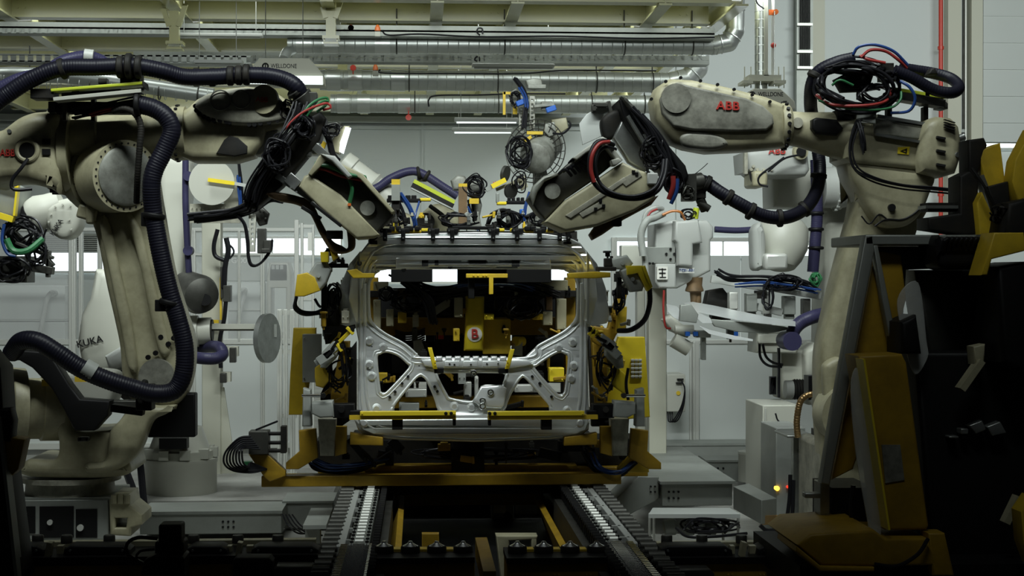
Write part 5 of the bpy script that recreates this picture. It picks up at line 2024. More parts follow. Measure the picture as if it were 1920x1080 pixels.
def track(lab, xw0, xw1, rol, pl0, pl1, ch0, ch1, side):
    """pixel x at (y=920, y=1022) for: white strip, roller row, grey chain plates, black chain"""
    t = T('roller_track', lab, 'conveyor', G((xw0[0] + pl0[0]) / 2, 960, 0.0))

    def line(px, y=(920, 1022)):
        a, c = G(px[0], y[0], ZR), G(px[1], y[1], ZR)
        X = (a.x + c.x) / 2
        return X
    x0, x1 = line(xw0), line(xw1)
    xr = line(rol)
    p0, p1 = line(pl0), line(pl1)
    c0, c1 = line(ch0), line(ch1)
    ya, yb = 5.0, 9.0
    ym = G(800, 1022, ZR).y
    b = B()
    b.box(((x0 + x1) / 2, (ym + yb) / 2, ZR - .02), (abs(x1 - x0), yb - ym, .04))
    for k in range(4):
        pass
    b.to('wear_strip', 'white_clean', t, bev=.004)
    b = B()
    lo, hi = min(xr, c1, x0, c0) - .03, max(xr, c1, x1, c0) + .03
    b.box(((lo + hi) / 2, (ya + yb) / 2, ZR - .12), (hi - lo, yb - ya, .12))
    b.to('track_beam', 'dark_steel', t)
    b = B()
    b.box(((lo + hi) / 2, (ya + yb) / 2, ZR - .24), ((hi - lo) * .9, yb - ya, .12))
    b.to('track_base', 'yellow_shaded', t)
    n = 34
    for i in range(n):
        y = ya + (yb - ya) * (i + .5) / n
        b = B()
        b.cyl((xr - .033, y, ZR - .005), (xr + .033, y, ZR - .005), .023, n=14)
        b.cyl((xr - .038, y, ZR - .005), (xr + .038, y, ZR - .005), .010, n=8)
        b.to('roller', 'dark_steel', t)
    b = B()
    m = 14
    for i in range(m):
        y = ym + (yb - ym) * (i + .5) / m
        b.box(((p0 + p1) / 2, y, ZR - .01), (abs(p1 - p0), (yb - ym) / m * .93, .03))
    b.to('chain_plates', 'galv', t, bev=.003)
    b = B()
    for i in range(m * 2):
        y = ym + (yb - ym) * (i + .5) / m / 2
        b.cyl(((p0 + p1) / 2 - .018, y, ZR + .008), ((p0 + p1) / 2 + .018, y, ZR + .008), .014, n=10)
    b.box(((p0 + p1) / 2, (ym + yb) / 2, ZR + .003), (.012, yb - ym, .006))
    b.to('chain_rollers', 'alu', t)
    b = B()
    for i in range(m):
        y = ym + (yb - ym) * (i + .5) / m
        for xx in (p0, p1):
            for d in (-.04, .04):
                b.cyl((xx + (p1 - p0) * (.12 if xx == p0 else -.12), y + d, ZR), (xx + (p1 - p0) * (.12 if xx == p0 else -.12), y + d, ZR + .012), .008, n=8)
    for xx in (p0, p1):
        b.box((xx + (p1 - p0) * (.12 if xx == p0 else -.12), (ym + yb) / 2, ZR + .004), (.004, yb - ym, .004))
    b.to('plate_bolts', 'black', t)
    b = B()
    k = 56
    for i in range(k):
        y = ya + (yb - ya) * (i + .5) / k
        b.cyl((c0, y, ZR - .0), (c1, y, ZR - .0), .018, n=8)
        b.box(((c0 + c1) / 2, y, ZR - .03), (abs(c1 - c0) * .7, .03, .05))
    b.box(((c0 + c1) / 2, (ya + yb) / 2, ZR - .03), (abs(c1 - c0) * .4, yb - ya, .03))
    b.to('side_chain', 'black', t)
    b = B()
    k = 44
    for i in range(k):
        y = ya + (ym - ya) * (i + .5) / k
        b.cyl(((p0 + p1) / 2 - .07, y, ZR), ((p0 + p1) / 2 + .07, y, ZR), .006, n=8)
        b.cyl(((p0 + p1) / 2 - .025, y, ZR), ((p0 + p1) / 2 + .025, y, ZR), .012, n=8)
        for s_ in (-1, 1):
            b.box(((p0 + p1) / 2 + s_ * .06, y, ZR - .005), (.03, .016, .03))
    b.box(((p0 + p1) / 2, (ya + ym) / 2, ZR - .004), (.012, ym - ya, .008))
    b.to('link_chain', 'bright_steel', t)
    b = B()
    for i in range(8):
        y = ym + (yb - ym) * (i + .5) / 8
        b.box((x1 + (p0 - x1) * .5, y, ZR - .01), (abs(p0 - x1) * 1.3, .02, .02))
    b.to('strip_clip', 'white_clean', t)
    return t


track('left roller track running from the camera to the jig', (664, 626), (673, 648), (655, 614), (680, 655), (708, 696), (712, 702), (721, 716), -1)
track('right roller track running from the camera to the jig', (1106, 1212), (1095, 1198), (1120, 1224), (1062, 1146), (1090, 1176), (1054, 1120), (1062, 1142), 1)
# pit between the tracks
b = B()
b.bx(690, 905, 1090, 1000, 9.65, .3)  # dark back wall added to hide the pale floor behind the pit
b.bx(725, 905, 1058, 923, 8.7, 1.0)
b.to('lift_table_backing', 'black_rough', label='dark lift table with added back wall under the jig between the two roller tracks', cat='lift table')
b = B()
b.bx(720, 928, 1062, 946, 9.0, .15)
b.bx(725, 920, 745, 1000, 8.95, .1)
b.bx(1038, 920, 1060, 1000, 8.95, .1)
b.to('lower_frame', 'yellow_shaded', label='dim yellow cross frame under the jig, between the tracks', cat='frame')
t = T('drive_unit', 'pale drive box with a name plate under the jig', 'motor', P(945, 990, 9.3))
B().bx(922, 940, 964, 990, 9.3, .2).to('body', 'grey_box', t, bev=.006)
B().bx(926, 948, 948, 962, 9.29, .02).to('name_plate', 'paper', t)
B().disc(952, 968, 9.28, 8, .05).to('port', 'black', t)
b = B()
b.tube([(945, 980, 9.2), (960, 986, 9.2), (975, 988, 9.2), (985, 1000, 9.2)], 2, n=6)
b.to('cable', 'cable', t)
b = B()
b.bx(966, 945, 1040, 988, 9.5, .2)
b.to('grey_cover', 'galv', label='flat grey cover beside the drive box under the jig', cat='cover')
b = B()
b.box((G(890, 1000, .0).x, 7.5, .02), (1.1, 4.2, .04))  # black sheet laid over the pale floor so the pit reads dark
b.to('pit_dark_sheet', 'black', label='black sheet darkening the floor of the pit between the roller tracks', cat='plate')
for lab, x0, x1, xa, xb in (('slanted yellow rail in the pit, right of its centre', 736 + 160, 950 - 35, 896, 928), ):
    b = B()
    a, c = P(905, 1025, 6.6), P(920, 1085, 6.1)
    b.bar(P(902, 1025, 6.6), P(918, 1090, 6.0), .05, .08)
    b.to('pit_rail', 'yellow_shaded', label='slanted yellow rail in the pit between the two puck rows', cat='rail')
b = B()
b.plate([(930, 1005), (1008, 1005), (1006, 1012), (955, 1014), (958, 1112), (942, 1112)], 7.2, .1, .006)
b.plate([(996, 1008), (1006, 1008), (1006, 1040), (996, 1040)], 7.2, .1, .006)
b.to('pit_bracket', 'cream', label='pale bent bracket in the pit right of the slanted yellow rail', cat='bracket')
b = B()
b.plate([(791, 1001), (823, 1001), (828, 1130), (790, 1130)], 7.0, .05, .004)
b.to('pit_stop', 'yellow_shaded', label='yellow upright stop plate behind the left puck row', cat='stop plate')
for x0, x1, lab in ((1150, 1060, 'right'), (705, 740, 'left')):
    b = B()
    a, c = G(x0 if lab == 'left' else 1068, 925 if lab == 'left' else 925, ZR - .05), None
    X = G(712, 922, ZR).x if lab == 'left' else G(1062, 922, ZR).x
    s_ = 1 if lab == 'left' else -1
    b.box((X + s_ * .06, 7.6, ZR - .25), (.03, 2.4, .3), M.Rotation(math.radians(20 * s_), 3, 'Y'))
    b.to('track_guard', 'yellow_shaded', label='sloping yellow guard plate inside the %s roller track' % lab, cat='guard plate')

# cross conveyor in the foreground
YC = 6.25
t = T('cross_conveyor', 'dark cross conveyor with steel pucks in the foreground', 'conveyor', P(880, 1090, YC))
for x0, x1 in ((-40, 596), (700, 890), (950, 1145), (1215, 1520)):
    b = B()
    b.bx(x0, 1056, x1, 1100, YC - .02, .2)
    for k in range(int((x1 - x0) / 60)):
        b.bolts([(x0 + 30 + 60 * k, 1078), (x0 + 38 + 60 * k, 1078)], YC - .02, 3)
    b.to('yellow_beam', 'yellow_shaded', t, bev=.006)
    b = B()
    b.bx(x0, 1047, x1, 1056, YC - .04, .26)
    b.to('black_ledge', 'black', t)
for x0 in (702, 952):
    for i in range(4):
        x = x0 + 18 + 49.5 * i
        b = B()
        p = P(x, 1050, YC + .08)
        r = 18 * U(YC)
        b.lathe(p, P(x, 1023, YC + .08), [(0, r), (.1, r * 1.02), (.85, r * 1.02), (1, r * .95), (1.001, r * .3)], n=24)
        o = b.to('puck', 'black_rough', t)
        b = B()
        b.lathe(P(x, 1024, YC + .08), P(x, 1016, YC + .08), [(0, r * .9), (.1, r * .85), (.75, r * .3), (.8, r * .28), (1.2, r * .2), (1.201, .001)], n=20)
        b.to('puck_cone', 'bright_steel', o)
        if i < 3:
            B().bx(x + 18, 1030, x + 31, 1046, YC + .1, .06).to('spacer', 'yellow', t)
for x0, x1 in ((-40, 592), (1232, 1500)):
    b = B()
    b.bx(x0, 1018, x1, 1023, YC + .2, .05)
    b.to('cream_rail', 'cream', t)
for x0, x1 in ((28, 84), (116, 246), (345, 430), (468, 600), (1236, 1376), (1418, 1500)):
    b = B()
    b.plate([(x0, 1050), (x0 + 4, 1030), (x0 + 16, 1024), (x1 - 16, 1024), (x1 - 3, 1032), (x1, 1050)], YC + .0, .12, .008)
    o = b.to('guard', 'black', t)
    b = B()
    b.bolts([(x0 + 16, 1032), (x1 - 16, 1032), (x0 + 10, 1046), (x1 - 12, 1046)], YC, 2.2)
    b.to('bolt', 'steel', o)
for x in (71, 125, 205, 363, 446, 521, 1250, 1316, 1390, 1465):
    b = B()
    p = P(x, 1018, YC + .16)
    b.lathe(p, P(x, 1003, YC + .16), [(0, 11 * U(YC)), (.85, 11 * U(YC)), (1, 9.5 * U(YC)), (1.001, .004)], n=20)
    b.to('guide_roller', 'dark_steel', t)
for x in (92, 448, 1392):
    b = B()
    b.barp((x - 3, 1050, YC), (x + 3, 1016, YC), 9, .05)
    b.bx(x - 22, 1024, x - 14, 1046, YC + .04, .04)
    b.bx(x + 14, 1024, x + 26, 1046, YC + .04, .04)
    b.to('joint_bracket', 'cream', t)
for x0, x1, y in ((436, 512, 1046), (512, 592, 1062), (318, 348, 1058), (1262, 1340, 1068)):
    b = B()
    b.plate([(x0, 1100), (x0, y + 6), (x0 + 6, y), (x1 - 8, y), (x1, y + 8), (x1, 1100)], YC - .18, .1, .006)
    b.to('sensor_box', 'black_rough' if x0 == 436 else 'dark_steel', t)
t = T('drive_motor', 'black upright drive motor in front of the left cross conveyor', 'motor', P(318, 1080, 6.0))
b = B()
b.bx(297, 984, 340, 1020, 5.95, .1)
b.bx(290, 1016, 344, 1075, 5.95, .12)
b.plate([(262, 1080), (270, 1050), (292, 1040), (345, 1044), (345, 1080)], 5.9, .15, .01)
b.to('body', 'black', t, bev=.008)
b = B()
b.tube([(295, 1010, 5.95), (258, 1008, 5.95), (238, 1020, 5.95), (240, 1040, 5.95), (268, 1056, 5.95)], 3.5, n=8)
b.tube([(290, 1030, 5.92), (262, 1034, 5.92), (256, 1048, 5.92), (275, 1060, 5.92)], 2.5, n=8)
b.to('motor_cable', 'cable', t)
# ================================================================ the two front robots and their welding guns
YL = 8.2
t = T('industrial_robot', 'big cream robot at the left front, its arm bent over the jig', 'robot', P(140, 1005, YL), )
# base
b = B()
b.bx(27, 938, 204, 1012, YL - .1, .6)
o = b.to('plinth', 'galv', t, bev=.006)
b = B()
b.bx(32, 950, 66, 1000, YL - .106, .02)
b.bx(74, 950, 138, 1008, YL - .106, .02)
b.bx(142, 955, 182, 1008, YL - .106, .02)
b.to('plinth_opening', 'black', o)
b = B()
b.disc(150, 990, YL - .12, 6, .02)
b.disc(93, 980, YL - .12, 5, .02)
b.barp((36, 1000, YL - .12), (48, 962, YL - .12), 4, .02)
b.to('plinth_fitting', 'alu', o)
b = B()
b.plate([(204, 938), (212, 928), (240, 928), (244, 948), (266, 966), (266, 984), (246, 990), (244, 1006), (206, 1004)], YL - .12, .3, .012, holes=[[(216, 972), (238, 972), (236, 990), (216, 990)]])
b.cylp((214, 944, YL - .12), (214, 928, YL - .12), 6, n=10)
b.cylp((226, 944, YL - .12), (226, 926, YL - .12), 6, n=10)
b.cylp((238, 944, YL - .12), (238, 928, YL - .12), 6, n=10)
b.to('base_clamp', 'cream', t)
b = B()
r = 92 * U(YL)
b.lathe(P(132, 938, YL + .2), P(132, 890, YL + .2), [(0, r * .9), (.1, r), (.3, r), (.32, r * .9), (.8, r * .88), (.82, r * 1.02), (1, r * 1.02)], n=48)
b.to('turntable', 'cream_dirty', t)
b = B()
for i in range(16):
    a = math.pi + i * math.pi / 15
    b.cyl(P(132, 936, YL + .2) + V((math.cos(a) * r * .95, math.sin(a) * r * .95, 0)), P(132, 924, YL + .2) + V((math.cos(a) * r * .95, math.sin(a) * r * .95, 0)), .012, n=8)
b.to('turntable_bolts', 'steel', t)
# shoulder casting
b = B()
b.plate([(48, 864), (100, 862), (108, 830), (98, 790), (98, 760), (108, 748), (124, 760), (140, 806), (200, 808), (232, 800), (240, 860), (226, 894), (48, 894)], YL - .05, .5, .04, sm=4)
b.to('frame_casting', 'cream', t)
b = B()
b.plate([(204, 812), (222, 790), (250, 760), (296, 762), (326, 762), (312, 776), (290, 786), (278, 800), (262, 842), (236, 872), (200, 886), (160, 886), (160, 870), (196, 862)], YL - .1, .16, .03, sm=4)
b.to('shoulder_casting', 'cream', t)
b = B()
b.lathe(P(112, 766, YL + .1), P(-5, 766, YL - .02), [(0, .17), (.3, .17), (.32, .16), (.55, .16), (.58, .21), (.8, .215), (.86, .2), (1, .18), (1.001, .02)], n=40)
b.to('axis_motor', 'cream', t)
b = B()
for i in range(12):
    a = i * .5236
    p = P(8, 766, YL) + V((0, math.cos(a) * .185, math.sin(a) * .185))
    b.cyl(p, p - V((.07, 0, 0)), .010, n=8)
    p = P(-14, 766, YL - .02)
b.to('flange_bolts', 'steel', t)
b = B()
b.bx(78, 712, 104, 724, YL - .1, .02)
b.bx(140, 706, 162, 716, YL - .14, .02)
b.to('warning_label', 'yellow', t)
b = B()
b.plate([(120, 700), (200, 698), (212, 720), (206, 756), (176, 780), (150, 774), (136, 740)], YL - .06, .3, .03, sm=4)
b.to('gear_cover', 'white', t)
b = B()
b.plate([(5, 660), (40, 656), (92, 660), (130, 722), (150, 748), (206, 752), (202, 780), (176, 808), (140, 808), (118, 766), (96, 728), (60, 690), (36, 676), (10, 676)], YL - .2, .12, .012)
b.to('cable_bracket', 'black', t)
b = B()
b.bx(276, 738, 366, 820, YL + .1, .1)
b.to('black_cover', 'black', t, bev=.008)
b = B()
b.bx(145, 820, 165, 828, YL - .12, .06)
b.disc(150, 824, YL - .12, 4, .02)
b.disc(163, 824, YL - .12, 4, .02)
b.bx(206, 752, 256, 768, YL - .1, .1)
b.to('bracket_clamp', 'dark_steel', t, bev=.004)
# lower arm
b = B()
b.plate([(150, 392), (146, 340), (165, 295), (205, 268), (250, 272), (282, 310), (296, 380), (306, 440), (322, 520), (344, 590), (358, 640), (356, 700), (340, 748), (306, 770), (270, 764), (236, 742), (226, 700), (222, 650), (212, 600), (196, 530), (180, 450), (166, 410)], YL - .02, .26, .05, sm=5)
b.to('lower_arm', 'cream', t)
b = B()
b.plate([(186, 420), (200, 410), (222, 500), (244, 600), (256, 690), (240, 690), (226, 620), (206, 520)], YL - .06, .08, .02, sm=5)
b.plate([(236, 400), (262, 430), (286, 520), (308, 610), (318, 660), (300, 664), (282, 600), (262, 500)], YL - .05, .08, .02, sm=5)
b.to('arm_rib', 'cream', t)
b = B()
b.disc(293, 706, YL - .06, 33, .06, n=36)
b.to('arm_pocket', 'grime', t)
b = B()
b.bolts([(302, 632), (326, 634), (292, 662), (278, 670), (316, 645)], YL - .04, 5, .012)
b.to('arm_hole', 'black', t)
# elbow joint
pe = P(236, 330, YL - .16)
pr = P(166, 333, YL + .16)
b = B()
b.lathe(pr, pe, [(0, .165), (.2, .185), (.22, .195), (.42, .195), (.44, .175), (.5, .175), (.52, .19), (1.0, .185), (1.001, .15)], n=48)
b.to('elbow_drum', 'cream', t)
b = B()
b.lathe(pe, pe + (pe - pr).normalized() * .02, [(0, .155), (.5, .155), (1, .14), (1.001, .01)], n=48)
b.to('elbow_cover', 'cast_grey', t)
b = B()
ax = (pe - pr).normalized()
u_ = ax.orthogonal().normalized()
w_ = ax.cross(u_)
for k in range(30):
    a = k * math.pi / 15
    d = u_ * math.cos(a) + w_ * math.sin(a)
    c = pr.lerp(pe, .47) + d * .177
    b.cyl(c, c + d * .005, .006, n=8)
    c = pe + d * .168
    b.cyl(c, c + ax * .004, .005, n=8)
b.to('elbow_bolts', 'ink', t)
b = B()
b.barp((150, 395, YL), (186, 405, YL), 26, .14)
b.bx(160, 380, 176, 420, YL - .08, .1)
b.to('elbow_lug', 'cream', t, bev=.012)
# upper arm rear housing, tube and fork
b = B()
b.plate([(-30, 255), (0, 242), (36, 217), (75, 208), (108, 220), (108, 352), (90, 352), (40, 340), (0, 340), (-30, 345)], YL - .22, .42, .06, sm=6)
b.to('rear_housing', 'cream', t)
b = B()
b.lathe(P(96, 282, YL), P(140, 282, YL), [(0, .215), (.35, .215), (.37, .205), (.6, .205), (.62, .22), (1, .215)], n=48)
b.to('housing_flange', 'cream', t)
b = B()
for k in range(14):
    a = math.pi * .5 + k * math.pi / 13
    c = P(106, 282, YL) + V((0, math.cos(a) * .215, math.sin(a) * .215))
    b.box(c, (.04, .03, .03))
b.to('flange_notch', 'black', t)
b = B()
b.ring(P(51, 282, YL - .22), (0, 1, 0), .052, .014, n=32, m=10)
o = b.to('port_ring', 'cream', t)
b = B()
b.disc(51, 282, YL - .226, 16, .02, n=28)
b.to('port_hole', 'black', o)
B().text('ABB', 14, 287, YL - .224, 13, bold=.045, ext=.002, sx=.85).to('lettering', 'text_red', t)
b = B()
b.disc(17, 246, YL - .224, 4, .02)
b.disc(34, 288, YL - .224, 2, .02)
b.to('cover_screw', 'steel', t)
b = B()
b.tube([(52, 298, YL - .24), (40, 315, YL - .26), (24, 335, YL - .26), (22, 352, YL - .26), (34, 356, YL - .26), (60, 354, YL - .24)], 3.5, n=8)
b.to('port_cable', 'cable', t)
b = B()
b.lathe(P(136, 258, YL), P(334, 250, YL), [(0, .125), (.25, .125), (.27, .11), (.6, .115), (.9, .125), (1, .13)], n=40)
b.to('arm_tube', 'cream', t)
b = B()
b.lathe(P(318, 251, YL), P(350, 250, YL), [(0, .13), (.3, .145), (1, .14)], n=40)
b.to('wrist_collar', 'cream', t)
b = B()
for k in range(20):
    a = k * math.pi / 10
    c = P(334, 250, YL) + V((0, math.cos(a) * .143, math.sin(a) * .143))
    b.cyl(c, c + V((0, math.cos(a), math.sin(a))) * .008, .009, n=8)
b.to('collar_bolts', 'ink', t)
b = B()
b.plate([(330, 212), (350, 200), (368, 184), (410, 166), (462, 160), (508, 166), (534, 184), (548, 212), (546, 232), (520, 240), (498, 246), (492, 268), (474, 292), (440, 302), (360, 302), (334, 292), (324, 276), (322, 240)], YL - .1, .26, .05)
b.to('wrist_fork', 'cream', t)
b = B()
b.plate([(405, 288), (420, 262), (430, 254), (446, 258), (464, 274), (463, 288), (440, 293)], YL - .105, .06, .006)
b.to('fork_pocket', 'black_rough', t)
b = B()
b.plate([(362, 196), (382, 178), (420, 167), (466, 163), (506, 170), (528, 188), (540, 212), (534, 226), (480, 234), (430, 232), (390, 222), (368, 208)], YL - .16, .1, .03, sm=4)
o = b.to('wrist_cover', 'cream_dirty', t)
b = B()
b.disc(494, 186, YL - .172, 27, .03, n=36)
b.turn(0, P(494, 186, YL - .172), (0, 0, 1), -14)
b.to('round_cap', 'cream', o)
b = B()
for x, y in ((366, 196), (368, 204), (374, 210), (382, 216), (390, 220), (400, 222), (412, 223), (424, 225), (430, 226), (467, 230), (477, 230), (488, 228), (496, 219), (504, 226), (520, 222), (526, 216)):
    b.disc(x, y + 3, YL - .152, 4.4, .05, n=12)
b.to('cover_bolts', 'black', o)
b = B()
b.ring(P(413, 188, YL - .165), (0, 1, 0), 18 * U(YL), .004, n=28, m=5)
b.ring(P(452, 186, YL - .165), (0, 1, 0), 16 * U(YL), .004, n=28, m=5)
b.to('cover_boss', 'cast_grey', o)
B().text('ABB', 491, 187, YL - .182, 9, bold=.045, rot=2).to('lettering', 'text_red', t)
b = B()
b.plate([(470, 236), (500, 232), (520, 244), (506, 270), (484, 290), (470, 280)], YL - .05, .2, .03, sm=4)
b.to('wrist_joint', 'cast_grey', t)
b = B()
tangle(b, 540, 206, YL - .1, 16, 22, 9, 1.6, .08)
b.bolts([(534, 196), (540, 206), (544, 216), (538, 222)], YL - .14, 4)
b.to('wrist_fittings', 'black_rough', t)
# dress pack hoses
b = B()
b.tube([(-20, 204, 7.8), (10, 180, 7.8), (60, 148, 7.8), (116, 128, 7.8), (180, 126, 7.8), (250, 124, 7.82), (300, 132, 7.85), (345, 144, 7.9), (400, 144, 7.92), (450, 141, 7.95), (500, 142, 7.95), (535, 150, 7.95), (556, 164, 7.95), (566, 186, 8.0)], 15.5, n=18, rib=.05)
b.to('dress_hose', 'hose', t)
b = B()
b.tube([(-20, 176, 8.2), (30, 150, 8.2), (80, 136, 8.2), (120, 114, 8.2), (160, 106, 8.25), (190, 114, 8.3), (200, 130, 8.3)], 11, n=16, rib=.05)
b.to('rear_hose', 'hose_violet', t)
b = B()
b.cylp((158, 104, 8.235), (175, 106, 8.24), 12.5, n=18)
b.to('hose_sleeve', 'white_clean', t)
b = B()
for x, y, d, R_ in ((117, 129, (1, 0, .35), 19), (226, 126, (1, 0, 0), 20), (242, 124, (1, 0, 0), 23), (260, 126, (1, 0, 0), 21), (368, 145, (1, 0, 0), 17), (398, 145, (1, 0, 0), 17), (432, 142, (1, 0, 0), 18), (448, 141, (1, 0, 0), 18), (462, 140, (1, 0, 0), 19)):
    p = P(x, y, 7.93 if x > 300 else 7.81)
    d = V(d).normalized()
    b.lathe(p - d * .016, p + d * .016, [(0, R_ * U(YL) * .9), (.2, R_ * U(YL)), (.8, R_ * U(YL)), (1, R_ * U(YL) * .9)], n=24)
b.bx(225, 120, 262, 156, 7.82, .12)
b.ball(P(92, 126, 8.0), 13 * U(8), (1, 1, .8))
b.to('hose_clamp', 'black_rough', t)
b = B()
b.cylp((563, 178, 7.98), (580, 200, 8.0), 21, r2=17, n=20)
b.cylp((552, 166, 7.96), (558, 172, 7.97), 19, n=20)
b.bx(560, 172, 594, 194, 7.95, .1)
b.to('hose_end', 'dark_steel', t, bev=.004)
i0 = 0
b = B()
b.barp((100, 172, 7.86), (274, 158, 7.86), 6, .12)
o = b.to('tray_cover', 'lime', t, bev=.004)
b = B()
b.barp((62, 178, 7.87), (106, 178, 7.87), 18, .12)
b.barp((116, 178, 7.852), (228, 170, 7.852), 6, .03)
b.barp((272, 155, 7.855), (274, 168, 7.855), 4, .12)
b.bx(90, 190, 250, 212, 7.95, .1)
b.to('tray_body', 'black_rough', t, bev=.004)
b = B()
b.barp((104, 188, 7.86), (268, 172, 7.86), 7, .1)
b.barp((228, 171, 7.85), (270, 167, 7.85), 6, .03)
b.to('tray_rail', 'white', t, bev=.002)
b = B()
b.bx(134, 162, 148, 182, 7.84, .14)
b.bx(92, 190, 102, 212, 7.92, .05)
b.bx(116, 188, 124, 226, 7.92, .05)
b.bx(170, 184, 178, 228, 7.92, .05)
b.bx(184, 146, 200, 158, 7.9, .06)
b.to('tray_clamp', 'dark_steel', t, bev=.003)
b = B()
strands(b, [(140, 215, 7.95), (165, 210, 7.93), (195, 205, 7.92), (230, 195, 7.92), (262, 190, 7.92)], 7.95, 9, 2.2, 8)
tangle(b, 268, 192, 7.9, 22, 12, 10, 2, .06)
b.to('cable_bundle', 'cable', t, kind='stuff')
b = B()
strands(b, [(170, 216, 7.9), (195, 208, 7.88), (222, 202, 7.88)], 7.9, 2, 2, 5)
b.to('red_cable', 'cable_red', t)
b = B()
b.tube([(262, 196, 7.86), (290, 204, 7.85), (312, 220, 7.84), (322, 246, 7.84), (308, 282, 7.84), (290, 318, 7.83), (284, 350, 7.83), (288, 400, 7.85), (300, 470, 7.85), (316, 540, 7.85), (334, 600, 7.85), (346, 650, 7.85), (344, 700, 7.85), (326, 732, 7.85), (290, 738, 7.83), (250, 728, 7.82), (200, 712, 7.8), (150, 690, 7.78), (108, 662, 7.76), (70, 640, 7.76), (40, 640, 7.8), (22, 662, 7.9)], 17, n=18, rib=.05)
b.to('arm_hose', 'hose', t)
b = B()
for x, y, d, R_ in ((289, 405, (.15, 0, 1), 20), (319, 568, (.25, 0, 1), 20), (268, 734, (1, 0, -.2), 22), (258, 196, (1, 0, 0), 22)):
    p = P(x, y, 7.85)
    d = V(d).normalized()
    b.lathe(p - d * .014, p + d * .014, [(0, R_ * U(YL) * .9), (.2, R_ * U(YL)), (.8, R_ * U(YL)), (1, R_ * U(YL) * .9)], n=24)
b.bx(264, 398, 290, 424, 7.85, .14)
b.bx(290, 562, 316, 584, 7.85, .14)
b.bx(254, 722, 284, 770, 7.85, .12)
b.barp((210, 764, 7.95), (270, 772, 7.95), 14, .08)
b.to('hose_bracket', 'black', t, bev=.004)
b = B()
b.cylp((156, 688, 7.78), (176, 700, 7.79), 18.5, n=18)
b.to('hose_band', 'grey_box', t)
b = B()
b.tube([(212, 208, 7.88), (232, 204, 7.86), (252, 212, 7.85), (264, 236, 7.85), (262, 275, 7.85), (258, 330, 7.88), (256, 380, 7.95)], 6, n=10, rib=.12)
b.to('braided_cable', 'black_rough', t)

# ---------------------------------------------------------------- left welding gun
Yg = 8.0
t = T('welding_gun', 'left spot welding gun with a cream box body hanging over the tailgate corner', 'welding gun', P(640, 470, Yg))
b = B()
b.plate([(600, 208), (612, 222), (600, 262), (560, 310), (528, 348), (500, 372), (476, 392), (458, 388), (474, 350), (486, 310), (512, 276), (540, 250), (570, 222)], Yg - .02, .2, .02)
b.to('tool_plate', 'black_rough', t)
b = B()
strands(b, [(566, 200, Yg - .06), (556, 230, Yg - .08), (530, 270, Yg - .1), (500, 310, Yg - .08), (478, 350, Yg - .06), (466, 385, Yg - .04)], Yg, 20, 2.2, 13)
tangle(b, 520, 290, Yg - .1, 30, 40, 20, 2, .08)
tangle(b, 568, 240, Yg - .06, 24, 28, 14, 2, .08)
tangle(b, 622, 245, Yg, 18, 14, 6, 1.3, .08)
b.to('cable_bundle', 'cable', t, kind='stuff')
b = B()
b.tube([(566, 222, Yg - .1), (578, 200, Yg - .1), (598, 186, Yg - .08), (614, 184, Yg - .06), (612, 196, Yg - .06), (594, 210, Yg - .06)], 2.6, n=8)
b.tube([(572, 222, Yg - .1), (584, 206, Yg - .1), (604, 190, Yg - .08), (616, 190, Yg - .06)], 2.2, n=8)
b.to('green_cable', 'cable_green', t)
b = B()
b.tube([(532, 244, Yg - .12), (560, 216, Yg - .12), (590, 200, Yg - .1), (614, 194, Yg - .08), (620, 202, Yg - .08), (606, 206, Yg - .06)], 2.4, n=8)
b.to('red_cable', 'cable_red', t)
# gun housing
b = B()
b.plate([(560, 350), (570, 330), (580, 326), (640, 366), (712, 440), (700, 446), (668, 448), (640, 424), (600, 390)], Yg - .12, .3, .015)
b.to('housing', 'cream', t)
b = B()
b.plate([(580, 328), (598, 300), (610, 296), (680, 330), (736, 398), (738, 404), (704, 438), (660, 396)], Yg - .06, .2, .01)
b.to('inner_housing', 'dark_steel', t)
b = B()
b.plate([(598, 292), (606, 288), (622, 298), (680, 326), (740, 396), (734, 400), (674, 334), (612, 302), (584, 330), (578, 326)], Yg - .14, .3, .006)
b.to('housing_rim', 'cream', t)
b = B()
b.plate([(600, 288), (628, 292), (660, 330), (652, 334), (622, 302)], Yg - .2, .1, .01)
b.to('white_cover', 'white_clean', t)
b = B()
b.disc(689, 390, Yg - .075, 14, .03, n=28)
b.to('round_boss', 'cast_grey', t)
b = B()
b.tube([(586, 316, Yg - .1), (610, 318, Yg - .12), (640, 330, Yg - .12), (680, 338, Yg - .1)], 3, n=8)
b.to('red_hose', 'cable_red', t)
b = B()
b.tube([(590, 308, Yg - .12), (620, 312, Yg - .14), (650, 326, Yg - .14), (684, 332, Yg - .12), (682, 340, Yg - .1)], 3.6, n=8)
b.tube([(590, 306, Yg - .1), (640, 322, Yg - .1), (660, 350, Yg - .1), (650, 400, Yg - .1)], 4, n=8)
b.to('green_hose', 'cable_green', t)
b = B()
b.barp((520, 330, Yg), (588, 376, Yg), 12, .1)
b.barp((540, 332, Yg - .05), (560, 350, Yg - .05), 22, .1)
b.barp((560, 250, Yg + .05), (620, 300, Yg + .05), 16, .12)
b.bx(570, 268, 600, 290, Yg, .12)
b.to('mount_frame', 'steel', t, bev=.004)
b = B()
b.disc(579, 290, Yg - .01, 5, .03)
b.disc(579, 290, Yg - .02, 2.5, .03)
b.bolts([(545, 352), (556, 360), (614, 398), (622, 404)], Yg - .1, 2)
b.to('mount_bolt', 'steel', t)
b = B()
b.plate([(494, 362), (520, 360), (560, 368), (584, 380), (604, 420), (622, 450), (640, 460), (652, 464), (648, 420), (640, 378), (648, 376), (660, 410), (666, 450), (662, 468), (640, 476), (620, 470), (600, 440), (580, 400), (556, 384), (520, 376)], Yg - .02, .07, .015, sm=4)
b.to('electrode_arm', 'copper_arm', t)
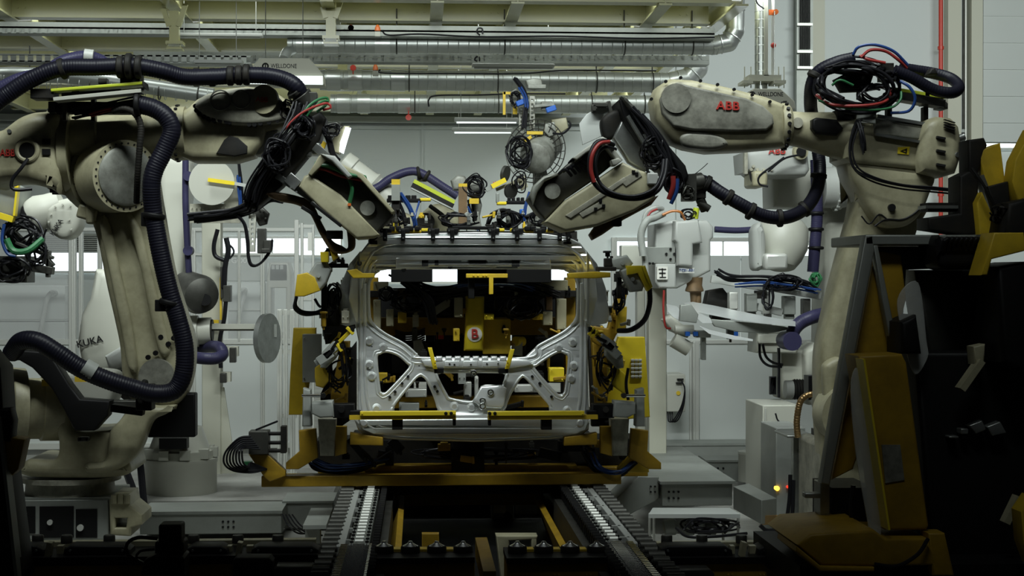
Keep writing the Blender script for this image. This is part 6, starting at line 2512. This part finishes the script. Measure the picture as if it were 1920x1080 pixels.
b = B()
b.barp((566, 388, Yg - .06), (602, 410, Yg - .06), 7, .05)
b.barp((584, 380, Yg - .1), (640, 424, Yg - .1), 6, .06)
b.bx(612, 432, 642, 448, Yg - .06, .06)
b.to('electrode_holder', 'black', t, bev=.003)
b = B()
b.tube([(590, 236, Yg + .02), (604, 240, Yg), (616, 260, Yg), (624, 290, Yg), (634, 302, Yg + .02)], 6, n=10)
b.to('gun_hose', 'cable', t)
B().bx(652, 381, 658, 386, Yg - .13, .02).to('orange_cap', 'orange', t)
# lit work lamp beside the left gun
t = T('work_lamp', 'small lamp box with a bright white face right of the left robot wrist', 'lamp', P(640, 290, 8.3))
b = B()
b.plate([(616, 262), (636, 236), (656, 236), (648, 250), (636, 288), (622, 284)], 8.3, .12, .006)
b.to('housing', 'cream', t)
B().plate([(638, 266), (648, 238), (658, 240), (644, 288), (636, 284)], 8.29, .02).to('lit_face', 'daylight', t)
b = B()
b.plate([(596, 272), (606, 264), (612, 268), (606, 286), (596, 284)], 8.3, .03, .004)
b.to('yellow_bracket', 'yellow', t)
b = B()
b.plate([(598, 234), (632, 228), (640, 236), (622, 262), (604, 250)], 8.25, .15, .008)
tangle(b, 630, 236, 8.3, 16, 8, 5, 1.3, .05)
b.to('lamp_mount', 'dark_steel', t)

# ================================================================ right front robot
YR = 7.7
t = T('industrial_robot', 'big cream robot at the right front reaching left over the jig', 'robot', P(1610, 1040, YR))
b = B()
b.plate([(1226, 185), (1236, 160), (1258, 146), (1300, 148), (1360, 160), (1440, 180), (1474, 194), (1478, 230), (1476, 274), (1400, 281), (1334, 284), (1290, 276), (1266, 266), (1250, 246), (1232, 222)], YR - .1, .26, .05)
b.to('wrist_fork', 'cream', t)
b = B()
b.plate([(1238, 186), (1248, 164), (1270, 154), (1300, 162), (1400, 184), (1432, 198), (1450, 216), (1452, 232), (1438, 244), (1390, 246), (1300, 244), (1262, 236), (1242, 212)], YR - .13, .08, .012)
o = b.to('wrist_cover', 'grime', t)
b = B()
b.disc(1268, 184, YR - .14, 28, .03, n=36)
b.to('round_cover', 'grime', o)
b = B()
b.bolts([(1248, 153), (1276, 146), (1313, 152), (1345, 159), (1376, 168), (1410, 178), (1443, 191), (1434, 236), (1221, 186), (1316, 181), (1311, 202)], YR - .1, 3.2, .012)
b.to('cover_bolts', 'black', o)
B().text('ABB', 1365, 199, YR - .134, 16, bold=.05, rot=2, sx=1.1).to('lettering', 'text_red', t)
b = B()
b.plate([(1276, 262), (1282, 250), (1310, 246), (1350, 254), (1366, 270), (1340, 280), (1290, 276)], YR - .115, .06, .02, sm=4)
b.to('wrist_pocket', 'grime', t)
b = B()
b.lathe(P(1462, 236, YR), P(1480, 236, YR), [(0, .105), (.3, .115), (.7, .115), (1, .1)], n=36)
b.to('wrist_collar', 'cream', t)
b = B()
for k in range(18):
    a = k * math.pi / 9
    c = P(1470, 236, YR) + V((0, math.cos(a) * .115, math.sin(a) * .115))
    b.cyl(c, c + V((0, math.cos(a), math.sin(a))) * .01, .010, n=8)
b.to('collar_bolts', 'ink', t)
b = B()
b.lathe(P(1478, 240, YR), P(1600, 258, YR), [(0, .085), (.2, .09), (1, .13)], n=40)
b.to('arm_tube', 'cream', t)
b = B()
b.plate([(1524, 224), (1532, 220), (1570, 224), (1582, 240), (1570, 254), (1530, 250), (1523, 240)], YR - .14, .08, .012)
b.to('arm_window', 'black', t)
b = B()
b.disc(1496, 230, YR - .1, 10, .05)
b.to('arm_boss', 'cream_dirty', t)
b = B()
b.plate([(1584, 232), (1620, 228), (1740, 244), (1738, 320), (1720, 318), (1600, 306), (1586, 296)], YR - .12, .34, .03)
b.to('rear_housing', 'cream', t)
b = B()
b.plate([(1640, 222), (1735, 236), (1735, 262), (1640, 250)], YR - .14, .1, .008)
b.to('housing_cover', 'grime', t)
b = B()
b.barp((1640, 219, YR - .1), (1740, 236, YR - .1), 6, .1)
b.barp((1640, 252, YR - .14), (1734, 268, YR - .14), 5, .03)
b.to('housing_edge', 'steel', t)
b = B()
b.plate([(1684, 276), (1706, 275), (1704, 290), (1683, 288)], YR - .125, .01)
o = b.to('warning_label', 'yellow_bright', t)
b = B()
b.plate([(1688, 283), (1701, 278), (1700, 288)], YR - .128, .004, holes=[[(1692, 283), (1698, 281), (1698, 285.5)]])
b.to('label_triangle', 'ink', o)
b = B()
b.plate([(1736, 232), (1746, 222), (1760, 217), (1788, 220), (1802, 236), (1806, 260), (1804, 300), (1796, 324), (1770, 332), (1730, 322), (1724, 300), (1730, 260)], YR - .2, .44, .05)
o = b.to('motor_cap', 'cream', t)
b = B()
for k in range(4):
    b.barp((1770, 238 - 4.6 * k, YR - .215), (1790, 244 - 4.6 * k, YR - .215), 1.6, .02)
for y in (257, 282, 308):
    b.barp((1756, y, YR - .21), (1772, y + 3, YR - .21), 4, .02)
b.to('cap_groove', 'ink', o)
b = B()
b.cylp((1797, 260, YR - .1), (1808, 256, YR - .1), 7, n=12)
b.cylp((1790, 290, YR - .18), (1796, 290, YR - .2), 5, n=12)
b.to('cap_bolt', 'steel', o)
# elbow and lower arm
b = B()
b.plate([(1596, 300), (1620, 300), (1730, 316), (1756, 332), (1748, 360), (1730, 400), (1700, 424), (1660, 424), (1636, 400), (1616, 360), (1600, 330)], YR - .1, .3, .04, sm=5)
o = b.to('elbow_casting', 'cream', t)
b = B()
b.disc(1673, 389, YR - .12, 7, .03)
b.to('elbow_hole', 'black', o)
b = B()
b.tube([(1640, 424, YR - .1), (1660, 412, YR - .1), (1690, 412, YR - .1), (1712, 402, YR - .1), (1732, 384, YR - .1)], 2, n=6)
b.tube([(1615, 405, YR - .1), (1630, 420, YR - .1), (1648, 402, YR - .1), (1662, 410, YR - .1)], 1.5, n=6)
b.to('elbow_seam', 'ink', o)
b = B()
b.plate([(1622, 310), (1630, 350), (1740, 380), (1722, 440), (1700, 560), (1680, 700), (1660, 800), (1640, 900), (1560, 900), (1546, 820), (1543, 740), (1544, 660), (1560, 580), (1580, 500), (1604, 410), (1614, 350)], YR + .02, .26, .05, sm=7)
b.to('lower_arm', 'cream', t)
b = B()
b.plate([(1546, 700), (1552, 680), (1575, 670), (1580, 690), (1566, 740), (1560, 800), (1552, 780)], YR - .04, .1, .03, sm=5)
b.disc(1600, 780, YR - .1, 60, .2, n=40)
b.to('shoulder_drum', 'cream', t)
b = B()
b.bx(1540, 830, 1680, 1040, YR + .1, .5)
b.to('base_casting', 'cream_dirty', t, bev=.03)
# cables on the right robot
b = B()
b.tube([(1600, 110, 7.55), (1568, 118, 7.55), (1536, 134, 7.58), (1522, 160, 7.62), (1520, 200, 7.72), (1526, 230, 7.9), (1532, 270, 7.95), (1537, 320, 7.9), (1530, 360, 7.8), (1508, 392, 7.7), (1472, 408, 7.62), (1430, 404, 7.6), (1390, 384, 7.6), (1352, 362, 7.62), (1326, 344, 7.65), (1312, 338, 7.66)], 12.5, n=18, rib=.04)
b.to('dress_hose', 'hose', t)
b = B()
b.tube([(1676, 132, 7.5), (1710, 146, 7.5), (1750, 168, 7.5), (1784, 174, 7.5), (1798, 164, 7.56), (1784, 148, 7.64), (1752, 138, 7.68), (1716, 132, 7.68), (1690, 128, 7.66)], 11, n=18, rib=.04)
b.to('loop_hose', 'hose', t)
b = B()
for x, y, d, R_, Y in ((1535, 330, (.1, 0, 1), 16, 7.88), (1508, 392, (1, 0, .6), 16, 7.7), (1462, 409, (1, 0, .05), 17, 7.61), (1408, 396, (1, 0, -.5), 17, 7.6), (1366, 370, (1, 0, -.6), 16, 7.61), (1325, 345, (1, 0, -.5), 17, 7.64), (1528, 142, (.6, 0, 1), 15, 7.58)):
    p = P(x, y, Y)
    d = V(d).normalized()
    b.lathe(p - d * .014, p + d * .014, [(0, R_ * U(YR) * .9), (.2, R_ * U(YR)), (.8, R_ * U(YR)), (1, R_ * U(YR) * .9)], n=24)
b.plate([(1740, 140), (1746, 128), (1754, 126), (1760, 140)], 7.6, .08, .01)
b.bx(1290, 330, 1324, 372, 7.62, .12)
b.to('hose_clamp', 'black_rough', t, bev=.004)
b = B()
for k in range(15):
    rx, ry = random.uniform(58, 84), random.uniform(30, 50)
    cx, cy = 1602 + random.uniform(-8, 12), 160 + random.uniform(-6, 8)
    a0 = random.uniform(0, 6.28)
    b.tube([(cx + rx * math.cos(a0 + j * .9), cy + ry * math.sin(a0 + j * .9) + 8 * math.cos(a0 + j * .9), 7.55 + random.uniform(-.12, .12)) for j in range(random.choice((5, 6, 7)))], random.uniform(2, 3.6), n=8)
tangle(b, 1600, 128, 7.55, 62, 14, 9, 2.6, .1)
tangle(b, 1640, 176, 7.55, 40, 22, 8, 2.2, .12)
tangle(b, 1664, 140, 7.55, 26, 18, 7, 3, .1)
b.to('coiled_cables', 'cable', t, kind='stuff')
b = B()
b.plate([(1566, 148), (1600, 130), (1640, 140), (1630, 170), (1580, 172)], 7.55, .08, .02)
b.bx(1656, 118, 1676, 150, 7.52, .1)
b.to('cable_clamp', 'black_rough', t)
for mname, nm, paths in (('cable_red', 'red_cable', ([(1530, 178, 7.5), (1560, 196, 7.46), (1620, 198, 7.44), (1660, 190, 7.46), (1672, 170, 7.5)], [(1614, 108, 7.5), (1632, 94, 7.5), (1660, 96, 7.5), (1684, 112, 7.5), (1700, 128, 7.52)], [(1612, 104, 7.52), (1630, 112, 7.5), (1660, 118, 7.5)])),
                         ('cable_blue', 'blue_cable', ([(1600, 102, 7.52), (1610, 88, 7.5), (1640, 84, 7.5), (1675, 96, 7.5), (1702, 122, 7.52)], [(1688, 152, 7.46), (1706, 164, 7.44), (1716, 186, 7.44), (1704, 208, 7.46), (1670, 212, 7.5)])),
                         ('cable_green', 'green_cable', ([(1535, 188, 7.48), (1570, 200, 7.46), (1630, 206, 7.45), (1670, 202, 7.46), (1688, 188, 7.46), (1690, 172, 7.48)], [(1560, 160, 7.48), (1575, 150, 7.46), (1600, 160, 7.46)]))):
    b = B()
    for pt in paths:
        b.tube(pt, 3.0 if mname != 'cable_green' else 2.4, n=8)
    b.to(nm, mname, t)
b = B()
b.plate([(1608, 208), (1644, 208), (1642, 232), (1606, 226)], 7.5, .02, .003)
b.to('grey_tag', 'grey_box', t)
b = B()
b.barp((1672, 169, 7.62), (1766, 184, 7.62), 6, .1)
b.to('tray_cover', 'lime', t)
b = B()
b.barp((1672, 180, 7.6), (1766, 196, 7.6), 14, .1)
b.plate([(1764, 180), (1778, 194), (1778, 204), (1764, 202)], 7.58, .12, .006)
b.to('tray_body', 'dark_steel', t)
b = B()
b.bx(1664, 190, 1673, 226, 7.62, .05)
b.bx(1732, 200, 1741, 236, 7.62, .05)
b.bx(1734, 172, 1744, 196, 7.57, .1)
b.bx(1570, 205, 1602, 226, 7.6, .1)
b.to('tray_support', 'black_rough', t, bev=.003)
b = B()
strands(b, [(1612, 226, 7.5), (1602, 250, 7.5), (1596, 285, 7.5), (1606, 318, 7.5), (1640, 338, 7.5), (1690, 350, 7.5), (1750, 356, 7.5), (1810, 362, 7.5)], 7.5, 4, 2.4, 4)
strands(b, [(1610, 230, 7.48), (1618, 260, 7.46), (1620, 284, 7.48)], 7.5, 4, 2, 3)
b.plate([(1612, 240), (1620, 236), (1623, 270), (1620, 290), (1614, 270)], 7.46, .03, .006)
b.to('arm_cable', 'cable', t)
# ---------------------------------------------------------------- right welding gun
Yg = 7.6
t = T('welding_gun', 'right spot welding gun with a slanted cream box body and a big cable loop', 'welding gun', P(1110, 440, Yg))
b = B()
b.plate([(1160, 188), (1166, 182), (1176, 184), (1210, 222), (1252, 270), (1286, 310), (1292, 330), (1284, 344), (1266, 336), (1236, 310), (1200, 270), (1170, 226)], Yg - .05, .3, .015)
b.to('tool_plate', 'black', t)
b = B()
b.plate([(1165, 180), (1172, 182), (1214, 224), (1222, 236), (1216, 238), (1178, 200)], Yg - .1, .1, .012)
b.to('plate_edge', 'dark_steel', t)
b = B()
strands(b, [(1190, 215, Yg - .08), (1220, 250, Yg - .1), (1240, 285, Yg - .1), (1258, 320, Yg - .1), (1266, 350, Yg - .08)], Yg, 16, 2.4, 14)
tangle(b, 1225, 285, Yg - .08, 28, 34, 16, 2, .08)
tangle(b, 1262, 340, Yg - .06, 18, 26, 12, 2.2, .08)
b.to('cable_bundle', 'cable', t, kind='stuff')
b = B()
b.plate([(1022, 416), (1060, 376), (1110, 344), (1168, 304), (1192, 316), (1222, 326), (1238, 340), (1228, 372), (1190, 396), (1120, 424), (1060, 434)], Yg - .2, .3, .015)
o = b.to('housing', 'cream', t)
b = B()
b.plate([(1060, 404), (1140, 352), (1170, 332), (1176, 338), (1146, 360), (1070, 410)], Yg - .206, .03, .004)
b.to('housing_groove', 'cream_dirty', o)
b = B()
b.plate([(1086, 400), (1128, 376), (1134, 386), (1092, 408)], Yg - .205, .03, .002)
b.plate([(1162, 338), (1196, 318), (1204, 330), (1174, 350)], Yg - .205, .03, .002)
b.to('label_plate', 'cream_dirty', o)
b = B()
for x, y in ((1117, 392), (1126, 376), (1132, 386), (1188, 322), (1194, 326), (1214, 318), (1216, 324)):
    b.bx(x - 3, y - 3, x + 3, y + 3, Yg - .21, .02)
b.text('SERVO GUN', 1205, 345, Yg - .206, 5, rot=-40) if False else None
b.to('housing_slot', 'black', o)
b = B()
b.plate([(990, 372), (1004, 350), (1040, 330), (1090, 284), (1132, 262), (1160, 300), (1110, 340), (1060, 374), (1022, 412), (1008, 398)], Yg - .12, .2, .012)
b.to('inner_housing', 'dark_steel', t)
b = B()
b.plate([(1074, 296), (1100, 276), (1130, 256), (1138, 260), (1168, 300), (1160, 306), (1132, 268), (1100, 286), (1082, 300)], Yg - .22, .2, .006)
b.plate([(1146, 300), (1160, 296), (1166, 302), (1156, 310), (1148, 310)], Yg - .23, .1, .006)
b.to('housing_rim', 'white', t)
b = B()
b.plate([(994, 366), (1000, 348), (1020, 330), (1050, 322), (1048, 328), (1022, 340), (1008, 360), (1000, 384)], Yg - .16, .1, .012)
b.to('rounded_cover', 'cast_grey', t)
b = B()
b.disc(1036, 358, Yg - .14, 15, .04, n=30)
b.to('round_boss', 'cast_grey', t)
b = B()
for k in range(6):
    b.tube([(1066 + 4 * k, 306 - 2 * k, Yg - .18), (1076 + 4 * k, 296 - 2 * k, Yg - .2), (1090 + 3 * k, 294, Yg - .2), (1098 + 2 * k, 306, Yg - .18)], 1.8, n=6)
for k in range(5):
    b.tube([(1048 + 8 * k, 326 - 4 * k, Yg - .16), (1060 + 8 * k, 318 - 4 * k, Yg - .19), (1072 + 8 * k, 330 - 4 * k, Yg - .17)], 3, n=6)
b.to('plug_cables', 'cable', t)
b = B()
b.tube([(1150, 272, Yg - .2), (1132, 264, Yg - .26), (1116, 270, Yg - .28), (1106, 296, Yg - .3), (1108, 330, Yg - .3), (1126, 356, Yg - .3), (1160, 370, Yg - .3), (1200, 372, Yg - .3), (1232, 358, Yg - .28), (1246, 330, Yg - .24), (1250, 300, Yg - .18)], 4.5, n=12)
b.tube([(1154, 280, Yg - .2), (1136, 276, Yg - .26), (1122, 286, Yg - .28), (1116, 310, Yg - .3), (1124, 342, Yg - .3), (1150, 362, Yg - .32), (1190, 368, Yg - .32), (1226, 354, Yg - .3), (1240, 328, Yg - .24), (1244, 300, Yg - .18)], 3.6, n=12)
b.to('loop_cable', 'cable', t)
b = B()
b.tube([(1142, 266, Yg - .27), (1124, 270, Yg - .3), (1111, 290, Yg - .32), (1108, 318, Yg - .32), (1114, 342, Yg - .32)], 4, n=12)
b.tube([(1262, 330, Yg - .14), (1262, 350, Yg - .14), (1254, 374, Yg - .13)], 5, n=10)
b.to('red_cable', 'cable_red', t)
b = B()
b.tube([(1270, 335, Yg - .14), (1268, 360, Yg - .14), (1258, 382, Yg - .13)], 4, n=10)
b.to('blue_cable', 'cable_blue', t)
b = B()
b.plate([(1150, 258), (1168, 222), (1184, 240), (1226, 302), (1210, 322), (1180, 304)], Yg + .02, .1, .01)
b.barp((1176, 218, Yg - .06), (1220, 290, Yg - .06), 6, .06)
b.barp((1206, 252, Yg - .08), (1232, 300, Yg - .08), 4, .05)
b.to('mount_frame', 'steel', t)
b = B()
b.plate([(1128, 225), (1152, 206), (1172, 214), (1160, 250), (1136, 262)], Yg + .05, .1, .02, sm=4)
b.to('motor', 'black_rough', t)
b = B()
b.bx(1214, 324, 1234, 346, Yg - .22, .04)
b.to('white_connector', 'white_clean', t, bev=.006)
b = B()
b.plate([(1106, 440), (1120, 420), (1150, 398), (1200, 380), (1236, 366), (1222, 384), (1170, 412), (1130, 440), (1112, 450)], Yg - .05, .1, .015)
b.to('electrode_arm', 'copper_arm', t)
b = B()
b.bx(1148, 408, 1166, 424, Yg - .08, .1)
b.tube([(1128, 420, Yg), (1140, 406, Yg), (1144, 396, Yg)], 2.5, n=6)
b.to('electrode_joint', 'black_rough', t, bev=.003)
b = B()
b.cylp((1280, 346, Yg + .02), (1316, 340, Yg + .04), 17, n=16)
b.bx(1284, 326, 1306, 376, Yg - .02, .12)
tangle(b, 1290, 360, Yg, 16, 14, 8, 1.6, .06)
b.cylp((1312, 372, Yg + .04), (1322, 394, Yg + .06), 9, n=14)
b.cylp((1310, 380, Yg + .04), (1330, 392, Yg + .04), 7, n=14)
b.to('hose_coupling', 'dark_steel', t)
b = B()
b.tube([(1298, 330, Yg), (1316, 316, Yg), (1327, 306, Yg)], .8, n=5)
b.to('thin_wire', 'ink', t)

# ================================================================ right foreground fixture
YQ = 5.9
t = T('steel_fixture', 'dark steel fixture frame with yellow guard panels at the right edge', 'fixture', P(1740, 1085, YQ))
b = B()
b.bx(1622, 440, 1862, 460, YQ, .5)
b.to('top_plate', 'galv', t, bev=.006)
b = B()
b.plate([(1622, 444), (1638, 440), (1640, 470), (1556, 910), (1540, 906), (1560, 780)], YQ, .06, .006)
b.plate([(1638, 460), (1646, 460), (1682, 640), (1670, 644), (1654, 560)], YQ, .05, .004)
b.to('edge_rail', 'galv', t)
b = B()
b.plate([(1642, 470), (1690, 478), (1700, 560), (1680, 640), (1600, 880), (1560, 900)], YQ + .06, .2, .008)
b.to('side_panel', 'yellow_shaded', t)
b = B()
b.plate([(1646, 462), (1860, 462), (1855, 500), (1700, 506), (1690, 660), (1672, 640)], YQ + .1, .06, .008)
b.plate([(1716, 506), (1850, 506), (1880, 660), (1740, 664)], YQ + .14, .2, .02)
b.to('inner_plate', 'dark_steel', t)
b = B()
b.plate([(1610, 668), (1692, 664), (1700, 680), (1742, 985), (1738, 994), (1660, 994), (1634, 800)], YQ - .25, .2, .01)
o = b.to('guard_panel', 'yellow_shaded', t)
b = B()
b.barp((1613, 672, YQ - .26), (1660, 990, YQ - .26), 4, .1)
b.to('guard_edge', 'yellow_bright', o)
b = B()
b.plate([(1653, 834), (1688, 834), (1696, 900), (1660, 906)], YQ - .254, .006)
b.to('stained_label', 'grime', o)
b = B()
b.plate([(1596, 726), (1608, 690), (1620, 760), (1640, 900), (1654, 980), (1640, 1040), (1624, 960), (1604, 840)], YQ - .22, .012, .003, sm=8)
b.plate([(1684, 560), (1722, 530), (1738, 640), (1740, 670), (1716, 702), (1696, 640)], YQ - .1, .012, .003, sm=8)
b.to('plastic_sheet', 'plastic_film', t)
b = B()
b.plate([(1495, 1022), (1520, 1002), (1640, 994), (1660, 1010), (1740, 1010), (1760, 1060), (1640, 1062), (1540, 1060)], YQ - .3, .5, .01)
b.plate([(1494, 1024), (1540, 1062), (1640, 1064), (1640, 1072), (1538, 1072), (1492, 1034)], YQ - .32, .3, .006)
b.plate([(1740, 1000), (1772, 1000), (1790, 1080), (1750, 1080)], YQ - .3, .1, .008)
b.to('foot_block', 'yellow_shaded', t)
b = B()
b.plate([(1716, 660), (1880, 660), (1930, 640), (1930, 1090), (1780, 1090), (1742, 985)], YQ - .05, .5, .02)
b.plate([(1690, 604), (1720, 590), (1730, 664), (1690, 664)], YQ - .15, .2, .02)
b.plate([(1870, 500), (1935, 490), (1935, 700), (1880, 680)], YQ - .25, .4, .02)
b.bx(1560, 915, 1640, 1000, YQ + .1, .3)
b.bx(1500, 1062, 1950, 1110, YQ - .25, .8)
b.to('dark_body', 'black', t)
b = B()
b.plate([(1766, 440), (1772, 448), (1820, 446), (1855, 470), (1850, 500), (1800, 506), (1764, 500), (1760, 460)], YQ - .12, .2, .03, sm=5)
for k in range(9):
    b.tube([(1768 + 9 * k, 470, YQ - .12), (1772 + 9 * k, 452, YQ - .14), (1782 + 9 * k, 449, YQ - .14), (1792 + 9 * k, 470, YQ - .12)], 5, n=8)
b.to('cable_bundle', 'black', t)
b = B()
b.plate([(1838, 296), (1842, 280), (1876, 268), (1890, 380), (1882, 400), (1856, 380)], YQ + .2, .1, .006)
b.plate([(1832, 380), (1842, 360), (1874, 430), (1866, 440), (1838, 440)], YQ + .15, .1, .006)
b.plate([(1898, 340), (1904, 300), (1935, 240), (1935, 360), (1910, 380)], YQ + .1, .1, .006)
b.plate([(1840, 516), (1864, 436), (1920, 436), (1924, 470), (1860, 486), (1852, 516)], YQ - .28, .14, .006)
b.plate([(1915, 960), (1935, 930), (1935, 1060), (1920, 1020)], YQ - .4, .1, .006)
b.to('yellow_bracket', 'yellow', t)
b = B()
b.plate([(1816, 262), (1846, 258), (1852, 272), (1842, 300), (1830, 340), (1816, 320)], YQ + .2, .12, .01)
b.plate([(1800, 330), (1820, 320), (1836, 340), (1832, 440), (1806, 440), (1740, 430), (1740, 408), (1800, 400)], YQ + .2, .15, .01)
b.bx(1740, 380, 1800, 396, YQ + .25, .1)
b.plate([(1852, 350), (1890, 340), (1896, 400), (1870, 410)], YQ + .14, .05, .006)
b.plate([(1890, 380), (1935, 370), (1935, 450), (1880, 440)], YQ, .2, .02)
tangle(b, 1880, 400, YQ + .1, 30, 20, 8, 2.4, .1)
b.tube([(1822, 315, YQ + .1), (1840, 340, YQ + .08), (1862, 380, YQ + .08), (1876, 420, YQ + .1)], 3, n=8)
b.to('clamp_head', 'black_rough', t)
b = B()
b.barp((1836, 330, YQ + .22), (1876, 430, YQ + .22), 12, .04)
b.bx(1736, 385, 1805, 391, YQ + .22, .1)
b.bx(1830, 440, 1858, 448, YQ - .02, .1)
b.to('slide_rail', 'steel', t)
b = B()
b.barp((1800, 730, YQ - .15), (1838, 676, YQ - .15), 12, .06)
b.plate([(1825, 650), (1848, 645), (1846, 680), (1828, 684)], YQ - .16, .08, .008)
b.barp((1884, 980, YQ - .2), (1908, 930, YQ - .2), 12, .05)
b.to('lever_arm', 'cream', t)
b = B()
b.bx(1780, 818, 1798, 822, YQ - .1, .05)
b.bx(1802, 804, 1816, 814, YQ - .1, .06)
b.plate([(1816, 798), (1842, 788), (1850, 806), (1830, 814)], YQ - .1, .05, .006)
b.plate([(1850, 800), (1876, 790), (1888, 812), (1860, 818)], YQ - .1, .05, .006)
b.bx(1538, 905, 1556, 985, YQ + .1, .1)
b.bx(1510, 925, 1540, 934, YQ + .1, .05)
b.bx(1510, 975, 1540, 984, YQ + .1, .05)
b.to('clamp_fitting', 'steel', t, bev=.003)
b = B()
b.tube([(1640, 1058, YQ - .35), (1680, 1062, YQ - .35), (1720, 1040, YQ - .34), (1740, 1010, YQ - .32)], 4, n=8)
b.tube([(1600, 910, YQ), (1596, 960, YQ), (1612, 990, YQ), (1640, 996, YQ)], 5, n=8)
b.to('floor_cable', 'cable', t)

# left foreground edge
t = T('steel_fixture', 'dark fixture edge with a yellow block at the far left foreground', 'fixture', P(10, 1085, 6.0))
b = B()
b.plate([(-40, 640), (0, 690), (10, 850), (30, 1000), (42, 1090), (-40, 1090)], 6.0, .2, .01)
b.to('dark_body', 'black', t)
b = B()
b.barp((2, 780, 5.99), (36, 1085, 5.99), 6, .08)
b.to('edge_rail', 'galv', t)
b = B()
b.plate([(4, 818), (46, 824), (34, 880), (22, 892), (14, 880)], 5.98, .1, .006)
b.to('yellow_block', 'yellow_shaded', t)
b = B()
b.plate([(-20, 768), (18, 766), (24, 790), (20, 830), (-20, 830)], 5.97, .1, .02)
b.to('dark_knob', 'black', t)
